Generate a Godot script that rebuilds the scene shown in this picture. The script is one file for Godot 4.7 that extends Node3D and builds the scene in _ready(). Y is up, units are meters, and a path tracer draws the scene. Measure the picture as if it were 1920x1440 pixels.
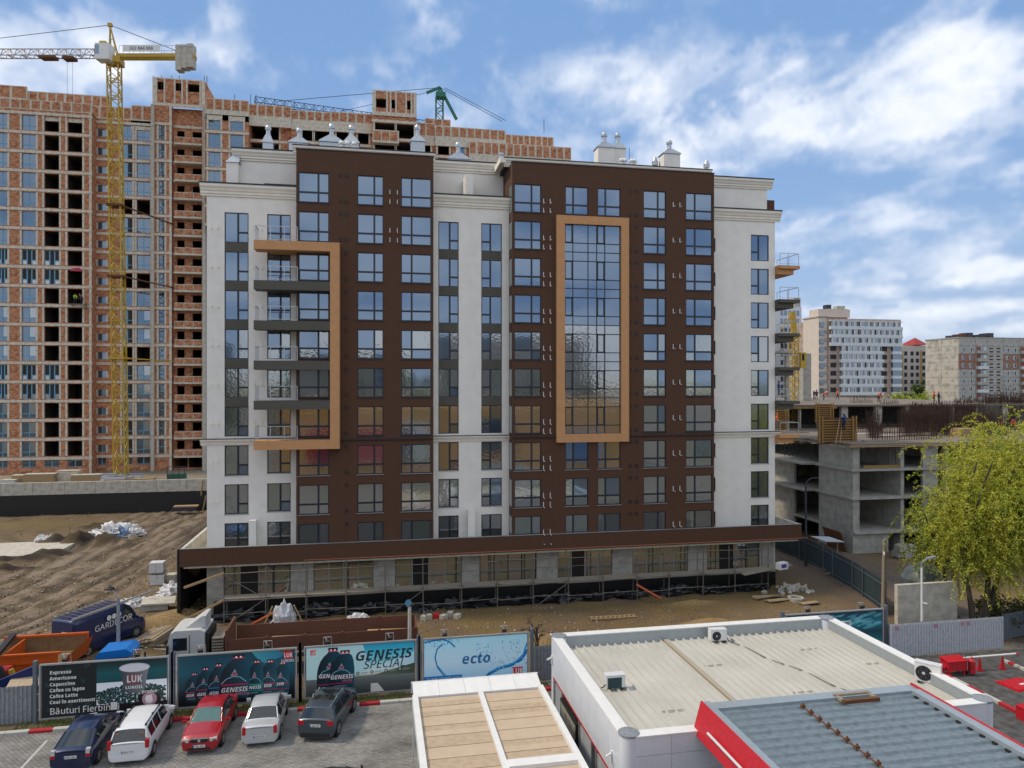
extends Node3D
# World axes follow the building site: x runs along the main facade, -z is depth D, y is up, the car park lies at y = 0.
const YAW := 0.18797
const F := 1331.0
const EYE := 17.0
var ca := cos(YAW)
var sa := sin(YAW)
var rng := RandomNumberGenerator.new()
var taken := {}
var origin := {}
var boxes := {}
var M := {}
var windows := {}

# ---------- pixels of the photograph (1920 x 1440) to places ----------
func gx(px: float, D: float) -> float:          # x on the plane at depth D
	var t := (px - 960.0) / F
	return D * (t * ca + sa) / (ca - t * sa)
func wy(px: float, py: float, D: float) -> float:   # height on the plane at depth D
	var t := (px - 960.0) / F
	return EYE - (py - 720.0) * D / (ca - t * sa) / F
func gp(px: float, py: float, y := 0.0) -> Vector3:  # point at height y
	var t := (px - 960.0) / F
	var d := (EYE - y) * F / (py - 720.0)
	return Vector3(d * (t * ca + sa), y, -d * (ca - t * sa))

# ---------- mesh builder ----------
class MB:
	var v := PackedVector3Array()
	var n := PackedVector3Array()
	var c := PackedColorArray()
	var u := PackedVector2Array()
	var col := Color(1, 1, 1)
	var use_col := false
	var use_uv := false
	func tri(a: Vector3, b: Vector3, d: Vector3) -> void:   # counter-clockwise seen from outside
		var q := (b - a).cross(d - a).normalized()
		v.append(a); v.append(d); v.append(b)
		for i in 3:
			n.append(q)
			if use_col: c.append(col)
			if use_uv: u.append(Vector2.ZERO)
	func quad(a: Vector3, b: Vector3, d: Vector3, e: Vector3) -> void:
		var q := (d - a).cross(e - b).normalized()
		v.append(a); v.append(d); v.append(b); v.append(a); v.append(e); v.append(d)
		for i in 6:
			n.append(q)
			if use_col: c.append(col)
		if use_uv:
			u.append(Vector2(0, 1)); u.append(Vector2(1, 0)); u.append(Vector2(1, 1)); u.append(Vector2(0, 1)); u.append(Vector2(0, 0)); u.append(Vector2(1, 0))
	func smooth_quad(p: Array, m: Array) -> void:
		for k in [0, 2, 1, 0, 3, 2]:
			v.append(p[k]); n.append(m[k])
			if use_col: c.append(col)
	func box(lo: Vector3, hi: Vector3) -> void:
		var a := Vector3(minf(lo.x, hi.x), minf(lo.y, hi.y), minf(lo.z, hi.z))
		var b := Vector3(maxf(lo.x, hi.x), maxf(lo.y, hi.y), maxf(lo.z, hi.z))
		quad(Vector3(a.x, a.y, b.z), Vector3(b.x, a.y, b.z), Vector3(b.x, b.y, b.z), Vector3(a.x, b.y, b.z))
		quad(Vector3(b.x, a.y, a.z), Vector3(a.x, a.y, a.z), Vector3(a.x, b.y, a.z), Vector3(b.x, b.y, a.z))
		quad(Vector3(b.x, a.y, b.z), Vector3(b.x, a.y, a.z), Vector3(b.x, b.y, a.z), Vector3(b.x, b.y, b.z))
		quad(Vector3(a.x, a.y, a.z), Vector3(a.x, a.y, b.z), Vector3(a.x, b.y, b.z), Vector3(a.x, b.y, a.z))
		quad(Vector3(a.x, b.y, b.z), Vector3(b.x, b.y, b.z), Vector3(b.x, b.y, a.z), Vector3(a.x, b.y, a.z))
		quad(Vector3(a.x, a.y, a.z), Vector3(b.x, a.y, a.z), Vector3(b.x, a.y, b.z), Vector3(a.x, a.y, b.z))
	func tbox(t: Transform3D, s: Vector3) -> void:     # box of size s centred at t
		var from := v.size()
		box(-s / 2, s / 2)
		for i in range(from, v.size()):
			v[i] = t * v[i]
			n[i] = (t.basis * n[i]).normalized()
	func bar(a: Vector3, b: Vector3, w: float, h := 0.0) -> void:   # square bar from a to b
		var d := (b - a).normalized()
		var s := d.cross(Vector3.UP if absf(d.y) < 0.95 else Vector3.RIGHT).normalized()
		var q := s.cross(d)
		tbox(Transform3D(Basis(d, q, s), (a + b) / 2), Vector3(a.distance_to(b), h if h > 0.0 else w, w))
	func tube(a: Vector3, b: Vector3, ra: float, rb: float, k := 8, caps := true) -> void:
		var d := (b - a).normalized()
		var s := d.cross(Vector3.UP if absf(d.y) < 0.95 else Vector3.RIGHT).normalized()
		var q := s.cross(d)
		for i in k:
			var e := s * cos(TAU * i / k) + q * sin(TAU * i / k)
			var g := s * cos(TAU * (i + 1) / k) + q * sin(TAU * (i + 1) / k)
			smooth_quad([a + g * ra, a + e * ra, b + e * rb, b + g * rb], [g, e, e, g])
			if caps:
				tri(b, b + g * rb, b + e * rb)
				tri(a, a + e * ra, a + g * ra)
	func lathe(at: Vector3, prof: Array, k := 16) -> void:     # prof: Vector2(r, y) from the bottom up
		for i in k:
			var e := Vector3(cos(TAU * i / k), 0, sin(TAU * i / k))
			var g := Vector3(cos(TAU * (i + 1) / k), 0, sin(TAU * (i + 1) / k))
			for j in prof.size() - 1:
				var p: Vector2 = prof[j]
				var r: Vector2 = prof[j + 1]
				var m := Vector2(r.y - p.y, p.x - r.x).normalized()
				var ne := (e * m.x + Vector3.UP * m.y)
				var ng := (g * m.x + Vector3.UP * m.y)
				smooth_quad([at + g * p.x + Vector3.UP * p.y, at + e * p.x + Vector3.UP * p.y, at + e * r.x + Vector3.UP * r.y, at + g * r.x + Vector3.UP * r.y], [ng, ne, ne, ng])
	func extrude_x(p: Array, x0: float, x1: float) -> void:     # p: Vector2(z, y), counter-clockwise seen from +x
		for i in p.size():
			var a: Vector2 = p[i]
			var b: Vector2 = p[(i + 1) % p.size()]
			quad(Vector3(x1, a.y, a.x), Vector3(x0, a.y, a.x), Vector3(x0, b.y, b.x), Vector3(x1, b.y, b.x))
		var t := Geometry2D.triangulate_polygon(PackedVector2Array(p))
		for i in range(0, t.size(), 3):
			for x in [x0, x1]:
				var f := Vector3(x, p[t[i]].y, p[t[i]].x)
				var g := Vector3(x, p[t[i + 1]].y, p[t[i + 1]].x)
				var h := Vector3(x, p[t[i + 2]].y, p[t[i + 2]].x)
				var out := (g - f).cross(h - f).x > 0
				if (x == x1) == out: tri(f, g, h)
				else: tri(f, h, g)
	func extrude_y(p: Array, y0: float, y1: float) -> void:    # p: Vector2(x, z)
		var area := 0.0
		for i in p.size():
			var a: Vector2 = p[i]
			var b: Vector2 = p[(i + 1) % p.size()]
			area += a.x * b.y - b.x * a.y
		for i in p.size():
			var a: Vector2 = p[i]
			var b: Vector2 = p[(i + 1) % p.size()]
			if area > 0:
				var s := a; a = b; b = s
			quad(Vector3(a.x, y0, a.y), Vector3(b.x, y0, b.y), Vector3(b.x, y1, b.y), Vector3(a.x, y1, a.y))
		var t := Geometry2D.triangulate_polygon(PackedVector2Array(p))
		for i in range(0, t.size(), 3):
			for y in [y0, y1]:
				var f := Vector3(p[t[i]].x, y, p[t[i]].y)
				var g := Vector3(p[t[i + 1]].x, y, p[t[i + 1]].y)
				var h := Vector3(p[t[i + 2]].x, y, p[t[i + 2]].y)
				var up := (g - f).cross(h - f).y > 0
				if (y == y1) == up: tri(f, g, h)
				else: tri(f, h, g)
	func extrude_z(p: Array, z0: float, z1: float) -> void:    # p: Vector2(x, y)
		var from := v.size()
		var q := []
		for a in p: q.append(Vector2(a.x, -a.y))
		extrude_y(q, z0, z1)
		var t := Basis(Vector3.RIGHT, Vector3.BACK, Vector3.DOWN)   # x->x, y->z, z->-y
		for i in range(from, v.size()):
			v[i] = t * v[i]; n[i] = t * n[i]
	func wall(x0: float, x1: float, y0: float, y1: float, holes: Array, z: float, deep: float) -> void:  # facing +z, holes are [x0, y0, x1, y1]
		var xs := [x0, x1]
		var ys := [y0, y1]
		for h in holes:
			for k in [0, 2]:
				if h[k] > x0 and h[k] < x1 and not xs.has(h[k]): xs.append(h[k])
			for k in [1, 3]:
				if h[k] > y0 and h[k] < y1 and not ys.has(h[k]): ys.append(h[k])
		xs.sort(); ys.sort()
		for j in ys.size() - 1:
			var run := -1
			for i in xs.size():
				var solid := i < xs.size() - 1
				if solid:
					var cx: float = (xs[i] + xs[i + 1]) / 2
					var cy: float = (ys[j] + ys[j + 1]) / 2
					for h in holes:
						if cx > h[0] and cx < h[2] and cy > h[1] and cy < h[3]:
							solid = false
							break
				if solid and run < 0: run = i
				if not solid and run >= 0:
					quad(Vector3(xs[run], ys[j], z), Vector3(xs[i], ys[j], z), Vector3(xs[i], ys[j + 1], z), Vector3(xs[run], ys[j + 1], z))
					run = -1
		for h in holes:
			var q := z - deep
			quad(Vector3(h[0], h[1], z), Vector3(h[2], h[1], z), Vector3(h[2], h[1], q), Vector3(h[0], h[1], q))
			quad(Vector3(h[2], h[3], z), Vector3(h[0], h[3], z), Vector3(h[0], h[3], q), Vector3(h[2], h[3], q))
			quad(Vector3(h[0], h[3], z), Vector3(h[0], h[1], z), Vector3(h[0], h[1], q), Vector3(h[0], h[3], q))
			quad(Vector3(h[2], h[1], z), Vector3(h[2], h[3], z), Vector3(h[2], h[3], q), Vector3(h[2], h[1], q))
	func room(x0: float, x1: float, y0: float, y1: float, z: float, deep: float) -> void:   # inside faces of a room open at z
		var q := z - deep
		quad(Vector3(x0, y0, z), Vector3(x1, y0, z), Vector3(x1, y0, q), Vector3(x0, y0, q))
		quad(Vector3(x1, y1, z), Vector3(x0, y1, z), Vector3(x0, y1, q), Vector3(x1, y1, q))
		quad(Vector3(x0, y1, z), Vector3(x0, y0, z), Vector3(x0, y0, q), Vector3(x0, y1, q))
		quad(Vector3(x1, y0, z), Vector3(x1, y1, z), Vector3(x1, y1, q), Vector3(x1, y0, q))
		quad(Vector3(x0, y0, q), Vector3(x1, y0, q), Vector3(x1, y1, q), Vector3(x0, y1, q))
	func mesh(off := Vector3.ZERO) -> ArrayMesh:
		var a := []
		a.resize(Mesh.ARRAY_MAX)
		if off != Vector3.ZERO:
			for i in v.size(): v[i] -= off
		a[Mesh.ARRAY_VERTEX] = v
		a[Mesh.ARRAY_NORMAL] = n
		if use_col: a[Mesh.ARRAY_COLOR] = c
		if use_uv: a[Mesh.ARRAY_TEX_UV] = u
		var m := ArrayMesh.new()
		m.add_surface_from_arrays(Mesh.PRIMITIVE_TRIANGLES, a)
		return m

# ---------- things and parts ----------
func numbered(called: String) -> String:
	taken[called] = taken.get(called, -1) + 1
	return called if taken[called] == 0 else "%s_%03d" % [called, taken[called]]
func tag(o: Node3D, label: String, category: String, group := "") -> Node3D:
	o.set_meta("label", label)
	o.set_meta("category", category)
	if group: o.set_meta("group", group)
	return o
func thing(called: String, label: String, category: String, at := Vector3.ZERO, group := "", turn := 0.0) -> Node3D:
	var o := Node3D.new()
	o.name = numbered(called)
	add_child(o)
	o.position = at
	o.rotation.y = turn
	return tag(o, label, category, group)
func node(called: String, mesh: Mesh, m: Material, parent: Node, at := Vector3.ZERO) -> MeshInstance3D:
	var o := MeshInstance3D.new()
	o.name = called if parent != self else numbered(called)
	o.mesh = mesh
	o.material_override = m
	o.position = at
	parent.add_child(o, true)
	return o
func part(called: String, mb: MB, m: Material, parent: Node3D) -> MeshInstance3D:   # mb in world axes, thing unturned
	return node(called, mb.mesh(base_of(parent)), m, parent)
func base_of(p: Node3D) -> Vector3:
	var s := Vector3.ZERO
	var q: Node = p
	while q is Node3D and q != self:
		s += q.position
		q = q.get_parent()
	return s
func local(called: String, mb: MB, m: Material, parent: Node3D) -> MeshInstance3D:   # mb in the parent's own axes
	return node(called, mb.mesh(), m, parent)
func box_mesh(s: Vector3) -> ArrayMesh:
	var key := "%d %d %d" % [roundi(s.x * 1000), roundi(s.y * 1000), roundi(s.z * 1000)]
	if not boxes.has(key):
		var mb := MB.new()
		mb.box(-s / 2, s / 2)
		boxes[key] = mb.mesh()
	return boxes[key]
func pbox(called: String, lo: Vector3, hi: Vector3, m: Material, parent: Node3D) -> MeshInstance3D:   # world axes
	return node(called, box_mesh((hi - lo).abs()), m, parent, (lo + hi) / 2 - (base_of(parent) if parent != self else Vector3.ZERO))
func structure(o: Node3D) -> Node3D:
	o.set_meta("kind", "structure")
	return o
func stuff(o: Node3D) -> Node3D:
	o.set_meta("kind", "stuff")
	return o

# ---------- materials ----------
func lin(r: float, g: float, b: float) -> Color:
	return Color(r, g, b).linear_to_srgb()
func noise_tex(freq: float, stops: Array, size := 512, sd := 1, oct := 4, kind := FastNoiseLite.TYPE_SIMPLEX_SMOOTH) -> NoiseTexture2D:
	var f := FastNoiseLite.new()
	f.noise_type = kind
	f.seed = sd
	f.frequency = freq
	f.fractal_octaves = oct
	var t := NoiseTexture2D.new()
	t.width = size
	t.height = size
	t.seamless = true
	t.noise = f
	var g := Gradient.new()
	g.offsets = PackedFloat32Array(stops.map(func(s): return s[0]))
	g.colors = PackedColorArray(stops.map(func(s): return s[1]))
	t.color_ramp = g
	return t
func grey(a: float) -> Color:
	return Color(a, a, a)
func mat(called: String, c: Color, rough := 0.8, metal := 0.0, tex: Texture2D = null, scale := 1.0, bump := 0.0, bump_tex: Texture2D = null) -> StandardMaterial3D:
	var m := StandardMaterial3D.new()
	m.resource_name = called
	m.albedo_color = c
	m.roughness = rough
	m.metallic = metal
	if tex:
		m.albedo_texture = tex
	if tex or bump_tex:
		m.uv1_triplanar = true
		m.uv1_world_triplanar = true
		m.uv1_scale = Vector3.ONE * scale
	if bump_tex:
		m.heightmap_enabled = true
		m.heightmap_texture = bump_tex
		m.heightmap_scale = bump
	M[called] = m
	return m

func make_materials() -> void:
	var soft := noise_tex(0.006, [[0.0, grey(0.95)], [0.5, grey(0.98)], [1.0, grey(1.0)]], 512, 3, 5)
	var streak := noise_tex(0.02, [[0.0, grey(0.78)], [0.45, grey(0.93)], [1.0, grey(1.0)]], 512, 5, 5)
	var fine := noise_tex(0.05, [[0.0, grey(0.7)], [0.5, grey(0.9)], [1.0, grey(1.0)]], 512, 7, 4)
	var blotch := noise_tex(0.008, [[0.0, grey(0.82)], [0.4, grey(0.92)], [0.6, grey(0.96)], [1.0, grey(1.0)]], 512, 9, 6)
	mat("white_plaster", lin(0.83, 0.81, 0.755), 0.9, 0, soft, 0.2)
	mat("cream_trim", lin(0.82, 0.79, 0.70), 0.8, 0, soft, 0.3)
	mat("brown_plaster", lin(0.086, 0.038, 0.020), 0.85, 0, soft, 0.35)
	mat("orange_plaster", lin(0.55, 0.29, 0.13), 0.85, 0, soft, 0.4)
	mat("charcoal_panel", lin(0.085, 0.08, 0.065), 0.7, 0, soft, 0.5)
	mat("flashing", lin(0.012, 0.014, 0.02), 0.5)
	mat("frame_dark", lin(0.010, 0.018, 0.030), 0.4)
	mat("frame_blue", lin(0.12, 0.32, 0.47), 0.5)
	mat("sill_metal", lin(0.30, 0.32, 0.33), 0.45, 0.3)
	mat("zinc", lin(0.50, 0.54, 0.58), 0.38, 0.75, streak, 0.8)
	mat("white_paint", lin(0.72, 0.73, 0.72), 0.5, 0, soft, 0.5)
	mat("steel_rail", lin(0.45, 0.47, 0.48), 0.35, 0.5)
	mat("vent_grille", lin(0.022, 0.013, 0.011), 0.6)
	mat("concrete", lin(0.40, 0.39, 0.35), 0.9, 0, blotch, 0.25)
	mat("concrete_pale", lin(0.52, 0.49, 0.42), 0.9, 0, blotch, 0.3)
	mat("slab_concrete", lin(0.68, 0.62, 0.51), 0.9, 0, blotch, 0.4)
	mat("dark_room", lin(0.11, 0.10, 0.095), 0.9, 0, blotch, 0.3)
	mat("tar", lin(0.008, 0.009, 0.011), 0.45, 0, blotch, 0.4)
	mat("sheet_black", lin(0.012, 0.014, 0.017), 0.3)
	mat("timber", lin(0.42, 0.29, 0.15), 0.85, 0, streak, 0.7)
	mat("timber_grey", lin(0.30, 0.26, 0.20), 0.9, 0, streak, 0.8)
	mat("timber_yellow", lin(0.34, 0.20, 0.06), 0.85, 0, streak, 0.8)
	mat("scaffold_steel", lin(0.24, 0.22, 0.19), 0.6, 0.4, fine, 0.6)
	mat("rebar", lin(0.085, 0.042, 0.026), 0.85, 0.2, fine, 0.6)
	mat("crane_yellow", lin(0.55, 0.36, 0.03), 0.5, 0, streak, 0.5)
	mat("crane_green", lin(0.01, 0.14, 0.09), 0.5)
	mat("steel_dark", lin(0.04, 0.045, 0.06), 0.5, 0.3)
	mat("post_grey", lin(0.13, 0.16, 0.19), 0.5, 0.2)
	mat("fence_grey", lin(0.30, 0.33, 0.36), 0.45, 0.2, streak, 0.4)
	mat("fence_white", lin(0.55, 0.58, 0.62), 0.45, 0.1, streak, 0.4)
	mat("fence_teal", lin(0.045, 0.075, 0.085), 0.6, 0.1, blotch, 0.4)
	mat("black", lin(0.012, 0.012, 0.013), 0.6)
	mat("rubber", lin(0.018, 0.018, 0.018), 0.9)
	mat("red_paint", lin(0.55, 0.012, 0.025), 0.45, 0, streak, 0.6)
	mat("kerb_red", lin(0.50, 0.02, 0.03), 0.75, 0, fine, 0.8)
	mat("kerb_white", lin(0.58, 0.57, 0.53), 0.8, 0, fine, 0.8)
	mat("line_paint", lin(0.52, 0.52, 0.50), 0.8, 0, blotch, 1.3)
	mat("rust", lin(0.16, 0.07, 0.03), 0.9, 0.1, blotch, 0.8)
	mat("plastic_white", lin(0.62, 0.63, 0.65), 0.4, 0, soft, 0.7)
	# brick: blocks of many oranges, too far away to tell one from the next
	var im := Image.create(256, 256, false, Image.FORMAT_RGB8)
	var r := RandomNumberGenerator.new()
	r.seed = 11
	for row in 32:
		for k in 18:
			var w := r.randf()
			var c := Color(0.76, 0.50, 0.36).lerp(Color(0.86, 0.67, 0.54), w * w) if r.randf() < 0.85 else Color(0.66, 0.40, 0.28)
			c = c.darkened(r.randf() * 0.14)
			im.fill_rect(Rect2i(k * 16 + (8 if row % 2 else 0) - 8, row * 8, 15, 7), c)
			im.fill_rect(Rect2i(k * 16 + (8 if row % 2 else 0) + 7, row * 8, 1, 8), Color(0.76, 0.62, 0.50))
		im.fill_rect(Rect2i(0, row * 8 + 7, 256, 1), Color(0.76, 0.62, 0.50))
	var bt := ImageTexture.create_from_image(im)
	var brick := mat("brick_infill", lin(1, 0.95, 0.9), 0.9, 0, bt, 0.2)
	brick.detail_enabled = true
	brick.detail_blend_mode = BaseMaterial3D.BLEND_MODE_MUL
	var bd := noise_tex(0.02, [[0.0, Color(0.72, 0.66, 0.62)], [0.45, grey(0.95)], [1.0, grey(1.0)]], 256, 21, 4)
	brick.detail_albedo = bd
	# window glass: coated panes that mirror the sky, with the slight waves of real sheets
	for g in [["glass_calm", 0.05, Color(0.20, 0.26, 0.34)], ["glass_film", 0.2, Color(0.38, 0.40, 0.41)], ["glass_green", 0.12, Color(0.33, 0.37, 0.35)], ["glass_far", 0.1, Color(0.17, 0.22, 0.28)]]:
		var m := mat(g[0], lin(g[2].r, g[2].g, g[2].b), 0.04, 0.85)
		var t := noise_tex(0.012, [[0.0, grey(0)], [1.0, grey(1)]], 512, 31 + g[0].length(), 3)
		t.color_ramp = null
		t.as_normal_map = true
		t.bump_strength = 2.0
		m.normal_enabled = true
		m.normal_texture = t
		m.normal_scale = g[1]
		m.uv1_triplanar = true
		m.uv1_world_triplanar = true
		m.uv1_scale = Vector3.ONE * 0.45
	var cg := mat("clear_glass", Color(0.8, 0.85, 0.87, 0.12), 0.05)
	cg.transparency = BaseMaterial3D.TRANSPARENCY_ALPHA

# ---------- windows ----------
# panes: [x0, y0, x1, y1] in fractions of the opening; frame and panes are shared between windows of one size
func window(called: String, x0: float, y0: float, x1: float, y1: float, z: float, panes: Array, frame: Material, glass: Array, parent: Node3D, edge := 0.065, deep := 0.09) -> MeshInstance3D:
	var w := x1 - x0
	var h := y1 - y0
	var key := "%d %d %s %d" % [roundi(w * 1000), roundi(h * 1000), panes, roundi(edge * 1000)]
	if not windows.has(key):
		var mb := MB.new()
		var ms := []
		for p in panes:
			var a := Vector2(p[0] * w, p[1] * h)
			var b := Vector2(p[2] * w, p[3] * h)
			mb.box(Vector3(a.x, a.y, -deep), Vector3(b.x, a.y + edge, 0))
			mb.box(Vector3(a.x, b.y - edge, -deep), Vector3(b.x, b.y, 0))
			mb.box(Vector3(a.x, a.y + edge, -deep), Vector3(a.x + edge, b.y - edge, 0))
			mb.box(Vector3(b.x - edge, a.y + edge, -deep), Vector3(b.x, b.y - edge, 0))
			ms.append([box_mesh(Vector3(b.x - a.x - 2 * edge, b.y - a.y - 2 * edge, 0.03)), Vector3((a.x + b.x) / 2, (a.y + b.y) / 2, -deep * 0.5)])
		windows[key] = [mb.mesh(), ms]
	var o := node(called, windows[key][0], frame, parent, Vector3(x0, y0, z) - base_of(parent))
	var i := 0
	for p in windows[key][1]:
		node("pane", p[0], glass[i % glass.size()], o, p[1])
		i += 1
	return o

func _ready() -> void:
	rng.seed = 7
	set_stage()
	make_materials()
	print("stage ", Time.get_ticks_msec())
	ground()
	main_building()
	print("main ", Time.get_ticks_msec())
	brick_building()
	retaining_wall()
	cranes()
	concrete_frame()
	far_buildings()
	print("c ", Time.get_ticks_msec())
	car_park()
	billboards()
	fences()
	station()
	cars()
	print("d ", Time.get_ticks_msec())
	scaffold()
	trucks()
	posts()
	clutter()
	print("e ", Time.get_ticks_msec())
	trees()
	people()
	behind()
	print("f ", Time.get_ticks_msec())

func set_stage() -> void:
	var cam := Camera3D.new()
	cam.name = "camera"
	cam.fov = rad_to_deg(2.0 * atan(720.0 / F))
	cam.far = 4000.0
	cam.near = 0.5
	cam.position = Vector3(0, EYE, 0)
	cam.rotation.y = -YAW
	add_child(cam)
	var env := Environment.new()
	env.background_mode = Environment.BG_SKY
	env.tonemap_mode = Environment.TONE_MAPPER_LINEAR
	env.tonemap_exposure = 2.75
	env.sdfgi_enabled = true
	env.ssao_enabled = true
	env.ssil_enabled = true
	var sky := Sky.new()
	var pano := PanoramaSkyMaterial.new()
	pano.panorama = sky_picture()
	pano.energy_multiplier = 1.0
	sky.sky_material = pano
	env.sky = sky
	var we := WorldEnvironment.new()
	we.environment = env
	add_child(we)
	var sun := DirectionalLight3D.new()
	sun.name = "sun"
	sun.light_energy = 0.31
	sun.light_color = Color(1.0, 0.93, 0.82)
	sun.light_angular_distance = 7.0
	sun.shadow_enabled = true
	add_child(sun)
	sun.look_at_from_position(Vector3(-0.60, 0.80, -0.10), Vector3.ZERO)

func sky_picture() -> ImageTexture:
	var W := 1600
	var H := 800
	var big := FastNoiseLite.new()
	big.seed = 4
	big.frequency = 0.9
	big.fractal_octaves = 3
	var small := FastNoiseLite.new()
	small.seed = 9
	small.frequency = 2.4
	small.fractal_octaves = 5
	small.domain_warp_enabled = true
	small.domain_warp_amplitude = 0.25
	small.domain_warp_frequency = 1.6
	# where clouds stand, as directions (measured on the photograph); out of view, extra cloud is added for more fill light
	var puffs := [[40, 90, 170, 90, 0.9], [330, 110, 130, 55, 0.6], [480, 150, 90, 40, 0.5], [420, 35, 60, 25, 0.35], [860, 45, 90, 50, 0.55], [1110, 150, 95, 55, 0.85], [1160, 5, 80, 20, 0.5],
		[1400, 120, 190, 60, 0.75], [1330, 210, 170, 50, 0.55], [1760, 80, 170, 60, 0.8], [1860, 180, 150, 60, 0.7], [1720, 260, 170, 55, 0.75], [1880, 320, 140, 60, 0.6], [1520, 260, 90, 30, 0.4],
		[1670, 548, 40, 14, 0.7], [1800, 500, 160, 50, 0.55], [1600, 420, 160, 45, 0.4], [1860, 420, 120, 40, 0.5], [1780, 600, 250, 45, 0.5], [620, 130, 60, 20, 0.2], [950, 75, 30, 15, 0.4], [1240, 300, 120, 30, 0.3],
		[700, 60, 160, 50, -0.5], [1020, 60, 70, 40, -0.4], [1560, 20, 90, 40, -0.4], [250, 60, 60, 30, -0.2], [1500, 350, 80, 40, -0.3], [560, 30, 80, 40, -0.4]]
	var data := PackedFloat32Array()
	data.resize(W * H * 3)
	var at := 0
	var below := Color(0.20, 0.19, 0.16)
	for j in H:
		var el := (0.5 - (j + 0.5) / H) * PI
		var y := sin(el)
		var ce := cos(el)
		if el < -0.01:
			for i in W:
				data[at] = below.r; data[at + 1] = below.g; data[at + 2] = below.b
				at += 3
			continue
		var k := 1.0 - clampf(y, 0.0, 1.0)
		var air := Color(0.070, 0.130, 0.245).lerp(Color(0.130, 0.198, 0.30), pow(k, 3.0)).lerp(Color(0.225, 0.25, 0.288), pow(k, 11.0))
		var flat := 1.0 / (maxf(y, 0.0) + 0.16)
		for i in W:
			var th := (i + 0.5) / W * TAU
			var dx := sin(th) * ce
			var dz := -cos(th) * ce
			var qx := dx * flat
			var qz := dz * flat
			var b := big.get_noise_3d(qx, qz, 0.0)
			var s := small.get_noise_3d(qx * 0.8 + dx, qz * 0.8, y * 2.0)
			var cover := 0.46 + b * 0.6 + s * 0.6
			# depth along the view and place in the photograph, for the measured clouds
			var f := dx * sa - dz * ca
			if f > 0.3:
				var px := 960.0 + F * (dx * ca + dz * sa) / f
				var py := 720.0 - F * y / f
				if px > -700 and px < 2600 and py > -700:
					var fade := clampf(minf(minf(px + 700, 2600 - px), py + 700) / 600.0, 0.0, 1.0)
					var m := 0.0
					for p in puffs:
						var ex: float = (px - p[0]) / p[2]
						var ey: float = (py - p[1]) / p[3]
						var e := ex * ex + ey * ey
						if e < 5.0: m += p[4] * exp(-e * 0.9)
					cover = lerpf(cover, -0.06 + m * 0.60 + b * 0.14 + s * 0.72, fade)
			var a := clampf((cover + 0.12) * 1.15, 0.0, 1.0)
			a = a * a * (3.0 - 2.0 * a) * 0.78
			var thick := clampf((cover - 0.45) * 0.9 - s * 0.45, 0.0, 1.0)
			var cl := Color(0.44, 0.44, 0.445).lerp(Color(0.29, 0.305, 0.33), thick)
			cl = cl.lerp(Color(0.30, 0.325, 0.36), pow(k, 7.0) * 0.7)
			data[at] = air.r + (cl.r - air.r) * a
			data[at + 1] = air.g + (cl.g - air.g) * a
			data[at + 2] = air.b + (cl.b - air.b) * a
			at += 3
	return ImageTexture.create_from_image(Image.create_from_data(W, H, false, Image.FORMAT_RGBF, data.to_byte_array()))

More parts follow.
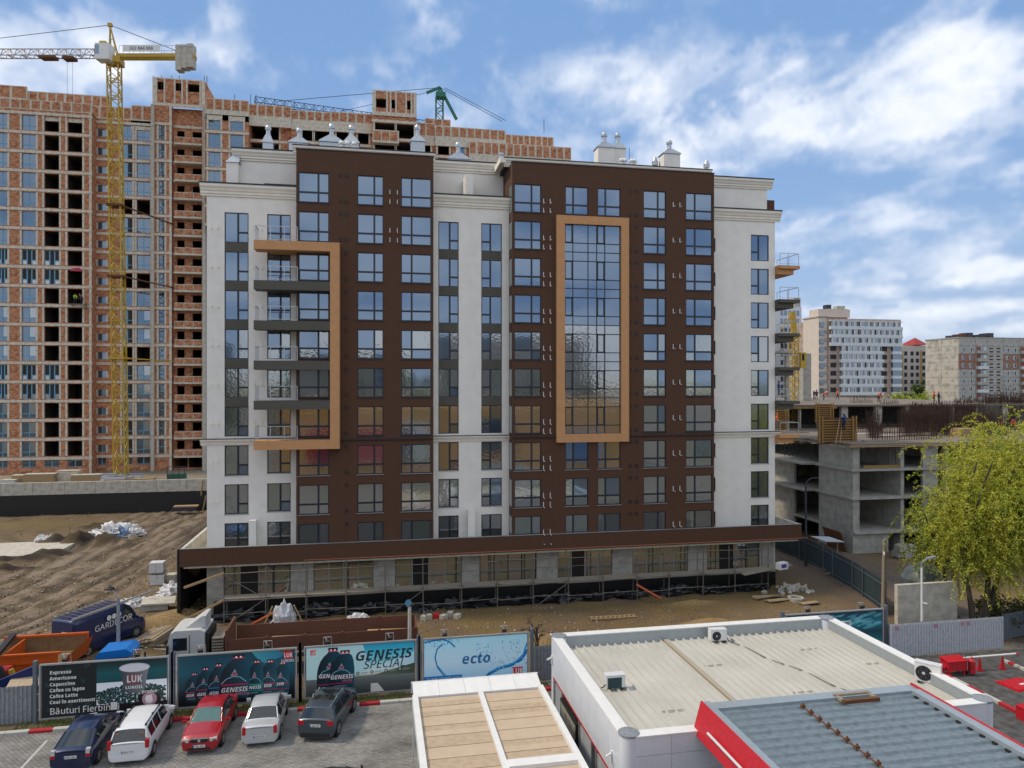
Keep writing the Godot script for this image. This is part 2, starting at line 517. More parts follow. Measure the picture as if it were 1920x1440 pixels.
# ---------- the ground ----------
func terrain_height(x: float, z: float) -> float:
	var D := -z
	var h := 0.0
	if D > 109.8 and x < 42.0:
		return 2.9 * clampf((42.0 - x) / 6.0, 0.0, 1.0)
	var t := clampf((D - 41.0) / 14.0, 0.0, 1.0)
	h = -0.75 * t
	if x < -13.0:
		h = lerpf(h, lerpf(0.0, -1.3, clampf((D - 46.0) / 60.0, 0, 1)), clampf((-13.0 - x) / 4.0, 0, 1))
	if x > 36.0:
		h = lerpf(h, -0.1, clampf((x - 36.0) / 4.0, 0, 1))
	return h
func bump(x: float, z: float, cx: float, cz: float, rx: float, rz: float, h: float, turn := 0.0) -> float:
	var d := Vector2(x - cx, z - cz).rotated(turn)
	var e := d.x * d.x / (rx * rx) + d.y * d.y / (rz * rz)
	return h * exp(-e * 1.6) if e < 4.0 else 0.0
func ground() -> void:
	var rough := FastNoiseLite.new()
	rough.seed = 5
	rough.frequency = 0.35
	rough.fractal_octaves = 4
	var patch := FastNoiseLite.new()
	patch.seed = 15
	patch.frequency = 0.06
	patch.fractal_octaves = 4
	var xs := []
	var zs := []
	var x := -64.0
	while x <= 64.0:
		xs.append(x)
		x += 0.4
	var zz := -112.0
	while zz <= -39.4:
		zs.append(zz)
		zz += 0.4
	for s in [70.0, 80.0, 100.0, 130.0, 180.0, 260.0, 400.0, 700.0, 1200.0, 2000.0]:
		xs.append(s); xs.push_front(-s)
	for s in [-39.0, -30.0, -20.0, -10.0, 0.0, 20.0, 50.0, 100.0, 200.0, 400.0, 900.0]: zs.append(s)
	for s in [-114.0, -120.0, -140.0, -180.0, -240.0, -320.0, -450.0, -700.0, -1200.0, -2000.0]: zs.push_front(s)
	var NX := xs.size()
	var NZ := zs.size()
	var P := PackedVector3Array()
	var C := PackedColorArray()
	for j in NZ:
		for i in NX:
			var px: float = xs[i]
			var pz: float = zs[j]
			var D := -pz
			var h := terrain_height(px, pz)
			var c := Color(0.15, 0.10, 0.052)          # raw loam
			var site := D > 39.6 and D < 109.6 and absf(px) < 64.0
			if site:
				var r := rough.get_noise_2d(px, pz)
				var q := patch.get_noise_2d(px, pz)
				h += r * 0.16 * clampf((D - 40.5) / 3.0, 0.0, 1.0)
				c = c.lerp(Color(0.205, 0.142, 0.078), clampf(q * 1.6 + 0.35, 0, 1))
				if px < -12.0:
					# haul road curling round the left of the building: dry rutted tracks
					var along := Vector2(px, D)
					var lane := road_side(along)
					var on := clampf(1.5 - absf(lane) / 7.0, 0.0, 1.0)
					var s1 := rough.get_noise_2d(lane * 2.2 + 50.0, D * 0.16 + px * 0.05)
					var s2 := rough.get_noise_2d(lane * 6.0 - 80.0, D * 0.3)
					h += on * (s1 * 0.28 + s2 * 0.10)
					c = c.lerp(Color(0.27, 0.21, 0.155), on * clampf(0.55 + s1 * 1.6 + s2 * 0.6, 0, 1))
					c = c.lerp(Color(0.06, 0.04, 0.025), on * clampf(-s1 * 2.6 - s2 * 1.6 - 0.12, 0, 1) * 0.85)
					for l in [-5.4, -3.6, 0.4, 2.2, 5.6]:      # wheel tracks
						var w := exp(-pow((lane - l + sin(D * 0.11 + l) * 0.5) / 0.42, 2.0))
						h -= w * 0.10
						c = c.lerp(Color(0.05, 0.034, 0.022), w * clampf(0.62 + s2 * 1.4, 0, 1))
					# dug earth
					for e in [[150, 1015, 4.4, 1.7, 1.25], [95, 1040, 3.0, 1.2, 0.5], [40, 1050, 3.0, 1.3, 0.6], [25, 1070, 2.5, 1.0, 0.5], [190, 985, 3.0, 1.2, 0.6]]:
						var g := gp(e[0], e[1], -0.7)
						var b := bump(px, pz, g.x, g.z, e[2], e[3], 1.0)
						h += b * e[4] * (1.0 + r * 1.3)
						c = c.lerp(Color(0.028, 0.019, 0.012), clampf(b * 2.6 + r - 0.25, 0, 1))
					# old turf on the bank
					var tg := gp(60, 985, -1.0)
					var tb := bump(px, pz, tg.x, tg.z, 9.0, 3.4, 1.0)
					h += tb * 0.6
					c = c.lerp(Color(0.17, 0.125, 0.04), clampf(tb * 1.5 + r * 0.9, 0, 1) * 0.8)
				if px > -6.0 and D < 58.0:
					var tf := clampf(patch.get_noise_2d(px * 2.2 + 90.0, pz * 2.2) * 1.8 + 0.55 + r * 0.6, 0, 1)
					c = c.lerp(Color(0.185, 0.125, 0.04), tf * 0.85 * clampf((D - 40.5) / 2.0, 0, 1))
				# sand heaps
				for e in [[318, 1172, 2.4, 1.7, 1.15, -0.3], [345, 1150, 1.6, 1.3, 0.6, -0.4], [1330, 1168, 3.4, 1.2, 0.55, -0.1], [1225, 1182, 2.0, 1.0, 0.4, -0.1], [1015, 1215, 1.6, 1.3, 1.1, -0.1], [1300, 1128, 2.5, 0.8, 0.3, -0.5]]:
					var g2 := gp(e[0], e[1], e[5])
					var b2 := bump(px, pz, g2.x, g2.z, e[2], e[3], 1.0)
					h += b2 * e[4]
					c = c.lerp(Color(0.31, 0.205, 0.09), clampf(b2 * 1.9 - 0.1, 0, 1))
				if px > 37.0 and D < 75.0:
					var lane2 := (px - 42.0) - (D - 60.0) * -0.05
					c = c.lerp(Color(0.16, 0.12, 0.09), clampf(1.4 - absf(lane2) / 5.0, 0, 1))
					h += sin(lane2 * 3.0) * 0.05
			elif D > 109.6 and D < 140.0:
				c = Color(0.30, 0.25, 0.18)
			else:
				c = Color(0.20, 0.19, 0.165) if D < 40.0 else Color(0.16, 0.15, 0.10)  # unseen ground round the viewer, colour lightened to bounce more light
			if D < 40.0: h = minf(h, 0.0) - 0.06
			P.append(Vector3(px, h, pz))
			C.append(c)
	var nrm := PackedVector3Array()
	nrm.resize(P.size())
	var idx := PackedInt32Array()
	for j in NZ - 1:
		for i in NX - 1:
			var a := j * NX + i
			var b := a + 1
			var d := a + NX
			var e := d + 1
			idx.append_array([a, b, d, b, e, d])
			var q := (P[d] - a_of(P, a)).cross(P[b] - P[a])
			for k in [a, b, d, e]: nrm[k] += q.normalized()
	for k in nrm.size(): nrm[k] = nrm[k].normalized()
	var arr := []
	arr.resize(Mesh.ARRAY_MAX)
	arr[Mesh.ARRAY_VERTEX] = P
	arr[Mesh.ARRAY_NORMAL] = nrm
	arr[Mesh.ARRAY_COLOR] = C
	arr[Mesh.ARRAY_INDEX] = idx
	var am := ArrayMesh.new()
	am.add_surface_from_arrays(Mesh.PRIMITIVE_TRIANGLES, arr)
	var crumbs := noise_tex(0.03, [[0.0, grey(0.55)], [0.42, grey(0.85)], [0.6, grey(0.97)], [1.0, grey(1.0)]], 1024, 41, 6)
	var m := mat("dirt", Color(1, 1, 1), 0.95, 0, crumbs, 0.17, 2.5, noise_tex(0.05, [[0.0, grey(0)], [1.0, grey(1)]], 512, 43, 5))
	m.vertex_color_use_as_albedo = true
	structure(node("ground", am, m, self))
func a_of(P: PackedVector3Array, k: int) -> Vector3:
	return P[k]
func road_side(p: Vector2) -> float:      # signed distance from the middle of the haul road
	var pts := [[-60, 1175], [60, 1120], [170, 1065], [260, 1010], [330, 965], [372, 945]]
	var best := 1e9
	var side := 0.0
	for i in pts.size() - 1:
		var a3 := gp(pts[i][0], pts[i][1], -0.6)
		var b3 := gp(pts[i + 1][0], pts[i + 1][1], -0.6)
		var a := Vector2(a3.x, -a3.z)
		var b := Vector2(b3.x, -b3.z)
		var q := Geometry2D.get_closest_point_to_segment(p, a, b)
		var d := p.distance_to(q)
		if d < best:
			best = d
			side = d * signf((b - a).cross(p - a))
	return side

# ---------- the apartment building ----------
const DW := 57.9       # depth of the white walls
const DB := 56.45      # depth of the brown walls
const FL := 3.0
func main_building() -> void:
	var B := thing("apartment_building", "new ten-storey apartment block in white and dark brown plaster with orange frames", "building", Vector3(11.0, -1.2, -DW))
	var zw := -DW
	var zb := -DB
	var XL := gx(388, DW)
	var XR := gx(1453, DW)
	var top := 32.0
	var glass_hi := [M.glass_calm]
	var type_a := [[0, 0, 0.56, 1], [0.56, 0.34, 1, 1], [0.56, 0, 1, 0.34]]
	var type_am := [[0, 0.34, 0.44, 1], [0, 0, 0.44, 0.34], [0.44, 0, 1, 1]]
	var type_b := [[0, 0.34, 0.65, 1], [0, 0, 0.65, 0.34], [0.65, 0.34, 1, 1], [0.65, 0, 1, 0.34]]
	var type_bm := [[0, 0.34, 0.35, 1], [0, 0, 0.35, 0.34], [0.35, 0.34, 1, 1], [0.35, 0, 1, 0.34]]
	var door := [[0, 0.36, 0.57, 1], [0, 0, 0.57, 0.36], [0.57, 0.36, 1, 1], [0.57, 0, 1, 0.36]]
	var low := [[0, 0, 0.65, 1], [0.65, 0, 1, 1]]
	var low_m := [[0, 0, 0.35, 1], [0.35, 0, 1, 1]]
	# white walls: [left pixel, right pixel, columns of [px0, px1, layout]]
	var holes := []
	var spandrels := MB.new()
	var jobs := []
	for w in [[421, 466, type_a, true], [501, 545, door, false], [822, 860, type_a, true], [902.5, 941, type_am, true], [1408, 1441.5, type_am, false], [1318, 1341.5, low, false]]:
		var x0 := gx(w[0], DW)
		var x1 := gx(w[1], DW)
		for k in 9:
			var y1 := 30.25 - FL * k
			var y0 := y1 - 2.31
			if k == 8: y0 = y1 - 1.95
			if w[0] == 1318:
				y1 -= 0.45
				y0 = y1 - 1.2
			if w[0] == 501 and k >= 6: y0 = maxf(y0, y1 - 2.2)
			holes.append([x0, y0, x1, y1])
			var lay: Array = w[2]
			if w[0] == 501 and k >= 6: lay = type_a
			if w[0] == 1318: lay = [[0, 0, 1, 1]]
			jobs.append([x0, y0, x1, y1, lay, k])
			if w[3] and k < 5:
				part("spandrel_panel", slab(x0 + 0.002, y0 - (FL - 2.31) + 0.002, zw + 0.005, x1 - 0.002, y0 - 0.002, zw - 0.13), M.charcoal_panel, B)
	var mb := MB.new()
	mb.wall(XL, XR, -1.2, top, holes, zw, 0.16)
	mb.quad(Vector3(XL, -1.2, zw - 20), Vector3(XL, -1.2, zw), Vector3(XL, top, zw), Vector3(XL, top, zw - 20))
	mb.quad(Vector3(XR, -1.2, zw), Vector3(XR, -1.2, zw - 20), Vector3(XR, top, zw - 20), Vector3(XR, top, zw))
	mb.quad(Vector3(XR, -1.2, zw - 20), Vector3(XL, -1.2, zw - 20), Vector3(XL, top, zw - 20), Vector3(XR, top, zw - 20))
	part("wall", mb, M.white_plaster, B)
	pbox("light_leak_block", Vector3(XL + 0.4, -1.0, zw - 0.5), Vector3(XR - 0.4, top - 0.3, zw - 19.5), M.dark_room, B)  # unseen block added to stop light leaking through the thin walls
	pbox("roof_deck", Vector3(XL + 0.01, top - 0.25, zw - 0.01), Vector3(XR - 0.01, top, zw - 19.99), M.flashing, B)
	for j in jobs:
		window("window", j[0], j[1], j[2], j[3], zw - 0.06, j[4], M.frame_dark, pane_glass(j[5]), B, 0.072)
		if j[5] >= 6: part("sill", slab(j[0] - 0.05, j[1] - 0.05, zw + 0.05, j[2] + 0.05, j[1] - 0.002, zw - 0.05), M.sill_metal, B)
	# brown volumes
	brown(B, 555.5, 812.5, [[558.5, 617, type_b, low], [670, 719, type_b, low], [752, 808, type_bm, low_m]], [])
	brown(B, 960.5, 1339, [[963.5, 1014.6, type_b, low], [1060, 1103, type_bm, low_m], [1120.5, 1163.5, type_bm, low_m], [1206.5, 1248.7, type_b, low], [1286, 1333.5, type_bm, low_m]], [1, 2])
	# cornices on the white walls
	var x5 := gx(555.5, DB)
	var x8 := gx(812.5, DB)
	var x9 := gx(960.5, DB)
	var x13 := gx(1339, DB)
	for s in [[XL - 0.45, x5], [x8, x9], [x13, XR + 0.45]]:
		cornice(B, s[0], s[1], 31.45, 32.45, zw, 0.45)
		cornice(B, s[0], s[1], 12.28, 12.80, zw, 0.32)
	# top storey, set back
	var zu := -60.6
	for s in [[gx(447, 60.6), x5 + 1.0, 0], [x8 - 1.0, gx(944, 60.6), 1], [x13 - 1.0, gx(1438, 60.6), 0]]:
		pbox("top_storey_wall", Vector3(s[0], top, zu), Vector3(s[1], 35.6, zu - 9.0), M.white_plaster, B)
		cornice(B, s[0] - (0.45 if s[2] == 0 and s[0] < 0 else 0.0), s[1] + (0.45 if s[0] > 20 else 0.0), 35.1, 36.05, zu, 0.45)
		if s[2] == 1: pbox("plinth_band", Vector3(s[0] + 1.0, 32.0, zu + 0.05), Vector3(s[1] - 0.1, 32.75, zu), M.charcoal_panel, B)
	pbox("top_storey_window_frame", Vector3(gx(496, 60.6), 32.0, zu + 0.06), Vector3(gx(560, 60.6), 33.35, zu), M.frame_dark, B)
	pbox("top_storey_pane", Vector3(gx(498, 60.6), 32.1, zu + 0.075), Vector3(gx(535, 60.6), 33.2, zu + 0.06), M.glass_calm, B)
	pbox("side_block", Vector3(gx(1425, 62.5), 32.0, -62.5), Vector3(gx(1452, 62.5), 34.7, -68.0), M.brown_plaster, B)
	pbox("soffit_panel", Vector3(gx(1352, 60.0), 32.55, zu + 0.25), Vector3(gx(1436, 60.0), 32.62, zu), M.flashing, B)
	pbox("fin_wall", Vector3(gx(872, 58.5), 32.45, -58.1), Vector3(gx(886, 58.5), 34.3, -60.6), M.white_plaster, B)
	# white strips and copings on the brown tops
	for s in [[gx(549, 57.2), gx(817, 57.2)], [gx(946, 57.2), gx(1336, 57.2)]]:
		cornice(B, s[0], s[1], 34.9, 35.62, -57.6, 0.4)
		pbox("roof_slab", Vector3(s[0] + 0.2, 35.0, -57.6), Vector3(s[1] - 0.2, 35.5, -75.0), M.flashing, B)
	# return of the cornice beside the right brown volume
	var cb := MB.new()
	var xq := gx(946, 57.2)
	cb.box(Vector3(xq - 0.35, 35.15, -57.25), Vector3(xq + 0.1, 35.6, -60.3))
	part("cornice_return", cb, M.cream_trim, B)
	# orange frames: the tall one round the stair glazing
	var zo := -DB + 0.35
	var DO := DB - 0.35
	var oL := gx(1044, DO)
	var oR := gx(1179.6, DO)
	var iL := gx(1059.5, DO)
	var iR := gx(1165, DO)
	var oT := wy(1110, 405.5, DO)
	var iT := wy(1110, 421, DO)
	var iB := wy(1110, 813.5, DO)
	var oB := wy(1110, 829, DO)
	pbox("frame_beam", Vector3(oL, iT, zo), Vector3(oR, oT, zb + 0.002), M.orange_plaster, B)
	pbox("frame_beam", Vector3(oL, oB, zo), Vector3(oR, iB, zb + 0.002), M.orange_plaster, B)
	pbox("frame_post", Vector3(oL, iB, zo), Vector3(iL, iT, zb + 0.002), M.orange_plaster, B)
	pbox("frame_post", Vector3(iR, iB, zo), Vector3(oR, iT, zb + 0.002), M.orange_plaster, B)
	var gw := iR - iL
	var cols := [0.0, 0.152, 0.42, 0.575, 0.72, 1.0]
	var lay2 := []
	var H := iT - iB
	var y := H
	var rows := []
	while y > 0.2:
		rows.append([y, maxf(y - 1.52, 0.0)])
		y -= 1.52
		for q in 2:
			if y > 0.2:
				rows.append([y, maxf(y - 0.74, 0.0)])
				y -= 0.74
	for r in rows:
		for c in 5: lay2.append([cols[c], r[1] / H, cols[c + 1], r[0] / H])
	var sw := window("stair_glazing", iL, iB, iR, iT, zb + 0.12, lay2, M.frame_dark, [M.glass_calm], B, 0.035, 0.10)
	for i in sw.get_child_count():
		var at_y: float = (sw.get_child(i) as Node3D).position.y + iB
		if at_y < 21.5: (sw.get_child(i) as MeshInstance3D).material_override = M.glass_film
	for r in rows:
		if r[0] - r[1] > 1.4:
			for c in [0, 3]:
				var a: float = iL + cols[c] * gw + 0.02
				var b: float = iL + cols[c + 1] * gw - 0.02
				var cm := MB.new()
				for q in [[a, r[1], b, r[1] + 0.09], [a, r[0] - 0.09, b, r[0]], [a, r[1], a + 0.09, r[0]], [b - 0.09, r[1], b, r[0]]]:
					cm.box(Vector3(q[0], iB + q[1], zb + 0.15), Vector3(q[2], iB + q[3], zb + 0.121))
				part("casement", cm, M.frame_dark, B)
	# orange frame and balconies on the left
	var DQ := 55.5
	var zq := -DQ
	var bL := gx(475.5, DQ)
	var bM := gx(618.7, DQ)
	var bR := gx(636.5, DQ)
	for k in 6:
		var yt := 27.75 - FL * k
		var edge := k == 0 or k == 5
		var m: Material = M.orange_plaster if edge else M.charcoal_panel
		var slab_mb := MB.new()
		slab_mb.box(Vector3(bL, yt - 0.68, zq), Vector3(bR if edge else bM, yt, zb + 0.002))
		slab_mb.box(Vector3(bL + 0.9, yt - 0.66, zb + 0.002), Vector3(x5 - 0.01, yt - 0.02, zw + 0.002))
		slab_mb.box(Vector3(bL, yt - 0.68, zb + 0.002), Vector3(bL + 0.9, yt, zw + 1.0))
		var bal := part("balcony", slab_mb, m, B)
		if k < 5 or true:
			if k == 5 or k < 5:
				rail(bal, bL + 0.1, gx(557, DQ), yt, zq - 0.08, zb - 0.6)
	pbox("frame_post", Vector3(bM, 12.75, zq), Vector3(bR, 27.07, zb + 0.002), M.orange_plaster, B)
	# balconies on the right-hand side wall
	for k in 6:
		var yt := 27.5 - FL * k
		var edge := k == 0 or k == 5
		var s2 := MB.new()
		s2.extrude_y([Vector2(XR - 0.02, -57.1), Vector2(gx(1500, 57.2), -57.2), Vector2(gx(1500, 57.2), -60.8), Vector2(XR - 0.02, -60.8)], yt - 0.28, yt)
		s2.extrude_y([Vector2(XR - 0.01, -57.4), Vector2(gx(1488, 57.5), -57.5), Vector2(gx(1488, 57.5), -60.5), Vector2(XR - 0.01, -60.5)], yt - 0.75, yt - 0.282)
		var b2 := part("balcony", s2, M.orange_plaster if edge else M.charcoal_panel, B)
		var r2 := MB.new()
		var xr := gx(1498, 57.2)
		for p in [[XR + 0.1, -57.25], [(XR + xr) / 2, -57.25], [xr, -57.25], [xr, -59.0], [xr, -60.7]]: r2.box(Vector3(p[0] - 0.02, yt, p[1] - 0.02), Vector3(p[0] + 0.02, yt + 1.05, p[1] + 0.02))
		r2.box(Vector3(XR + 0.1, yt + 1.05, -57.27), Vector3(xr, yt + 1.1, -57.22))
		r2.box(Vector3(xr - 0.02, yt + 1.05, -57.27), Vector3(xr + 0.02, yt + 1.1, -60.7))
		r2.box(Vector3(XR + 0.1, yt + 0.15, -57.26), Vector3(xr, yt + 0.18, -57.23))
		part("railing", r2, M.steel_rail, b2)
	# brackets for air conditioners and square duct covers
	var ub := MB.new()
	ub.box(Vector3(-0.025, 0, 0), Vector3(0.025, 0.42, 0.04))
	ub.box(Vector3(-0.025, -0.0, 0.04), Vector3(0.025, 0.05, 0.42))
	var bm := ub.mesh()
	for k in 10:
		var yb := 33.25 - FL * k
		for px in [1019, 1031.5]:
			for dy in [-1.35, -2.1]: node("bracket", bm, M.white_paint, B, Vector3(gx(px, DB), yb + dy - 0.2, zb) - B.position)
		for px in [1262, 1274.5]: node("bracket", bm, M.white_paint, B, Vector3(gx(px, DB), yb - 1.3, zb) - B.position)
		if k < 2:
			for px in [731, 745]:
				for dy in [-1.25, -2.0]: node("bracket", bm, M.white_paint, B, Vector3(gx(px, DB), yb + dy - 0.2, zb) - B.position)
		for px in [639, 650, 1182, 1193.5]:
			for dy in [0.05, -1.95]:
				if px == 639 and k > 1: continue
				pbox("duct_cover", Vector3(gx(px, DB) - 0.13, yb + dy - 0.27, zb + 0.035), Vector3(gx(px, DB) + 0.13, yb + dy, zb + 0.001), M.vent_grille, B)
		if k > 0 and k < 9:
			for px in [398, 410, 478, 492]:
				if px > 470 and k > 6: continue
				node("bracket", bm, M.cream_trim, B, Vector3(gx(px, DW), yb - 1.35, zw) - B.position)
	# belt round the terrace over the ground floor
	var DT := 56.3
	var tL := gx(336.5, DT)
	var tR := gx(1503, DT)
	var yT := 4.73
	var yB := 3.42
	pbox("terrace_parapet", Vector3(tL, yB, -DT), Vector3(tR, yT, -DT - 0.13), M.brown_plaster, B)
	pbox("terrace_parapet", Vector3(tL + 0.0, yB, -DT - 0.13), Vector3(tL + 0.25, yT, -82.0), M.concrete_pale, B)
	pbox("terrace_parapet", Vector3(tR - 0.25, yB, -DT - 0.13), Vector3(tR, yT, -80.0), M.concrete_pale, B)
	pbox("terrace_floor", Vector3(tL + 0.25, 3.25, -DT - 0.13), Vector3(XL, 3.55, -82.0), M.concrete_pale, B)
	pbox("terrace_floor", Vector3(XR, 3.25, -DT - 0.13), Vector3(tR - 0.25, 3.55, -80.0), M.concrete_pale, B)
	pbox("terrace_floor", Vector3(XL, 3.25, -DT - 0.131), Vector3(XR, 3.55, zw + 0.002), M.concrete_pale, B)
	pbox("parapet_coping", Vector3(tL - 0.03, yT, -DT + 0.03), Vector3(tR + 0.03, yT + 0.03, -DT - 0.2), M.sill_metal, B)
	pbox("copper_lath", Vector3(gx(570, DT), 3.50, -DT + 0.05), Vector3(gx(1514, DT), 3.56, -DT + 0.002), mat("lath", lin(0.35, 0.12, 0.06), 0.7), B)
	pbox("side_wall", Vector3(tL - 0.25, -1.3, -DT - 0.3), Vector3(tL - 0.02, 4.65, -82.0), M.tar, B)
	for s in [[468, 481, 5.0, 7.2], [877, 890, 5.0, 7.05]]:
		pbox("duct_box", Vector3(gx(s[0], 57.2), 3.55, -57.0), Vector3(gx(s[1], 57.2), 6.55 if s[0] < 500 else 6.75, -57.6), M.white_plaster, B)
	ground_floor(B, XL, XR)
	roof_vents(B)

func slab(x0: float, y0: float, z0: float, x1: float, y1: float, z1: float) -> MB:
	var mb := MB.new()
	mb.box(Vector3(x0, y0, z0), Vector3(x1, y1, z1))
	return mb
func pane_glass(k: int) -> Array:      # lower storeys still wear wrinkled protective film
	if k < 3: return [M.glass_calm]
	if k < 4: return [M.glass_calm, M.glass_film, M.glass_film]
	return [[M.glass_film, M.glass_green, M.glass_film], [M.glass_green, M.glass_film, M.glass_calm], [M.glass_film, M.glass_film, M.glass_green]][rng.randi() % 3]
func cornice(B: Node3D, x0: float, x1: float, y0: float, y1: float, z: float, out: float) -> void:
	var h := y1 - y0
	var p := [Vector2(z + 0.002, y0), Vector2(z + out * 0.22, y0), Vector2(z + out * 0.22, y0 + h * 0.16), Vector2(z + out * 0.4, y0 + h * 0.18), Vector2(z + out * 0.4, y0 + h * 0.34), Vector2(z + out * 0.55, y0 + h * 0.40), Vector2(z + out * 0.66, y0 + h * 0.55), Vector2(z + out * 0.9, y0 + h * 0.70), Vector2(z + out * 0.9, y0 + h * 0.90), Vector2(z + 0.002, y0 + h * 0.90)]
	var mb := MB.new()
	mb.extrude_x(p, x0, x1)
	var o := part("cornice", mb, M.cream_trim, B)
	var f := MB.new()
	f.box(Vector3(x0 - 0.04, y0 + h * 0.90, z + 0.002), Vector3(x1 + 0.04, y1, z + out))
	part("flashing", f, M.flashing, o)
func rail(bal: Node3D, x0: float, x1: float, y: float, z0: float, z1: float) -> void:
	var r := MB.new()
	for x in [x0, x0 + (x1 - x0) * 0.36, x0 + (x1 - x0) * 0.69, x1]: r.box(Vector3(x - 0.025, y, z0 - 0.025), Vector3(x + 0.025, y + 1.05, z0 + 0.025))
	for z in [lerpf(z0, z1, 0.33), lerpf(z0, z1, 0.66), z1]: r.box(Vector3(x0 - 0.025, y, z - 0.025), Vector3(x0 + 0.025, y + 1.05, z + 0.025))
	r.box(Vector3(x0 - 0.03, y + 1.05, z0 - 0.03), Vector3(x1, y + 1.1, z0 + 0.03))
	r.box(Vector3(x0 - 0.03, y + 1.05, z0), Vector3(x0 + 0.03, y + 1.1, z1))
	r.box(Vector3(x0, y + 0.1, z0 - 0.02), Vector3(x1, y + 0.14, z0 + 0.02))
	part("railing", r, M.steel_rail, bal)

func brown(B: Node3D, pl: float, pr: float, cols: Array, skip: Array) -> void:
	var zb := -DB
	var x0 := gx(pl, DB)
	var x1 := gx(pr, DB)
	var holes := []
	var jobs := []
	for ci in cols.size():
		var w: Array = cols[ci]
		var a := gx(w[0], DB)
		var b := gx(w[1], DB)
		if ci == 0: a = x0 + 0.16
		if ci == cols.size() - 1: b = x1 - 0.16
		for k in 10:
			if skip.has(ci) and k > 0 and k < 7: continue
			var y1 := 33.25 - FL * k
			var y0 := y1 - 2.29
			var lay: Array = w[2]
			if k == 9:
				y0 = y1 - 1.5
				lay = w[3]
			var corner := -1 if ci == 0 else (1 if ci == cols.size() - 1 else 0)
			holes.append([a, y0, b, y1])
			jobs.append([a, y0, b, y1, lay, k - 1, corner])
	if skip:        # the stair glazing's opening
		holes.append([gx(1059.5, DB), wy(1110, 813.5, DB), gx(1165, DB), wy(1110, 422, DB)])
	var mb := MB.new()
	mb.wall(x0, x1, -1.2, 35.0, holes, zb, 0.2)
	mb.quad(Vector3(x0, -1.2, -DW - 3), Vector3(x0, -1.2, zb), Vector3(x0, 35.0, zb), Vector3(x0, 35.0, -DW - 3))
	mb.quad(Vector3(x1, -1.2, zb), Vector3(x1, -1.2, -DW - 3), Vector3(x1, 35.0, -DW - 3), Vector3(x1, 35.0, zb))
	# seen from the white bays the upper storey is brown right back to the roof
	mb.quad(Vector3(x0, 35.0, zb), Vector3(x1, 35.0, zb), Vector3(x1, 35.0, zb - 1.2), Vector3(x0, 35.0, zb - 1.2))
	# cut the base away above the ground floor
	for i in mb.v.size():
		if mb.v[i].y < 3.0: mb.v[i].y = 3.5
	part("brown_wall", mb, M.brown_plaster, B)
	pbox("coping", Vector3(x0 - 0.05, 35.002, zb + 0.05), Vector3(x1 + 0.05, 35.06, zb - 0.35), M.flashing, B)
	for j in jobs:
		window("window", j[0], j[1], j[2], j[3], zb - 0.07, j[4], M.frame_dark, pane_glass(j[5]), B, 0.072)
		part("sill", slab(j[0] - 0.06, j[1] - 0.05, zb + 0.06, j[2] + 0.06, j[1] - 0.002, zb - 0.05), M.sill_metal if j[5] >= 6 else M.frame_dark, B)
		if j[6] != 0:       # the glass turns the corner
			var xs := x0 if j[6] < 0 else x1
			var out := -0.012 if j[6] < 0 else 0.012
			var f := MB.new()
			f.box(Vector3(xs - 0.01 * j[6], j[1], zb - 0.05), Vector3(xs + out, j[3], zb - 1.25))
			var cw := part("corner_window", f, M.frame_dark, B)
			part("pane", slab(minf(xs + out, xs + out * 2), j[1] + 0.07, zb - 0.13, maxf(xs + out, xs + out * 2), j[3] - 0.07, zb - 1.18), M.glass_green, cw)
	# string course at the height of the lower cornice, stopped by the orange frames
	var stops := [[x0, gx(1044, DB - 0.35)], [gx(1179.6, DB - 0.35), x1]] if skip else [[gx(636.5, 55.5), x1]]
	for s in stops:
		pbox("string_course", Vector3(s[0], 12.62, zb + 0.12), Vector3(s[1], 12.72, zb + 0.002), M.flashing, B)

func ground_floor(B: Node3D, XL: float, XR: float) -> void:
	# shop fronts between concrete piers, over a tarred plinth
	var z := -DW
	var piers := [[388, 419], [545, 588], [700, 741], [866, 899], [1006, 1045], [1148, 1186], [1290, 1325], [1424, 1451]]
	for p in piers:
		pbox("pier", Vector3(gx(p[0], 57.6), -1.1, z + 0.35), Vector3(gx(p[1], 57.6), 3.25, z + 0.01), M.concrete, B)
	for i in piers.size() - 1:
		var a := gx(piers[i][1], 57.6)
		var b := gx(piers[i + 1][0], 57.6)
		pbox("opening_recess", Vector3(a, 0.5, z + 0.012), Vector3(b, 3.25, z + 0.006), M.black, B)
		var n := 4
		var lay := []
		for k in n: lay.append([k / float(n), 0, (k + 1) / float(n), 1])
		window("shop_front", a + 0.05, 0.52, b - 0.05, 3.22, z + 0.22, lay, M.sill_metal if i % 3 else M.frame_dark, [M.glass_film, M.glass_green, M.glass_film, M.glass_green] if i % 2 else [M.glass_green, M.sheet_black, M.glass_film, M.glass_green], B, 0.035)
		pbox("threshold", Vector3(a, 0.38, z + 0.5), Vector3(b, 0.5, z + 0.013), M.concrete, B)
	pbox("tarred_plinth", Vector3(XL + 0.6, -1.2, z + 0.6), Vector3(XR - 0.3, 0.38, z + 0.36), M.tar, B)

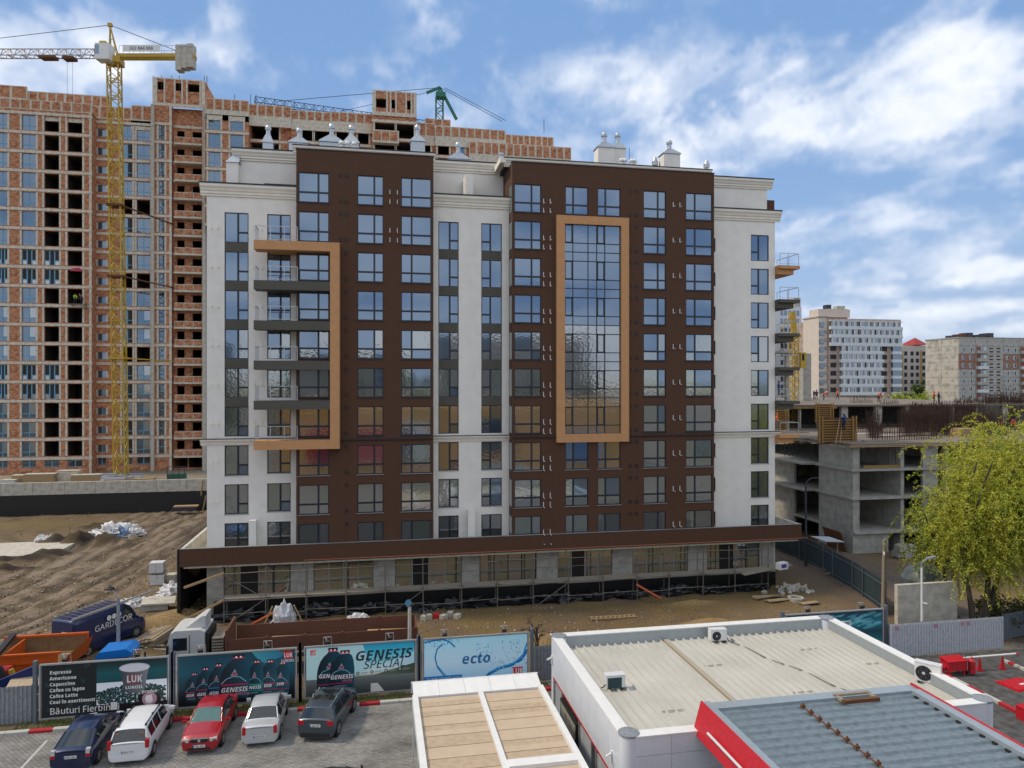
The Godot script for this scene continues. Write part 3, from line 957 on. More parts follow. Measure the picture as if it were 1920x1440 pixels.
func roof_vents(B: Node3D) -> void:
	# [px of middle, py of foot, py of tip, D, kind, width px]
	for s in [[503, 274, 236, 64.0, "cone", 18], [561, 276, 241, 63.0, "cone", 34], [622, 277, 233, 62.0, "wide", 42], [659, 277, 236, 62.0, "cone", 28], [783, 288, 235, 62.5, "tall", 26], [859, 308, 268, 62.5, "wide", 40], [940, 308, 287, 62.0, "cone", 14],
			[1133, 303, 249, 61.0, "box", 32], [1158, 304, 250, 61.5, "box", 24], [1255, 312, 264, 61.5, "box", 32], [1228, 312, 295, 62.0, "pipe", 10], [1325, 317, 301, 61.0, "pipe", 11]]:
		var D: float = s[3]
		var d: float = D / (ca - (s[0] - 960.0) / F * sa)
		var m: float = d / F                                   # metres per pixel there
		var x := gx(s[0], D)
		var y0 := 35.2
		var y1 := wy(s[0], s[2], D)
		var w: float = s[5] * m
		var mb := MB.new()
		var H := y1 - y0
		var at := Vector3(x, y0, -D)
		var r: float = 5.0 * m * 1.0
		var name := "vent_stack"
		if s[4] == "pipe":
			mb.lathe(at, [Vector2(r * 0.75, 0), Vector2(r * 0.75, H * 0.7), Vector2(r * 1.15, H * 0.72), Vector2(r * 1.15, H * 0.86), Vector2(r * 0.6, H), Vector2(0, H)], 12)
			part(name, mb, M.zinc, B)
			continue
		var foot := wy(s[0], s[1], D) - y0
		var hv := H - foot
		var yb := foot + hv * (0.45 if s[4] == "box" else (0.40 if s[4] == "tall" else 0.16))
		var ym := foot + hv * (0.66 if s[4] == "box" else (0.62 if s[4] == "tall" else 0.52))
		var body := MB.new()
		body.box(at + Vector3(-w / 2, 0, -w * 0.4), at + Vector3(w / 2, yb, w * 0.4))
		var o := part(name, body, M.white_plaster if s[4] == "box" else M.zinc, B)
		var hood := MB.new()
		var e := w / 2 + 0.06
		var f: float = r * 0.95
		var lo := [Vector3(-e, yb, e * 0.85), Vector3(e, yb, e * 0.85), Vector3(e, yb, -e * 0.85), Vector3(-e, yb, -e * 0.85)]
		var hi := [Vector3(-f, ym, f), Vector3(f, ym, f), Vector3(f, ym, -f), Vector3(-f, ym, -f)]
		for i in 4:
			var j := (i + 1) % 4
			hood.quad(at + lo[i], at + lo[j], at + hi[j], at + hi[i])
			hood.quad(at + lo[i] - Vector3(0, 0.09, 0), at + lo[j] - Vector3(0, 0.09, 0), at + lo[j], at + lo[i])
		part("hood", hood, M.zinc, o)
		var cap := MB.new()
		cap.lathe(at, [Vector2(f * 1.0, ym - 0.05), Vector2(r * 0.8, ym + (H - ym) * 0.2), Vector2(r * 0.8, ym + (H - ym) * 0.58), Vector2(r * 1.12, ym + (H - ym) * 0.60), Vector2(r * 1.12, ym + (H - ym) * 0.82), Vector2(r * 0.75, H), Vector2(0, H)], 14)
		part("cowl", cap, M.zinc, o)
	# corner shaft beside the top storey, with a folded tin lid
	var ch := MB.new()
	var cx0 := gx(424, 60.0)
	var cx1 := gx(447, 60.0)
	ch.box(Vector3(cx0, 32.0, -60.0), Vector3(cx1, 34.75, -61.5))
	var o2 := part("vent_shaft", ch, M.white_plaster, B)
	var lid := MB.new()
	var c2 := Vector3((cx0 + cx1) / 2 + 0.5, 36.1, -60.75)
	var q := [Vector3(cx0 - 0.08, 34.75, -59.92), Vector3(cx1 + 0.08, 34.75, -59.92), Vector3(cx1 + 0.08, 34.75, -61.58), Vector3(cx0 - 0.08, 34.75, -61.58)]
	for i in 4: lid.tri(q[i], q[(i + 1) % 4], c2)
	part("lid", lid, M.zinc, o2)
	# small white duct units on the edges of both brown roofs
	for s in [[640, 57.8], [651, 57.8], [664, 57.8], [1165, 57.8], [1171, 57.8], [1184, 57.8], [1189, 57.8]]:
		var u := MB.new()
		var at := Vector3(gx(s[0], s[1]), 35.5, -s[1])
		u.lathe(at, [Vector2(0.17, 0), Vector2(0.17, 0.45), Vector2(0.22, 0.5), Vector2(0.22, 0.62), Vector2(0.1, 0.78), Vector2(0, 0.78)], 12)
		part("extract_cowl", u, M.white_paint, B)
	pbox("roof_unit", Vector3(gx(707, 62), 35.4, -62), Vector3(gx(745, 62), 36.75, -63), M.white_paint, B)
	var pipe := MB.new()
	pipe.tube(Vector3(gx(684, 62), 35.95, -62.2), Vector3(gx(716, 62), 35.95, -62.2), 0.16, 0.16, 10)
	part("duct_pipe", pipe, M.zinc, B)
	for s in [[1111, 61.0], [1180, 60.0]]:
		var a := MB.new()
		a.tube(Vector3(gx(s[0], s[1]), 35.4, -s[1]), Vector3(gx(s[0], s[1]), 38.0 if s[0] > 1150 else 36.4, -s[1]), 0.025, 0.02, 6)
		part("antenna", a, M.steel_dark, B)
	pbox("roof_cabin", Vector3(gx(1105, 61.6), 35.4, -61.6), Vector3(gx(1120, 61.6), 37.0, -64.0), M.white_plaster, B)

# ---------- the brick building behind ----------
func surround(x0: float, y0: float, x1: float, y1: float, z: float, parent: Node3D) -> void:
	var w := x1 - x0
	var h := y1 - y0
	var key := "surround %d %d" % [roundi(w * 100), roundi(h * 100)]
	if not windows.has(key):
		var mb := MB.new()
		mb.box(Vector3(-0.28, 0, 0), Vector3(0, h, 0.06))
		windows[key] = mb.mesh()
	node("jamb", windows[key], M.slab_concrete, parent, Vector3(x0, y0, z) - base_of(parent))
	node("jamb", windows[key], M.slab_concrete, parent, Vector3(x1 + 0.28, y0, z) - base_of(parent))
func brick_panels(parent: Node3D, x0: float, x1: float, y0: float, y1: float, z: float, n: int, thick := 0.3) -> void:
	pbox("parapet_frame", Vector3(x0, y0 - 1.6, z - thick), Vector3(x1, y1, z), M.slab_concrete, parent)
	var w := (x1 - x0) / n
	for i in n:
		var wob := rng.randf_range(-0.06, 0.06)
		pbox("brick_panel", Vector3(x0 + w * i + 0.16 + wob, y0 + 0.16, z), Vector3(x0 + w * (i + 1) - 0.16 + wob, y1 - 0.14, z + 0.05), M.brick_infill, parent)
func brick_building() -> void:
	var B := thing("brick_building", "tall unfinished apartment tower of bare orange brick with concrete floor bands", "building", Vector3(-15, 2.9, -124))
	var grid := [[0, 0.3, 0.5, 1], [0, 0, 0.5, 0.3], [0.5, 0.3, 1, 1], [0.5, 0, 1, 0.3]]
	var grid3 := [[0, 0.3, 0.34, 1], [0, 0, 0.34, 0.3], [0.34, 0, 0.67, 1], [0.67, 0.3, 1, 1], [0.67, 0, 1, 0.3]]
	var rooms := MB.new()
	var gl := [M.glass_far, M.glass_far, M.glass_film]
	# sections of facade: [px0, px1, D, top y, first window top, storeys, columns [px0, px1, kind]]
	var secs := [
		[-40, 172, 123.0, 59.9, 59.0, 18, [[-26, -9, "w"], [-5, 14, "w"], [41, 67.5, "w"], [83, 111, "o"], [126.5, 154.5, "o"]]],
		[172, 287, 125.0, 59.9, 59.0, 18, [[183, 199, "s"], [229, 248.5, "v"], [256.5, 281.5, "w"]]],
		[287, 322, 124.0, 62.3, 59.0, 18, [[297.5, 308.5, "n"]]],
		[322, 386, 125.0, 62.3, 59.0, 18, [[332, 346, "b"], [361, 378, "b"]]],
		[386, 466, 121.5, 60.9, 60.4, 6, [[391, 413.5, "w"], [432, 456, "w"]]],
		[466, 546, 123.5, 60.5, 60.0, 5, [[469, 500, "l"], [507, 523, "l"]]],
		[546, 698, 122.5, 60.6, 59.9, 4, [[567, 587, "l"], [589, 618, "l"], [631, 653, "l"], [671, 691, "l"]]],
		[698, 781, 120.5, 62.2, 60.6, 4, [[703, 740, "l"], [744, 776, "l"]]],
		[781, 816, 123.0, 59.6, 59.0, 4, [[788, 807, "l"]]],
		[816, 880, 122.5, 59.6, 58.9, 4, [[821, 842, "l"], [858, 871, "s"]]],
		[880, 1071, 121.8, 56.4, 55.6, 3, [[891, 912, "l"], [925, 946, "l"], [958, 979, "l"], [999, 1016, "l"], [1028, 1043, "l"], [1056, 1069, "l"]]]]
	for s in secs:
		var D: float = s[2]
		var z := -D
		var x0 := gx(s[0], D)
		var x1 := gx(s[1], D)
		var y_base: float = 2.9 if s[5] == 18 else s[4] - 3.0 * s[5]
		var holes := []
		for c in s[6]:
			var a := gx(c[0], D)
			var b := gx(c[1], D)
			for k in s[5]:
				var y1: float = s[4] - 3.0 * k
				var y0 := y1 - 2.35
				var kind: String = c[2]
				# a pair of storeys glazed right across between the piers
				if s[0] == -40 and (k == 7 or k == 8 or k == 13 or k == 14) and kind == "o" and c[0] < 100: kind = "g"
				if s[0] == -40 and (k == 7 or k == 8 or k == 13 or k == 14) and kind == "w": kind = "g"
				if kind == "s":
					y1 -= 0.85
					y0 = y1 - 1.15
				if kind == "b":
					y1 -= 0.35
					y0 = y1 - 1.35
				if kind == "n" and k < 0: continue
				if s[0] == 172 and (k == 4 or k == 8 or k == 12) and kind != "s":      # hoist openings left open
					kind = "o"
				holes.append([a, y0, b, y1])
				if kind in ["w", "v", "s", "n", "g"]:
					var lay: Array = grid if kind != "n" else [[0, 0.5, 1, 1], [0, 0, 1, 0.5]]
					if kind == "g": lay = grid3
					if kind == "s": lay = [[0, 0, 0.5, 1], [0.5, 0, 1, 1]]
					var glass: Array = gl if (k > 9 or kind == "g") else [M.glass_far]
					if kind == "v" and k % 3: glass = [M.glass_far, M.glass_far, M.black, M.black]
					if kind == "g": glass = [M.black, M.glass_film, M.black]
					window("window", a, y0, b, y1, z - 0.15, lay, M.frame_blue, glass, B, 0.055 if kind != "g" else 0.08)
				else:
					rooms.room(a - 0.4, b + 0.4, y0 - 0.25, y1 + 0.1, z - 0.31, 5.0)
				if kind != "b": surround(a, y0, b, y1, z, B)
		# ground storey
		if s[5] == 18:
			for c in s[6]:
				if c[2] == "n": continue
				var a := gx(c[0], D)
				var b := gx(c[1], D)
				if s[0] == 322: 
					holes.append([a - 0.6, 3.2, b + 0.5, 5.3])
					rooms.room(a - 0.9, b + 0.8, 3.1, 5.4, z - 0.31, 5.0)
					continue
				holes.append([a, 3.9, b, 5.3])
				window("window", a, 3.9, b, 5.3, z - 0.15, [[0, 0, 0.5, 1], [0.5, 0, 1, 1]], M.frame_blue, gl, B, 0.07)
		var mb := MB.new()
		mb.wall(x0, x1, y_base, s[3], holes, z, 0.32)
		mb.quad(Vector3(x1, y_base, z), Vector3(x1, y_base, z - 14), Vector3(x1, s[3], z - 14), Vector3(x1, s[3], z))
		mb.quad(Vector3(x0, y_base, z - 14), Vector3(x0, y_base, z), Vector3(x0, s[3], z), Vector3(x0, s[3], z - 14))
		part("brick_wall", mb, M.brick_infill, B)
		pbox("roof_slab", Vector3(x0, s[3] - 0.2, z - 0.01), Vector3(x1, s[3], z - 14), M.slab_concrete, B)
		for k in s[5] + 1:
			var y: float = s[4] - 3.0 * k + 0.1
			var jut := 0.0
			pbox("floor_band", Vector3(x0 - 0.05, y, z - 0.2), Vector3(x1 + 0.05, y + 0.42, z + 0.09 + jut), M.slab_concrete, B)
		if s[5] == 18:
			pbox("corner_column", Vector3(x1 - 0.35, 2.9, z - 0.1), Vector3(x1 - 0.002, s[3], z + 0.05), M.slab_concrete, B)
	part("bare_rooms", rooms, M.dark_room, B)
	# side of the left block
	var zz := -123.0
	# pilaster of pale concrete
	pbox("pilaster", Vector3(gx(284, 124.0), 2.9, -124.0), Vector3(gx(290, 124.0), 62.3, -123.6), M.concrete_pale, B)
	pbox("pilaster", Vector3(gx(380, 123.2), 2.9, -125.0), Vector3(gx(386, 123.2), 62.3, -122.9), M.concrete_pale, B)
	# brick balconies
	for k in 18:
		var y: float = 59.0 - 3.0 * k
		var x0 := gx(326, 123.6)
		var x1 := gx(381, 123.6)
		var bal := pbox("balcony", Vector3(x0, y - 3.0, -125.0), Vector3(x1, y - 2.75, -123.55), M.slab_concrete, B)
		pbox("parapet_frame", Vector3(x0 + 0.1, y - 2.74, -123.85), Vector3(x1 - 0.1, y - 1.75, -123.62), M.slab_concrete, bal)
		var w := (x1 - x0 - 0.2) / 3.0
		for i in 3: pbox("brick_panel", Vector3(x0 + 0.17 + w * i, y - 2.66, -123.62), Vector3(x0 + 0.03 + w * (i + 1), y - 1.85, -123.57), M.brick_infill, bal)
	# parapets: [px0, px1, D, y0, y1, panels]
	for p in [[-40, 172, 123.2, 59.95, 61.5, 11], [-40, 50, 125.0, 62.2, 64.2, 3], [20, 205, 126.0, 61.9, 63.9, 11], [172, 246, 125.2, 60.0, 62.0, 5], [246, 287, 125.0, 60.0, 62.4, 2], [386, 466, 121.5, 61.2, 63.1, 5], [466, 546, 122.0, 60.9, 62.8, 5], [546, 620, 122.3, 60.8, 62.4, 5], [620, 698, 122.0, 60.8, 62.5, 5],
			[781, 816, 122.8, 59.7, 61.9, 2], [816, 948, 122.3, 59.6, 61.4, 9], [948, 1038, 125.5, 60.0, 61.9, 8], [880, 1071, 121.6, 56.7, 58.9, 14], [797, 845, 124.5, 62.2, 63.4, 3]]:
		brick_panels(B, gx(p[0], p[2]), gx(p[1], p[2]), p[3], p[4], -p[2], p[5])
	# roof cabins: over the stair near the pale pilaster, and the taller one in the middle
	for c in [[286, 384, 124.2, 62.3, 66.7, [[295, 307], [329, 340], [352, 374]], 64.9, 66.2], [698, 781, 120.4, 61.9, 65.8, [[705, 724], [734, 741], [763, 770]], 63.1, 64.6]]:
		var D: float = c[2]
		var holes := []
		var rm := MB.new()
		for h in c[5]:
			holes.append([gx(h[0], D), c[6], gx(h[1], D), c[7]])
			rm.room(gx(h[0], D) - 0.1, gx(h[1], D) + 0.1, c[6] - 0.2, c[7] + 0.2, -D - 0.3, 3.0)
		var mb := MB.new()
		mb.wall(gx(c[0], D), gx(c[1], D), c[3], c[4], holes, -D, 0.3)
		var xr := gx(c[1], D)
		mb.quad(Vector3(xr, c[3], -D), Vector3(xr, c[3], -D - 9), Vector3(xr, c[4], -D - 9), Vector3(xr, c[4], -D))
		part("cabin_wall", mb, M.brick_infill, B)
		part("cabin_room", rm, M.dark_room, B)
		pbox("cabin_roof", Vector3(gx(c[0], D), c[4], -D + 0.05), Vector3(xr + 0.05, c[4] + 0.2, -D - 9), M.slab_concrete, B)
		pbox("cabin_band", Vector3(gx(c[0], D), c[3] - 0.1, -D + 0.07), Vector3(xr, c[3] + 0.5, -D), M.slab_concrete, B)
		pbox("cabin_column", Vector3(gx(c[0], D), c[3], -D + 0.06), Vector3(gx(c[0], D) + 0.6, c[4], -D), M.slab_concrete, B)
		pbox("cabin_column", Vector3(xr - 0.5, c[3], -D + 0.06), Vector3(xr, c[4], -D), M.slab_concrete, B)
		for h in c[5]:
			for e in [h[0] - 3, h[1]]: pbox("cabin_post", Vector3(gx(e, D), c[3] + 0.5, -D + 0.05), Vector3(gx(e + 3, D), c[4], -D), M.slab_concrete, B)
	# one jutting brick balcony on the middle cabin
	var jb := pbox("balcony", Vector3(gx(699, 119.5), 56.9, -120.5), Vector3(gx(748, 119.5), 57.1, -119.2), M.slab_concrete, B)
	pbox("parapet_frame", Vector3(gx(699, 119.5), 57.1, -119.5), Vector3(gx(748, 119.5), 59.0, -119.25), M.slab_concrete, jb)
	for i in 3: pbox("brick_panel", Vector3(gx(700.5 + i * 15.5, 119.5), 57.3, -119.25), Vector3(gx(714 + i * 15.5, 119.5), 58.8, -119.2), M.brick_infill, jb)
	# thin starter bars on the roofs
	for px in [287, 303, 322, 336, 383, 388, 480, 1020, 470, 440]:
		var r := MB.new()
		var D := 124.4
		var yb := wy(px, 160 if px < 390 else (195 if px < 500 else 240), D) - 1.0
		r.tube(Vector3(gx(px, D), yb, -D), Vector3(gx(px, D), yb + 2.6, -D), 0.05, 0.05, 5)
		part("starter_bar", r, M.rebar, B)

# ---------- terrace, retaining wall and what is stacked on it ----------
func retaining_wall() -> void:
	var W := thing("retaining_wall", "long concrete retaining wall with a black tarred lower face", "wall", Vector3(-30, -1.5, -109.6))
	var x := -75.0
	while x < 8.0:
		pbox("wall_panel", Vector3(x, 1.55, -109.9), Vector3(x + 3.96, 3.25, -109.4), M.concrete_pale, W)
		x += 4.0
	pbox("tarred_face", Vector3(-75, -2.0, -109.9), Vector3(8, 1.549, -109.38), M.tar, W)

# ---------- cranes ----------
func lattice(parent: Node3D, called: String, a: Vector3, b: Vector3, w: float, n: int, leg: float, m: Material, three := false) -> void:
	# n equal bays of a square (or three-legged) truss from a to b; every bay is one part, and all share one mesh
	var d := (b - a) / n
	var L := d.length()
	var k := d.normalized()
	var s := k.cross(Vector3.UP if absf(k.y) < 0.9 else Vector3(0, 0, 1)).normalized()
	var q := s.cross(k).normalized()
	var mb := MB.new()
	var c := [Vector3(0, -w / 2, -w / 2), Vector3(0, -w / 2, w / 2), Vector3(0, w / 2, w / 2), Vector3(0, w / 2, -w / 2)]
	if three: c = [Vector3(0, -w / 2, -w / 2), Vector3(0, -w / 2, w / 2), Vector3(0, w / 2, 0)]
	for i in c.size():
		var j := (i + 1) % c.size()
		mb.bar(c[i], c[i] + Vector3(L, 0, 0), leg)
		mb.bar(c[i], c[j], leg * 0.6)
		mb.bar(c[i], (c[j] + c[i]) / 2 + (c[j] - c[i]) / 2 + Vector3(L / 2, 0, 0), leg * 0.6)
		mb.bar(c[j] + Vector3(L / 2, 0, 0), c[i] + Vector3(L, 0, 0), leg * 0.6)
	var mesh := mb.mesh()
	for i in n:
		var o := node(called, mesh, m, parent)
		o.transform = Transform3D(Basis(k, q, s), a + d * i - base_of(parent))
func cranes() -> void:
	var D := 113.5
	var foot := Vector3(gx(227, D), 2.9, -D)
	var head := Vector3(gx(214, D), 64.2, -D)
	var C := thing("tower_crane", "yellow lattice tower crane with white cab standing before the brick tower", "crane", foot)
	lattice(C, "mast_section", foot + Vector3(0, 0.6, 0), head, 1.5, 24, 0.17, M.crane_yellow)
	pbox("foundation", foot + Vector3(-2, -0.1, -2), foot + Vector3(2, 0.6, 2), M.concrete, C)
	for y in [20.8, 32.8, 43.2]:
		var t: float = (y - foot.y) / (head.y - foot.y)
		var p := foot.lerp(head, t)
		var tie := MB.new()
		tie.bar(p + Vector3(-1, 0, 0), p + Vector3(-4.5, -0.2, -11), 0.18)
		tie.bar(p + Vector3(1, 0, 0), p + Vector3(5.0, -0.1, -11), 0.18)
		tie.box(p + Vector3(-1.1, -0.15, -1.1), p + Vector3(1.1, 0.15, 1.1))
		part("wall_tie", tie, M.rust if y > 30 else M.crane_yellow, C)
	var R := Vector3(ca, 0, sa)
	pbox("slewing_ring", head + Vector3(-1.1, -0.2, -1.1), head + Vector3(1.1, 0.7, 1.1), M.crane_yellow, C)
	var jy := Vector3(0, 1.5, 0)
	lattice(C, "jib_section", head + jy - R * 1.0, head + jy - R * 46.0, 1.15, 22, 0.11, mat("crane_pale", lin(0.34, 0.28, 0.24), 0.5), true)
	var counter := MB.new()
	counter.bar(head + Vector3(0, 0.9, 0.5) + R * 0.6, head + Vector3(0, 0.9, 0.5) + R * 12.0, 0.3, 0.5)
	counter.bar(head + Vector3(0, 0.9, -0.5) + R * 0.6, head + Vector3(0, 0.9, -0.5) + R * 12.0, 0.3, 0.5)
	part("counter_jib", counter, M.crane_yellow, C)
	var rails := MB.new()
	for s in [-0.8, 0.8]:
		rails.bar(head + Vector3(0, 2.2, s) + R * 1.0, head + Vector3(0, 2.2, s) + R * 12.0, 0.05)
		for i in 8: rails.bar(head + Vector3(0, 1.1, s) + R * (1.0 + i * 1.55), head + Vector3(0, 2.2, s) + R * (1.0 + i * 1.55), 0.05)
	part("handrail", rails, M.steel_rail, C)
	var sign_at := head + Vector3(0, 1.75, 0.95) + R * 4.3
	var sb := MB.new()
	sb.tbox(Transform3D(Basis(R, Vector3.UP, R.cross(Vector3.UP)), sign_at), Vector3(5.4, 0.95, 0.06))
	var sg := part("sign_board", sb, M.white_paint, C)
	letters("022 844 888", sg, sign_at - foot + Vector3(0, -0.02, 0.05), 0.62, M.black, -YAW)
	var fd := MB.new()
	fd.tbox(Transform3D(Basis(R, Vector3.UP, R.cross(Vector3.UP)), head + Vector3(0, 1.75, 0.95) + R * 2.6), Vector3(1.6, 0.7, 0.05))
	var f2 := part("sign_board", fd, M.steel_dark, C)
	letters("FDI", f2, head + Vector3(0, 1.75, 1.0) + R * 2.8 - foot, 0.5, M.white_paint, -YAW)
	for i in 3:
		var cw := MB.new()
		cw.tbox(Transform3D(Basis(R, Vector3.UP, R.cross(Vector3.UP)), head + Vector3(0, 0.9 - 0.15 * absf(i - 2.0), 0) + R * (9.7 + i * 0.85)), Vector3(0.8, 3.4 if i else 3.7, 1.3))
		part("counterweight", cw, M.concrete_pale, C)
	var cab := MB.new()
	var ct := Transform3D(Basis(R, Vector3.UP, R.cross(Vector3.UP)), head + Vector3(0, 0.9, 1.2) - R * 0.9)
	cab.tbox(ct, Vector3(2.0, 2.3, 1.6))
	var cabn := part("cab", cab, M.white_paint, C)
	var cg := MB.new()
	cg.tbox(ct.translated_local(Vector3(-0.75, 0.25, 0.02)), Vector3(0.6, 1.3, 1.62))
	part("cab_window", cg, M.glass_far, cabn)
	var mot := MB.new()
	mot.tbox(ct.translated_local(Vector3(-0.6, 1.6, -0.8)), Vector3(0.9, 0.8, 0.9))
	part("hoist_drum", mot, M.crane_yellow, C)
	var apex := head + Vector3(0, 5.6, 0) - R * 0.6
	var am := MB.new()
	for q in [[-0.5, 0.6], [0.5, 0.6], [-0.5, -0.6], [0.5, -0.6]]: am.bar(head + Vector3(0, 0.7, q[0]) + R * q[1], apex, 0.13)
	for t in [0.3, 0.55, 0.75]: am.bar((head + Vector3(0, 0.7, 0.5) + R * 0.6).lerp(apex, t), (head + Vector3(0, 0.7, 0.5) - R * 0.6).lerp(apex, t), 0.08)
	am.tbox(Transform3D(Basis(), apex), Vector3(0.6, 0.5, 0.4))
	part("tower_head", am, M.crane_yellow, C)
	var ties := MB.new()
	ties.tube(apex, head + jy + Vector3(0, 0.6, 0) - R * 30.0, 0.05, 0.05, 5)
	ties.tube(apex, head + Vector3(0, 1.1, 0) + R * 11.0, 0.05, 0.05, 5)
	part("tie_rod", ties, M.steel_dark, C)
	var tr := MB.new()
	for k in [[-6.5, 1.6], [-9.6, 2.2]]:
		tr.tbox(Transform3D(Basis(R, Vector3.UP, R.cross(Vector3.UP)), head + jy + Vector3(0, -0.75 if k[0] < -7 else -0.9, 0) + R * k[0]), Vector3(k[1], 0.4, 1.2))
	part("trolley", tr, M.rust, C)
	var ropes := MB.new()
	for e in [6.1, 6.9]: ropes.tube(head + jy + Vector3(0, -1.0, 0) - R * e, head + jy + Vector3(0, -10.0, 0) - R * e, 0.02, 0.02, 4)
	part("hoist_rope", ropes, M.steel_dark, C)

	# the green crane beyond the roofs
	D = 150.0
	var g0 := Vector3(gx(824, D), 2.9, -D)
	var G := thing("tower_crane", "dark green tower crane head rising behind the brick tower roofs", "crane", g0)
	var gt := wy(824, 180, D)
	lattice(G, "mast_section", g0, Vector3(g0.x, gt, -D), 1.5, 26, 0.2, M.crane_green)
	pbox("cab", Vector3(gx(817, D), wy(824, 184, D), -D - 1), Vector3(gx(835, D), wy(824, 175, D), -D + 1), M.crane_green, G)
	var top := Vector3(gx(825, D), wy(825, 164, D), -D)
	var hd := MB.new()
	hd.bar(Vector3(gx(820, D), wy(824, 178, D), -D), top, 0.4)
	hd.bar(Vector3(gx(832, D), wy(824, 178, D), -D), top, 0.4)
	hd.bar(top, Vector3(gx(800, D), wy(800, 174, D), -D), 0.5)
	hd.bar(Vector3(gx(833, D), wy(833, 180, D), -D), Vector3(gx(856, D), wy(856, 224, D), -D), 0.55)
	part("tower_head", hd, M.crane_green, G)
	var tip := Vector3(gx(478, D), wy(478, 187, D), -D)
	var root := Vector3(gx(800, D), wy(800, 232, D), -D)
	lattice(G, "jib_section", tip, root, 1.3, 18, 0.1, M.steel_dark, true)
	var gt2 := MB.new()
	gt2.tube(top, Vector3(gx(520, D), wy(520, 190, D), -D), 0.06, 0.06, 5)
	gt2.tube(Vector3(gx(800, D), wy(800, 174, D), -D), Vector3(gx(640, D), wy(640, 208, D), -D), 0.05, 0.05, 5)
	gt2.tube(top, Vector3(gx(942, D), wy(942, 228, D), -D), 0.06, 0.06, 5)
	gt2.tube(top + Vector3(1, 0, 0), Vector3(gx(948, D), wy(948, 226, D), -D), 0.06, 0.06, 5)
	part("tie_rod", gt2, M.steel_dark, G)

	# small yellow crane between the apartment block and the concrete frame
	D = 96.0
	var s0 := Vector3(gx(1488, D), 0.0, -D)
	var S := thing("tower_crane", "small yellow tower crane seen past the side balconies", "crane", s0)
	lattice(S, "mast_section", s0, Vector3(gx(1488, D), wy(1488, 628, D), -D), 1.0, 18, 0.13, M.crane_yellow)
	var hj := MB.new()
	var pv := Vector3(gx(1488, D), wy(1488, 634, D), -D)
	hj.bar(pv, Vector3(gx(1484, D), wy(1484, 585, D), -D), 0.5)
	hj.bar(pv + Vector3(0.4, 0, 0), Vector3(gx(1488, D), wy(1488, 584, D), -D), 0.35)
	hj.bar(pv, Vector3(gx(1452, D), wy(1452, 634, D), -D), 0.45)
	hj.bar(pv, Vector3(gx(1501, D), wy(1501, 629, D), -D), 0.4)
	hj.bar(Vector3(gx(1484, D), wy(1484, 588, D), -D), Vector3(gx(1465, D), wy(1465, 618, D), -D), 0.12)
	part("jib", hj, M.crane_yellow, S)
	var sc := MB.new()
	sc.box(Vector3(gx(1496.5, D), wy(1500, 690, D), -D - 0.7), Vector3(gx(1506.5, D), wy(1500, 661, D), -D + 0.7))
	var scn := part("cab", sc, M.crane_yellow, S)
	pbox("cab_window", Vector3(gx(1498.5, D), wy(1500, 676, D), -D + 0.7), Vector3(gx(1503, D), wy(1500, 664, D), -D + 0.73), M.black, scn)

func letters(text: String, parent: Node3D, at: Vector3, size: float, m: Material, turn := 0.0, font := "Droid Sans", slant := 0.0, align := HORIZONTAL_ALIGNMENT_CENTER, stretch := 1.0) -> MeshInstance3D:
	var t := TextMesh.new()
	var f := SystemFont.new()
	f.font_names = PackedStringArray([font])
	if text.begins_with("*"):
		text = text.substr(1)
		f.font_weight = 700
	t.font = f
	t.text = text
	t.font_size = 32
	t.pixel_size = size / 32.0 * 1.0
	t.depth = 0.012
	t.horizontal_alignment = align
	t.curve_step = 2.0
	var o := node("lettering", t, m, parent, at)
	var b := Basis(Vector3(stretch, 0, 0), Vector3(slant, 1, 0), Vector3(0, 0, 1))
	o.transform = Transform3D(Basis(Vector3.UP, turn) * b, at)
	return o

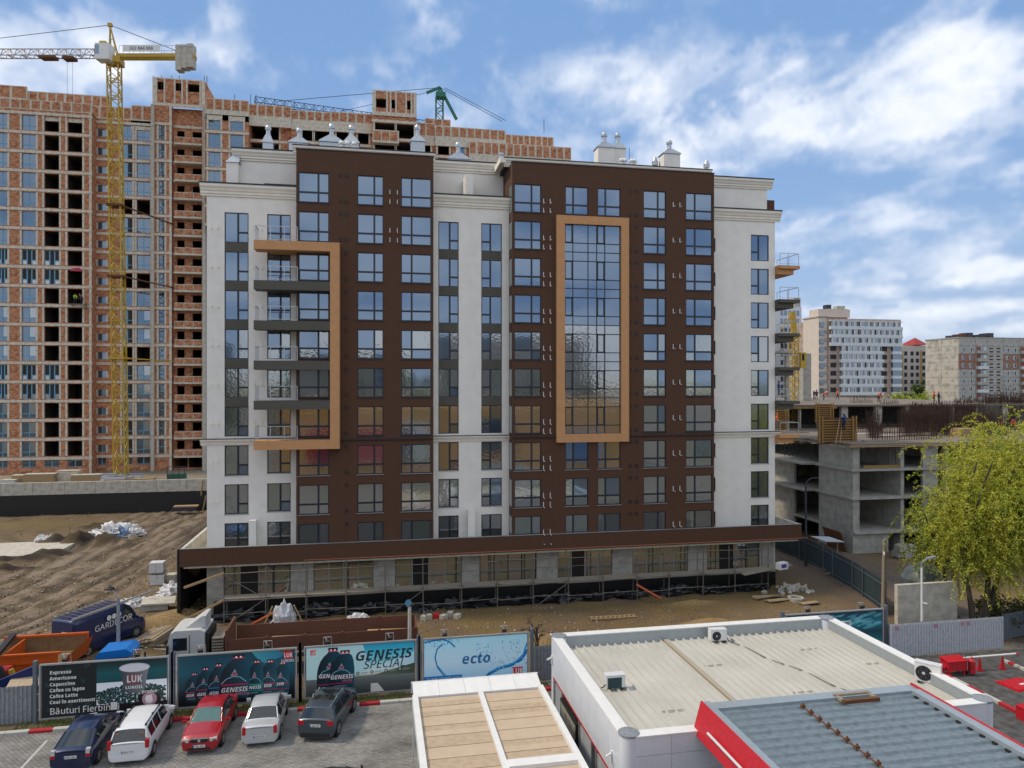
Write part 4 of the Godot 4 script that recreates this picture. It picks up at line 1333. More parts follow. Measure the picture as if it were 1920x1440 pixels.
# ---------- the concrete frame on the right ----------
func concrete_frame() -> void:
	var cx := 47.0
	var D0 := 63.7
	var B := thing("concrete_frame_building", "raw grey concrete frame of a building going up, open floors with slabs and columns", "building", Vector3(cx, 0, -D0))
	var levels := [2.15, 5.6, 8.45, 11.0]
	var XE := 82.0
	var ZB := -132.0
	for i in 4:
		var y: float = levels[i]
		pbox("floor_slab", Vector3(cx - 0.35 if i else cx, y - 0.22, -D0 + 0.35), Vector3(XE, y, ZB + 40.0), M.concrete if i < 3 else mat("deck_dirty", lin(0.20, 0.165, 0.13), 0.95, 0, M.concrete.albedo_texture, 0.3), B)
		if i in [1, 2]:      # balcony slab on the left side
			pbox("balcony_slab", Vector3(cx - 1.7, y - 0.2, -69.6), Vector3(cx - 0.352, y - 0.002, -85.0), M.concrete, B)
	# walls and piers: [x0, x1, D0, D1] from one level to the next
	var lv := [-0.1, 2.15, 5.6, 8.45, 11.0]
	for i in 4:
		var y0: float = lv[i]
		var y1: float = lv[i + 1] - 0.22
		var inset := 0.0
		for w in [[cx, cx + 0.3, 63.7, 69.3], [cx, cx + 0.3, 74.0, 86.0], [cx + 0.3, cx + 0.75, 63.7, 64.1], [gx(1690, D0), gx(1690, D0) + 0.4, 63.8, 64.3], [gx(1732, D0), gx(1760, D0), 63.8, 64.1], [gx(1774, D0), gx(1780, D0), 63.8, 64.3], [gx(1850, D0), gx(1862, D0), 63.8, 64.3], [gx(1905, D0), gx(1915, D0), 63.8, 64.3], [gx(1690, D0), gx(1690, D0) + 0.3, 64.3, 76.0], [cx + 5.5, cx + 5.8, 72.0, 80.0], [gx(1850, D0), gx(1850, D0) + 0.3, 64.3, 78.0], [cx + 0.3, XE, 80.0, 80.3]]:
			if i == 3 and w[2] > 70.0: continue
			pbox("concrete_wall", Vector3(w[0], y0, -w[2]), Vector3(w[1], y1, -w[3]), M.concrete, B)
		if i == 0: pbox("concrete_wall", Vector3(cx + 0.75, y0, -D0 - 0.02), Vector3(gx(1666, D0), y1, -D0 - 0.35), M.concrete, B)
	# forest of props under the fresh deck
	var prop := MB.new()
	prop.tube(Vector3.ZERO, Vector3(0, 2.32, 0), 0.035, 0.035, 5, false)
	var pm := prop.mesh()
	for i in 46:
		var px: float
		var dd: float
		if i < 26:
			px = cx + 1.0 + i * 0.9 + rng.randf() * 0.3
			dd = 64.4 + rng.randf() * 4.0
		else:
			px = cx + 0.5 + rng.randf() * 3.0
			dd = 70.0 + (i - 26) * 0.75
		node("deck_prop", pm, M.steel_dark, B, Vector3(px, 8.45, -dd) - B.position)
	# ragged formwork boards under the deck edge
	for i in 44:
		var x := cx - 1.5 + i * 0.72
		var o := MB.new()
		o.bar(Vector3(x, 10.72 + rng.randf_range(-0.05, 0.05), -D0 + 0.3 + rng.randf() * 0.7), Vector3(x + rng.randf_range(-0.2, 0.2), 10.70, -D0 - 2.0), 0.1, 0.16)
		part("formwork_beam", o, M.timber_grey, B)
	for i in 16:
		var z := -66.0 - i * 1.15
		var o := MB.new()
		o.bar(Vector3(cx - 0.9 - rng.randf() * 0.8, 10.72 + rng.randf_range(-0.08, 0.1), z), Vector3(cx + 1.0, 10.70, z + rng.randf_range(-0.4, 0.4)), 0.1, 0.18)
		part("formwork_beam", o, M.timber_grey, B)
	for e in [[cx - 0.6, cx + 36.0, -D0 + 0.5, 0.0], [cx - 0.9, cx + 36.0, -D0 + 0.85, -0.1]]:
		pbox("edge_board", Vector3(e[0], 10.8 + e[3], e[2]), Vector3(e[1], 10.86 + e[3], e[2] - 0.25), M.timber, B)
	pbox("toe_board", Vector3(gx(1622, D0), 8.46, -D0 - 0.2), Vector3(gx(1690, D0), 8.75, -D0 - 0.25), M.timber_yellow, B)
	# the further, higher part
	var yr := 14.2
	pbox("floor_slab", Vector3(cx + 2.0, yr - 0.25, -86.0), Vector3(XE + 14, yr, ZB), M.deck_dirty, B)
	pbox("floor_slab", Vector3(cx + 2.0, 10.9, -92.0), Vector3(XE + 14, 11.05, ZB), M.concrete, B)
	for w in [[1500, 1502, 86.2], [1534, 1537, 87.0], [1578, 1590, 86.6], [1642, 1654, 86.6], [1700, 1706, 86.6], [1785, 1790, 86.6], [1830, 1834, 86.6], [1880, 1890, 86.6]]:
		pbox("concrete_column", Vector3(gx(w[0], w[2]), 11.05, -w[2]), Vector3(gx(w[1], w[2]), yr - 0.25, -w[2] - 0.5), M.concrete_pale, B)
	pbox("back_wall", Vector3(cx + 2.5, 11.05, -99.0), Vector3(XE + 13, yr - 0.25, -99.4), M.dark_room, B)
	pbox("deck_edge_board", Vector3(cx + 2.0, yr - 0.5, -85.9), Vector3(cx + 14.0, yr - 0.27, -86.0), M.timber_yellow, B)
	pbox("stair_core", Vector3(gx(1506, 105), 0.0, -105.0), Vector3(gx(1521, 105), 22.0, -109.0), M.concrete, B)
	# things standing about on the decks
	formwork_wall(1536, 1605, 784, 831, 66.5, "timber formwork wall of yellow beams on the concrete deck corner")
	formwork_wall(1530, 1562, 758, 792, 84.0, "smaller stack of timber formwork behind the big formwork wall")
	formwork_wall(1452, 1478, 768, 806, 79.0, "timber formwork panel beside the orange side balcony")
	for r in [[1632, 1654, 772, 822, 70.0, 0.16, "dense rebar column cage left of the brown rebar mats"], [1655, 1690, 752, 800, 88.0, 0.2, "rebar cage rising above the further deck edge"], [1690, 1712, 764, 818, 76.0, 0.14, "narrow rebar cage beside the wide rebar mat"], [1712, 1786, 757, 812, 78.0, 0.13, "wide rust brown rebar mat standing on the deck"], [1640, 1756, 797, 829, 67.0, 0.3, "low row of rebar starter bars at the deck edge"],
			[1790, 1850, 752, 822, 82.0, 0.22, "rebar cage between the wide mat and the willow"], [1850, 1925, 740, 815, 86.0, 0.16, "tall rebar thicket behind the willow crown"], [1756, 1830, 802, 822, 70.0, 0.34, "sparse starter bars beside the stacked boards"], [1600, 1640, 745, 765, 92.0, 0.4, "few starter bars on the higher deck"], [1700, 1790, 768, 822, 72.0, 0.16, "rust brown rebar wall in front of the wide mat"], [1800, 1900, 775, 822, 71.0, 0.2, "rebar rows right of the stacked boards"], [1795, 1925, 748, 800, 90.0, 0.18, "long rebar mat at the back of the near deck"], [1610, 1660, 790, 812, 79.0, 0.25, "short rebar rows behind the column cage"]]:
		rebar_cage(r)
	var bx := thing("board_stack", "stack of yellow formwork boards on the concrete deck", "boards", Vector3(gx(1802, 70), 11.0, -70), "")
	for i in 5: pbox("board", Vector3(gx(1786, 70) + i * 0.1, 11.0 + i * 0.2, -69.0), Vector3(gx(1828, 70) - i * 0.13, 11.17 + i * 0.2, -70.6), M.timber, bx)
	# loose planks and sheets on the near deck
	var looks := ["long pale board lying near the deck edge", "grey plank lying by the formwork wall", "white sheet of plywood flat on the deck", "short pale board between the rebar bars", "weathered plank lying across the deck", "pale plank behind the starter bars", "wide board lying beside the column cage", "thin plank lying at the left deck edge"]
	for i in 8:
		var px: float = [1650, 1515, 1660, 1700, 1742, 1770, 1625, 1490][i]
		var D: float = [66, 71, 72, 71, 68.5, 74, 75, 79][i]
		var p := Vector3(gx(px, D), 11.06, -D)
		var o := MB.new()
		o.tbox(Transform3D(Basis(Vector3.UP, rng.randf_range(-0.25, 0.25)), p), Vector3([4.0, 2.6, 3.0, 1.8, 3.0, 2.5, 2.2, 3.4][i], 0.1, [0.4, 0.3, 1.3, 0.4, 0.35, 0.3, 0.8, 0.3][i]))
		tag(part("plank", o, M.concrete_pale if i in [2, 6] else M.timber_grey, self), looks[i], "plank")
func formwork_wall(p0: float, p1: float, py0: float, py1: float, D: float, label: String) -> void:
	var x0 := gx(p0, D)
	var x1 := gx(p1, D)
	var y0 := wy(p0, py1, D)
	var y1 := wy(p0, py0, D)
	var T := thing("formwork_wall", label, "formwork", Vector3((x0 + x1) / 2, y0, -D))
	var n := int((y1 - y0) / 0.27)
	for i in n:
		var y := y0 + 0.12 + i * 0.27
		pbox("beam", Vector3(x0 - 0.1, y, -D), Vector3(x1 + 0.1, y + 0.12, -D - 0.15), M.timber_yellow, T)
	for x in [x0, x0 + 0.35, x1 - 0.4, x1]:
		pbox("upright", Vector3(x - 0.07, y0, -D + 0.1), Vector3(x + 0.07, y1 + 0.2, -D + 0.002), M.timber_yellow, T)
	pbox("face_board", Vector3(x0, y0, -D - 0.17), Vector3(x1, y1, -D - 0.2), M.rust, T)
	if p1 - p0 > 50:
		var l := MB.new()
		for e in [0.0, 0.45]: l.bar(Vector3(x0 + 1.2 + e, y0, -D + 1.0), Vector3(x0 + 2.3 + e, y0 + 2.6, -D + 0.15), 0.08)
		part("brace", l, M.timber, T)
func rebar_cage(r: Array) -> void:
	var D: float = r[4]
	var x0 := gx(r[0], D)
	var x1 := gx(r[1], D)
	var y0 := maxf(wy(r[0], r[3], D), 11.0 if D < 86 else 14.2)
	var y1 := wy(r[0], r[2], D)
	var T := thing("rebar_cage", r[6], "rebar", Vector3((x0 + x1) / 2, y0, -D))
	var bars := MB.new()
	var x := x0
	while x < x1:
		for z in [0.0, -0.35, -0.7]:
			var top := y1 + rng.randf_range(-0.5, 0.35)
			bars.tube(Vector3(x + rng.randf_range(-0.03, 0.03), y0, -D + z), Vector3(x + rng.randf_range(-0.06, 0.06), top, -D + z), 0.028, 0.028, 3, false)
		x += r[5]
	stuff(part("upright_bars", bars, M.rebar, T))
	var ties := MB.new()
	var y := y0 + 0.4
	while y < y1 - 0.5:
		for z in [0.02, -0.33, -0.68]: ties.tube(Vector3(x0 - 0.05, y, -D + z), Vector3(x1 + 0.05, y, -D + z), 0.02, 0.02, 3, false)
		y += 0.42
	if ties.v.size(): stuff(part("cross_bars", ties, M.rebar, T))

# ---------- far buildings on the right ----------
func far_buildings() -> void:
	mat("pink_render", lin(0.46, 0.36, 0.31), 0.9, 0, M.concrete.albedo_texture, 0.1)
	mat("cream_render", lin(0.62, 0.55, 0.48), 0.9, 0, M.white_plaster.albedo_texture, 0.1)
	mat("balcony_white", lin(0.64, 0.68, 0.72), 0.7, 0, M.white_plaster.albedo_texture, 0.3)
	mat("panel_grey", lin(0.46, 0.45, 0.42), 0.9, 0, M.concrete.albedo_texture, 0.16)
	mat("panel_stain", lin(0.52, 0.50, 0.44), 0.95, 0, noise_tex(0.02, [[0.0, grey(0.7)], [0.3, grey(0.84)], [0.5, grey(0.95)], [1.0, grey(1.0)]], 512, 77, 6), 0.03)
	mat("panel_red", lin(0.34, 0.19, 0.14), 0.9, 0, M.concrete.albedo_texture, 0.2)
	mat("red_infill", lin(0.24, 0.095, 0.06), 0.9)
	mat("yellow_render", lin(0.45, 0.30, 0.12), 0.9)
	mat("red_tile", lin(0.28, 0.03, 0.025), 0.8)
	# block with white glazed balconies
	var D := 205.0
	var B := thing("apartment_block", "beige apartment block with rows of white glazed balconies", "building", Vector3(gx(1620, D), 0, -D))
	var xa := gx(1537, D)
	var xb := gx(1553, D)
	var xc := gx(1689, D)
	var yt := wy(1560, 597, D)
	pbox("wing", Vector3(xa, 0, -D - 0.5), Vector3(xb, yt + 0.3, -D - 9), M.cream_render, B)
	pbox("roof_edge", Vector3(xa - 0.2, yt + 0.3, -D - 0.3), Vector3(xb + 0.2, yt + 0.7, -D - 9.2), M.pink_render, B)
	pbox("front", Vector3(xb, 0, -D), Vector3(xc, yt, -D - 20), M.pink_render, B)
	pbox("roof_house", Vector3(gx(1545, D), yt + 0.7, -D - 3), Vector3(gx(1605, D), yt + 3.3, -D - 8), M.cream_render, B)
	pbox("roof_house", Vector3(gx(1568, D), yt, -D - 4), Vector3(gx(1604, D), yt + 3.6, -D - 10), M.concrete, B)
	pbox("roof_plant", Vector3(gx(1568, D), yt + 3.6, -D - 5), Vector3(gx(1577, D), yt + 5.0, -D - 7), M.steel_dark, B)
	pbox("roof_plant", Vector3(gx(1588, D), yt + 3.6, -D - 5), Vector3(gx(1603, D), yt + 4.7, -D - 7), M.concrete_pale, B)
	for k in 9:
		var y: float = yt - 1.2 - 2.65 * k
		pbox("colour_band", Vector3(xa - 0.05, y - 3.4, -D - 0.2), Vector3(xb, y - 2.6, -D - 0.501), M.pink_render, B)
		for px in [1542]: pbox("window", Vector3(gx(px - 4, D), y - 1.6, -D - 0.1), Vector3(gx(px + 4, D), y, -D - 0.49), M.glass_far, B)
		var full := k < 3
		var start := 1556.0 if full else 1575.0
		var stop := 1688.0 if full else 1653.0
		pbox("balcony_band", Vector3(gx(start - 2, D), y - 2.35, -D + 1.0), Vector3(gx(stop + 1, D), y - 1.35, -D + 0.002), M.balcony_white, B)
		pbox("balcony_head", Vector3(gx(start - 2, D), y + 0.25, -D + 1.0), Vector3(gx(stop + 1, D), y + 0.42, -D + 0.002), M.balcony_white, B)
		var px := start
		while px < stop - 5:
			var w := rng.randf_range(7.0, 11.0)
			window("window", gx(px, D), y - 1.35, gx(minf(px + w, stop), D), y + 0.25, -D + 0.95, [[0, 0, 0.34, 1], [0.34, 0, 0.67, 1], [0.67, 0, 1, 1]], M.balcony_white, [[M.glass_far, M.glass_green, M.black], [M.glass_green, M.glass_far, M.glass_far], [M.black, M.balcony_white, M.glass_far]][rng.randi() % 3], B, 0.12)
			px += w + (1.0 if rng.randf() < 0.7 else 3.5)
		if not full:
			for q in [[1557, 1568], [1653, 1663]]: pbox("window", Vector3(gx(q[0], D), y - 1.3, -D + 0.06), Vector3(gx(q[1], D), y + 0.2, -D + 0.002), M.black, B)
			pbox("balcony_band", Vector3(gx(1670, D), y - 2.3, -D + 0.9), Vector3(gx(1688, D), y - 1.3, -D + 0.002), M.balcony_white, B)
			pbox("window", Vector3(gx(1671, D), y - 1.3, -D + 0.8), Vector3(gx(1687, D), y + 0.25, -D + 0.002), M.glass_far, B)
	# tower block half hidden behind it
	var T := thing("apartment_block", "pale high block half hidden behind the beige block", "building", Vector3(gx(1485, 235), 0, -235))
	pbox("wall", Vector3(gx(1440, 235), 0, -235), Vector3(gx(1503, 235), wy(1480, 575, 235), -250), M.balcony_white, T)
	for k in 12:
		for px in [1466, 1473, 1481, 1489, 1496]: pbox("window", Vector3(gx(px - 2.4, 235), wy(1480, 575, 235) - 3.2 - k * 3.0, -234.9), Vector3(gx(px + 2.4, 235), wy(1480, 575, 235) - 1.4 - k * 3.0, -235), M.glass_far, T)
	pbox("roof_plant", Vector3(gx(1492, 235), wy(1480, 575, 235), -236), Vector3(gx(1504, 235), wy(1480, 575, 235) + 3.4, -240), M.concrete, T)
	# cream and yellow house with the red roof
	D = 255.0
	var H := thing("apartment_block", "cream block with yellow stripes under a small red roof", "building", Vector3(gx(1712, D), 0, -D))
	var ht := wy(1712, 648, D)
	pbox("wall", Vector3(gx(1680, D), 0, -D), Vector3(gx(1738, D), ht, -D - 14), M.cream_render, H)
	for px in [1691, 1727]: pbox("yellow_stripe", Vector3(gx(px - 2, D), 0, -D + 0.1), Vector3(gx(px + 2, D), ht - 2, -D + 0.002), M.yellow_render, H)
	for k in 8:
		for px in [1698, 1710, 1720, 1732]: pbox("window", Vector3(gx(px - 2.6, D), ht - 4.0 - k * 2.9, -D + 0.12), Vector3(gx(px + 2.6, D), ht - 2.4 - k * 2.9, -D + 0.003), M.glass_far, H)
	var rf := MB.new()
	var rx := gx(1729, D)
	var c2 := Vector3(rx, wy(1729, 632, D), -D - 4)
	var q4 := [Vector3(gx(1714, D), ht + 0.3, -D + 0.6), Vector3(gx(1740, D), ht + 0.3, -D + 0.6), Vector3(gx(1740, D), ht + 0.3, -D - 9), Vector3(gx(1714, D), ht + 0.3, -D - 9)]
	for i in 4: rf.tri(q4[i], q4[(i + 1) % 4], c2)
	part("roof", rf, M.red_tile, H)
	# grey panel block
	D = 215.0
	var P := thing("panel_block", "weathered grey panel apartment block with stained blind gable wall", "building", Vector3(gx(1850, D), 0, -D))
	var pt := wy(1800, 634, D)
	var g1 := gx(1797, D)
	var g2 := gx(1990, D)
	pbox("core", Vector3(g1 + 0.2, 0, -D - 0.3), Vector3(g2, pt - 0.1, -D - 15), M.dark_room, P)
	pbox("roof_edge", Vector3(g1 - 0.2, pt, -D + 0.35), Vector3(g2, pt + 0.4, -D - 15.3), M.concrete, P)
	for k in 8:
		var y1 := pt - k * 2.75
		for c in 2: pbox("wall_panel", Vector3(g1 - 0.02, y1 - 2.68, -D - 0.05 - c * 7.6), Vector3(g1 + 0.2, y1, -D - 7.55 - c * 7.6), M.panel_stain, P)
		var bays := [1797, 1828, 1850, 1880, 1910, 1950, 1990]
		for c in 6:
			var a := gx(bays[c], D)
			var b := gx(bays[c + 1], D)
			var brick := c in [0, 3] and (k == 2 or k == 3)
			pbox("wall_panel", Vector3(a + 0.06, y1 - 2.68, -D + 0.25), Vector3(b - 0.06, y1, -D - 0.3), M.panel_red if brick else M.panel_grey, P)
			if k == 0: continue
			if c in [0, 3, 5]:
				for q in [0.25, 0.7]: window("window", lerpf(a, b, q) - 0.6, y1 - 2.0, lerpf(a, b, q) + 0.65, y1 - 0.6, -D + 0.32, [[0, 0, 0.5, 1], [0.5, 0, 1, 1]], M.balcony_white, [M.glass_far, M.black], P, 0.08)
			elif c in [1, 4]:
				pbox("balcony", Vector3(a + 0.3, y1 - 2.6, -D + 1.3), Vector3(b - 0.3, y1 - 1.55, -D + 0.251), M.panel_grey if k % 3 else M.balcony_white, P)
				pbox("brick_infill", Vector3(a + 0.3, y1 - 1.55, -D + 0.3), Vector3(lerpf(a, b, 0.42), y1 - 0.2, -D + 0.252), M.red_infill, P)
				window("window", lerpf(a, b, 0.45), y1 - 1.6, b - 0.3, y1 - 0.3, -D + 0.38, [[0, 0, 0.5, 1], [0.5, 0, 1, 1]], M.balcony_white, [M.glass_far, M.glass_green], P, 0.08)
			else:
				for q in [0.25, 0.7]:
					for e in [0.55, 1.7]: pbox("slot_window", Vector3(lerpf(a, b, q) - 0.75, y1 - e - 0.45, -D + 0.3), Vector3(lerpf(a, b, q) + 0.75, y1 - e, -D + 0.251), M.black, P)
	for i in 6: pbox("roof_plant", Vector3(gx(1806 + i * 13, D), pt + 0.4, -D - 4), Vector3(gx(1816 + i * 13, D), pt + 1.3 + (i % 3) * 0.5, -D - 8), M.rust if i == 1 else M.steel_dark, P)

# ---------- car park ----------
func tilt_box(parent: Node3D, called: String, at: Vector3, s: Vector3, m: Material, turn := 0.0, pitch := 0.0, roll := 0.0) -> MeshInstance3D:
	var o := node(called, box_mesh(s), m, parent, at)
	o.rotation = Vector3(pitch, turn, roll)
	return o
func car_park() -> void:
	var base := MB.new()
	base.box(Vector3(-30, -0.5, -38.3), Vector3(9.5, -0.035, -18))
	structure(part("car_park", base, mat("paving_joint", lin(0.12, 0.115, 0.10), 0.95), self))
	var asphalt := MB.new()
	asphalt.box(Vector3(9.6, -0.5, -38.6), Vector3(75, 0.0, -15))
	structure(part("forecourt", asphalt, mat("asphalt", lin(0.115, 0.115, 0.115), 0.95, 0, noise_tex(0.015, [[0.0, grey(0.6)], [0.5, grey(0.82)], [1.0, grey(1.0)]], 512, 61, 6), 0.2), self))
	var pv := MB.new()
	var w := 0.108
	var l := 0.058
	pv.quad(Vector3(-w + 0.01, 0.0, l - 0.01), Vector3(w - 0.01, 0.0, l - 0.01), Vector3(w - 0.01, 0.0, -l + 0.01), Vector3(-w + 0.01, 0.0, -l + 0.01))
	for q in [[Vector3(-w + 0.01, 0, l - 0.01), Vector3(w - 0.01, 0, l - 0.01), Vector3(w, -0.02, l), Vector3(-w, -0.02, l)], [Vector3(w - 0.01, 0, -l + 0.01), Vector3(-w + 0.01, 0, -l + 0.01), Vector3(-w, -0.02, -l), Vector3(w, -0.02, -l)], [Vector3(w - 0.01, 0, l - 0.01), Vector3(w - 0.01, 0, -l + 0.01), Vector3(w, -0.02, -l), Vector3(w, -0.02, l)], [Vector3(-w + 0.01, 0, -l + 0.01), Vector3(-w + 0.01, 0, l - 0.01), Vector3(-w, -0.02, l), Vector3(-w, -0.02, -l)]]:
		pv.quad(q[3], q[2], q[1], q[0])
	var mm := MultiMesh.new()
	mm.transform_format = MultiMesh.TRANSFORM_3D
	mm.use_colors = true
	mm.mesh = pv.mesh()
	var tr := []
	var co := []
	var nz := FastNoiseLite.new()
	nz.seed = 3
	nz.frequency = 0.35
	nz.fractal_octaves = 4
	var z := -38.2
	var row := 0
	while z < -26.5:
		var x := -21.0 + (0.112 if row % 2 else 0.0)
		while x < 8.6:
			tr.append(Transform3D(Basis().rotated(Vector3.UP, rng.randf_range(-0.015, 0.015)), Vector3(x, rng.randf_range(-0.006, 0.002), z)))
			var v := 0.215 + rng.randf_range(-0.035, 0.035) + nz.get_noise_2d(x, z * 1.6) * 0.10
			co.append(Color(v * 1.02, v, v * 0.93))
			x += 0.224
		z += 0.124
		row += 1
	mm.instance_count = tr.size()
	for i in tr.size():
		mm.set_instance_transform(i, tr[i])
		mm.set_instance_color(i, co[i])
	var mi := MultiMeshInstance3D.new()
	mi.name = "paving_stones"
	mi.multimesh = mm
	var pm := mat("paver", Color(1, 1, 1), 0.9)
	pm.vertex_color_use_as_albedo = true
	mi.material_override = pm
	mi.set_meta("label", "small grey concrete paving stones covering the car park")
	mi.set_meta("category", "paving")
	stuff(mi)
	add_child(mi)
	for x in [-15.45, -12.5]:
		var lm := MB.new()
		lm.box(Vector3(x - 0.06, 0.004, -37.4), Vector3(x + 0.06, 0.010, -31.0))
		structure(part("bay_line", lm, M.line_paint, self))
	var K := thing("kerb", "red and white painted kerb in front of the billboards", "kerb", Vector3(-8, 0, -38.4))
	var x := -24.0
	var i := 0
	while x < 9.4:
		var kb := MB.new()
		kb.extrude_x([Vector2(-38.3, -0.05), Vector2(-38.3, 0.10), Vector2(-38.33, 0.13), Vector2(-38.52, 0.13), Vector2(-38.52, -0.05)], x + 0.01, x + 1.04)
		part("kerb_stone", kb, M.kerb_red if i % 3 == 1 else M.kerb_white, K)
		x += 1.05
		i += 1
	# grass strip behind the kerb
	var soil := MB.new()
	soil.box(Vector3(-26, -0.3, -40.4), Vector3(9.5, 0.08, -38.53))
	structure(part("verge", soil, mat("verge_soil", lin(0.11, 0.085, 0.045), 0.95, 0, M.concrete.albedo_texture, 0.7), self))
	var gb := MB.new()
	gb.use_col = true
	for k in 5200:
		var gxx := rng.randf_range(-17.5, 1.5)
		var gz := -rng.randf_range(38.55, 39.6)
		if nz.get_noise_2d(gxx * 2.0, 40.0) < -0.15 and rng.randf() < 0.75: continue
		var h := rng.randf_range(0.05, 0.17)
		var a := rng.randf() * TAU
		var d := Vector3(cos(a), 0, sin(a)) * 0.022
		gb.col = Color(0.085, 0.15, 0.03).lerp(Color(0.16, 0.18, 0.05), rng.randf())
		var p := Vector3(gxx, 0.08, gz)
		gb.tri(p - d, p + d, p + Vector3(rng.randf_range(-0.06, 0.06), h, rng.randf_range(-0.06, 0.06)))
	var gm := mat("grass_blade", Color(1, 1, 1), 0.8)
	gm.vertex_color_use_as_albedo = true
	var go := part("grass", gb, gm, self)
	go.set_meta("label", "strip of short green grass under the billboards")
	go.set_meta("category", "grass")
	stuff(go)

# ---------- billboards ----------
func disc(im: Image, cx: float, cy: float, rx: float, ry: float, c: Color, turn := 0.0) -> void:
	var r := maxf(rx, ry)
	for y in range(maxi(0, int(cy - r)), mini(im.get_height(), int(cy + r) + 1)):
		for x in range(maxi(0, int(cx - r)), mini(im.get_width(), int(cx + r) + 1)):
			var d := Vector2(x - cx, y - cy).rotated(-turn)
			var e := d.x * d.x / (rx * rx) + d.y * d.y / (ry * ry)
			if e <= 1.0: im.set_pixel(x, y, im.get_pixel(x, y).lerp(c, c.a) if c.a < 1.0 else c)
func poly(im: Image, p: Array, c: Color, c2: Color = Color(0, 0, 0, 0)) -> void:   # filled outline; c2 is the print colour at its right edge
	var pp := PackedVector2Array(p)
	var r := Rect2(pp[0], Vector2.ZERO)
	for q in pp: r = r.expand(q)
	for y in range(maxi(0, int(r.position.y)), mini(im.get_height(), int(r.end.y) + 1)):
		for x in range(maxi(0, int(r.position.x)), mini(im.get_width(), int(r.end.x) + 1)):
			if Geometry2D.is_point_in_polygon(Vector2(x, y), pp):
				im.set_pixel(x, y, c if c2.a == 0.0 else c.lerp(c2, (x - r.position.x) / r.size.x))
func bands(im: Image, stops: Array, x0 := 0, x1 := -1) -> void:
	var H := im.get_height()
	var g := Gradient.new()
	g.offsets = PackedFloat32Array(stops.map(func(s): return s[0]))
	g.colors = PackedColorArray(stops.map(func(s): return s[1]))
	for y in H: im.fill_rect(Rect2i(x0, y, (im.get_width() if x1 < 0 else x1) - x0, 1), g.sample(float(y) / H))
func stroke(im: Image, p: Array, r: float, c: Color) -> void:
	for i in p.size() - 1:
		var n := int((p[i] as Vector2).distance_to(p[i + 1])) + 1
		for k in n: 
			var q: Vector2 = (p[i] as Vector2).lerp(p[i + 1], float(k) / n)
			disc(im, q.x, q.y, r, r, c)
func bottle(im: Image, cx: float, base: float, w: float, h: float, stripe: Color) -> void:
	var e := w / 2
	var t := base - h
	var side := []
	for q in [[-0.88, 0.0], [-0.98, 0.12], [-1.0, 0.3], [-0.97, 0.45], [-0.88, 0.58], [-0.72, 0.70], [-0.48, 0.80], [-0.2, 0.87], [-0.08, 0.91], [0.62, 0.91], [0.80, 0.86], [0.93, 0.74], [1.0, 0.55], [1.0, 0.2], [0.9, 0.0]]: side.append(Vector2(cx + e * q[0], base - h * q[1]))
	poly(im, side, Color(0.03, 0.10, 0.13), Color(0.05, 0.27, 0.33))
	stroke(im, [Vector2(cx - e * 0.86, base - h * 0.36), Vector2(cx - e * 0.55, base - h * 0.46), Vector2(cx - e * 0.1, base - h * 0.51), Vector2(cx + e * 0.35, base - h * 0.49), Vector2(cx + e * 0.75, base - h * 0.38)], maxf(1.2, w * 0.016), Color(0.42, 0.58, 0.62))
	poly(im, [Vector2(cx + e * 0.02, base - h * 0.68), Vector2(cx + e * 0.2, base - h * 0.53), Vector2(cx - e * 0.28, base - h * 0.53)], Color(0.45, 0.55, 0.58))
	im.fill_rect(Rect2i(int(cx - e * 0.13), int(base - h * 0.60), int(e * 0.26), int(h * 0.06)), Color(0.62, 0.15, 0.24))
	im.fill_rect(Rect2i(int(cx - e * 0.1), int(t), int(e * 0.75), int(h * 0.06)), Color(0.10, 0.03, 0.05))
	im.fill_rect(Rect2i(int(cx - e * 0.1), int(t + h * 0.055), int(e * 0.75), int(h * 0.035)), Color(0.72, 0.12, 0.2))
	im.fill_rect(Rect2i(int(cx + e * 0.05), int(t + h * 0.035), int(e * 0.14), int(h * 0.04)), Color(0.85, 0.8, 0.82))
	im.fill_rect(Rect2i(int(cx + e * 0.35), int(t + h * 0.035), int(e * 0.14), int(h * 0.04)), Color(0.85, 0.8, 0.82))
	im.fill_rect(Rect2i(int(cx - e * 0.85), int(base - h * 0.335), int(w * 0.88), int(h * 0.03)), stripe)
	im.fill_rect(Rect2i(int(cx - e * 0.9), int(base - h * 0.17), int(w * 0.9), int(h * 0.022)), stripe)
	im.fill_rect(Rect2i(int(cx - e * 0.6), int(base - h * 0.10), int(w * 0.5), int(h * 0.012)), Color(0.6, 0.75, 0.78))
func speckle(im: Image, r: Rect2i, amount: float) -> void:
	for y in range(r.position.y, r.end.y):
		for x in range(r.position.x, r.end.x):
			var c := im.get_pixel(x, y)
			var v := rng.randf_range(-amount, amount)
			im.set_pixel(x, y, Color(clampf(c.r + v, 0, 1), clampf(c.g + v, 0, 1), clampf(c.b + v, 0, 1)))
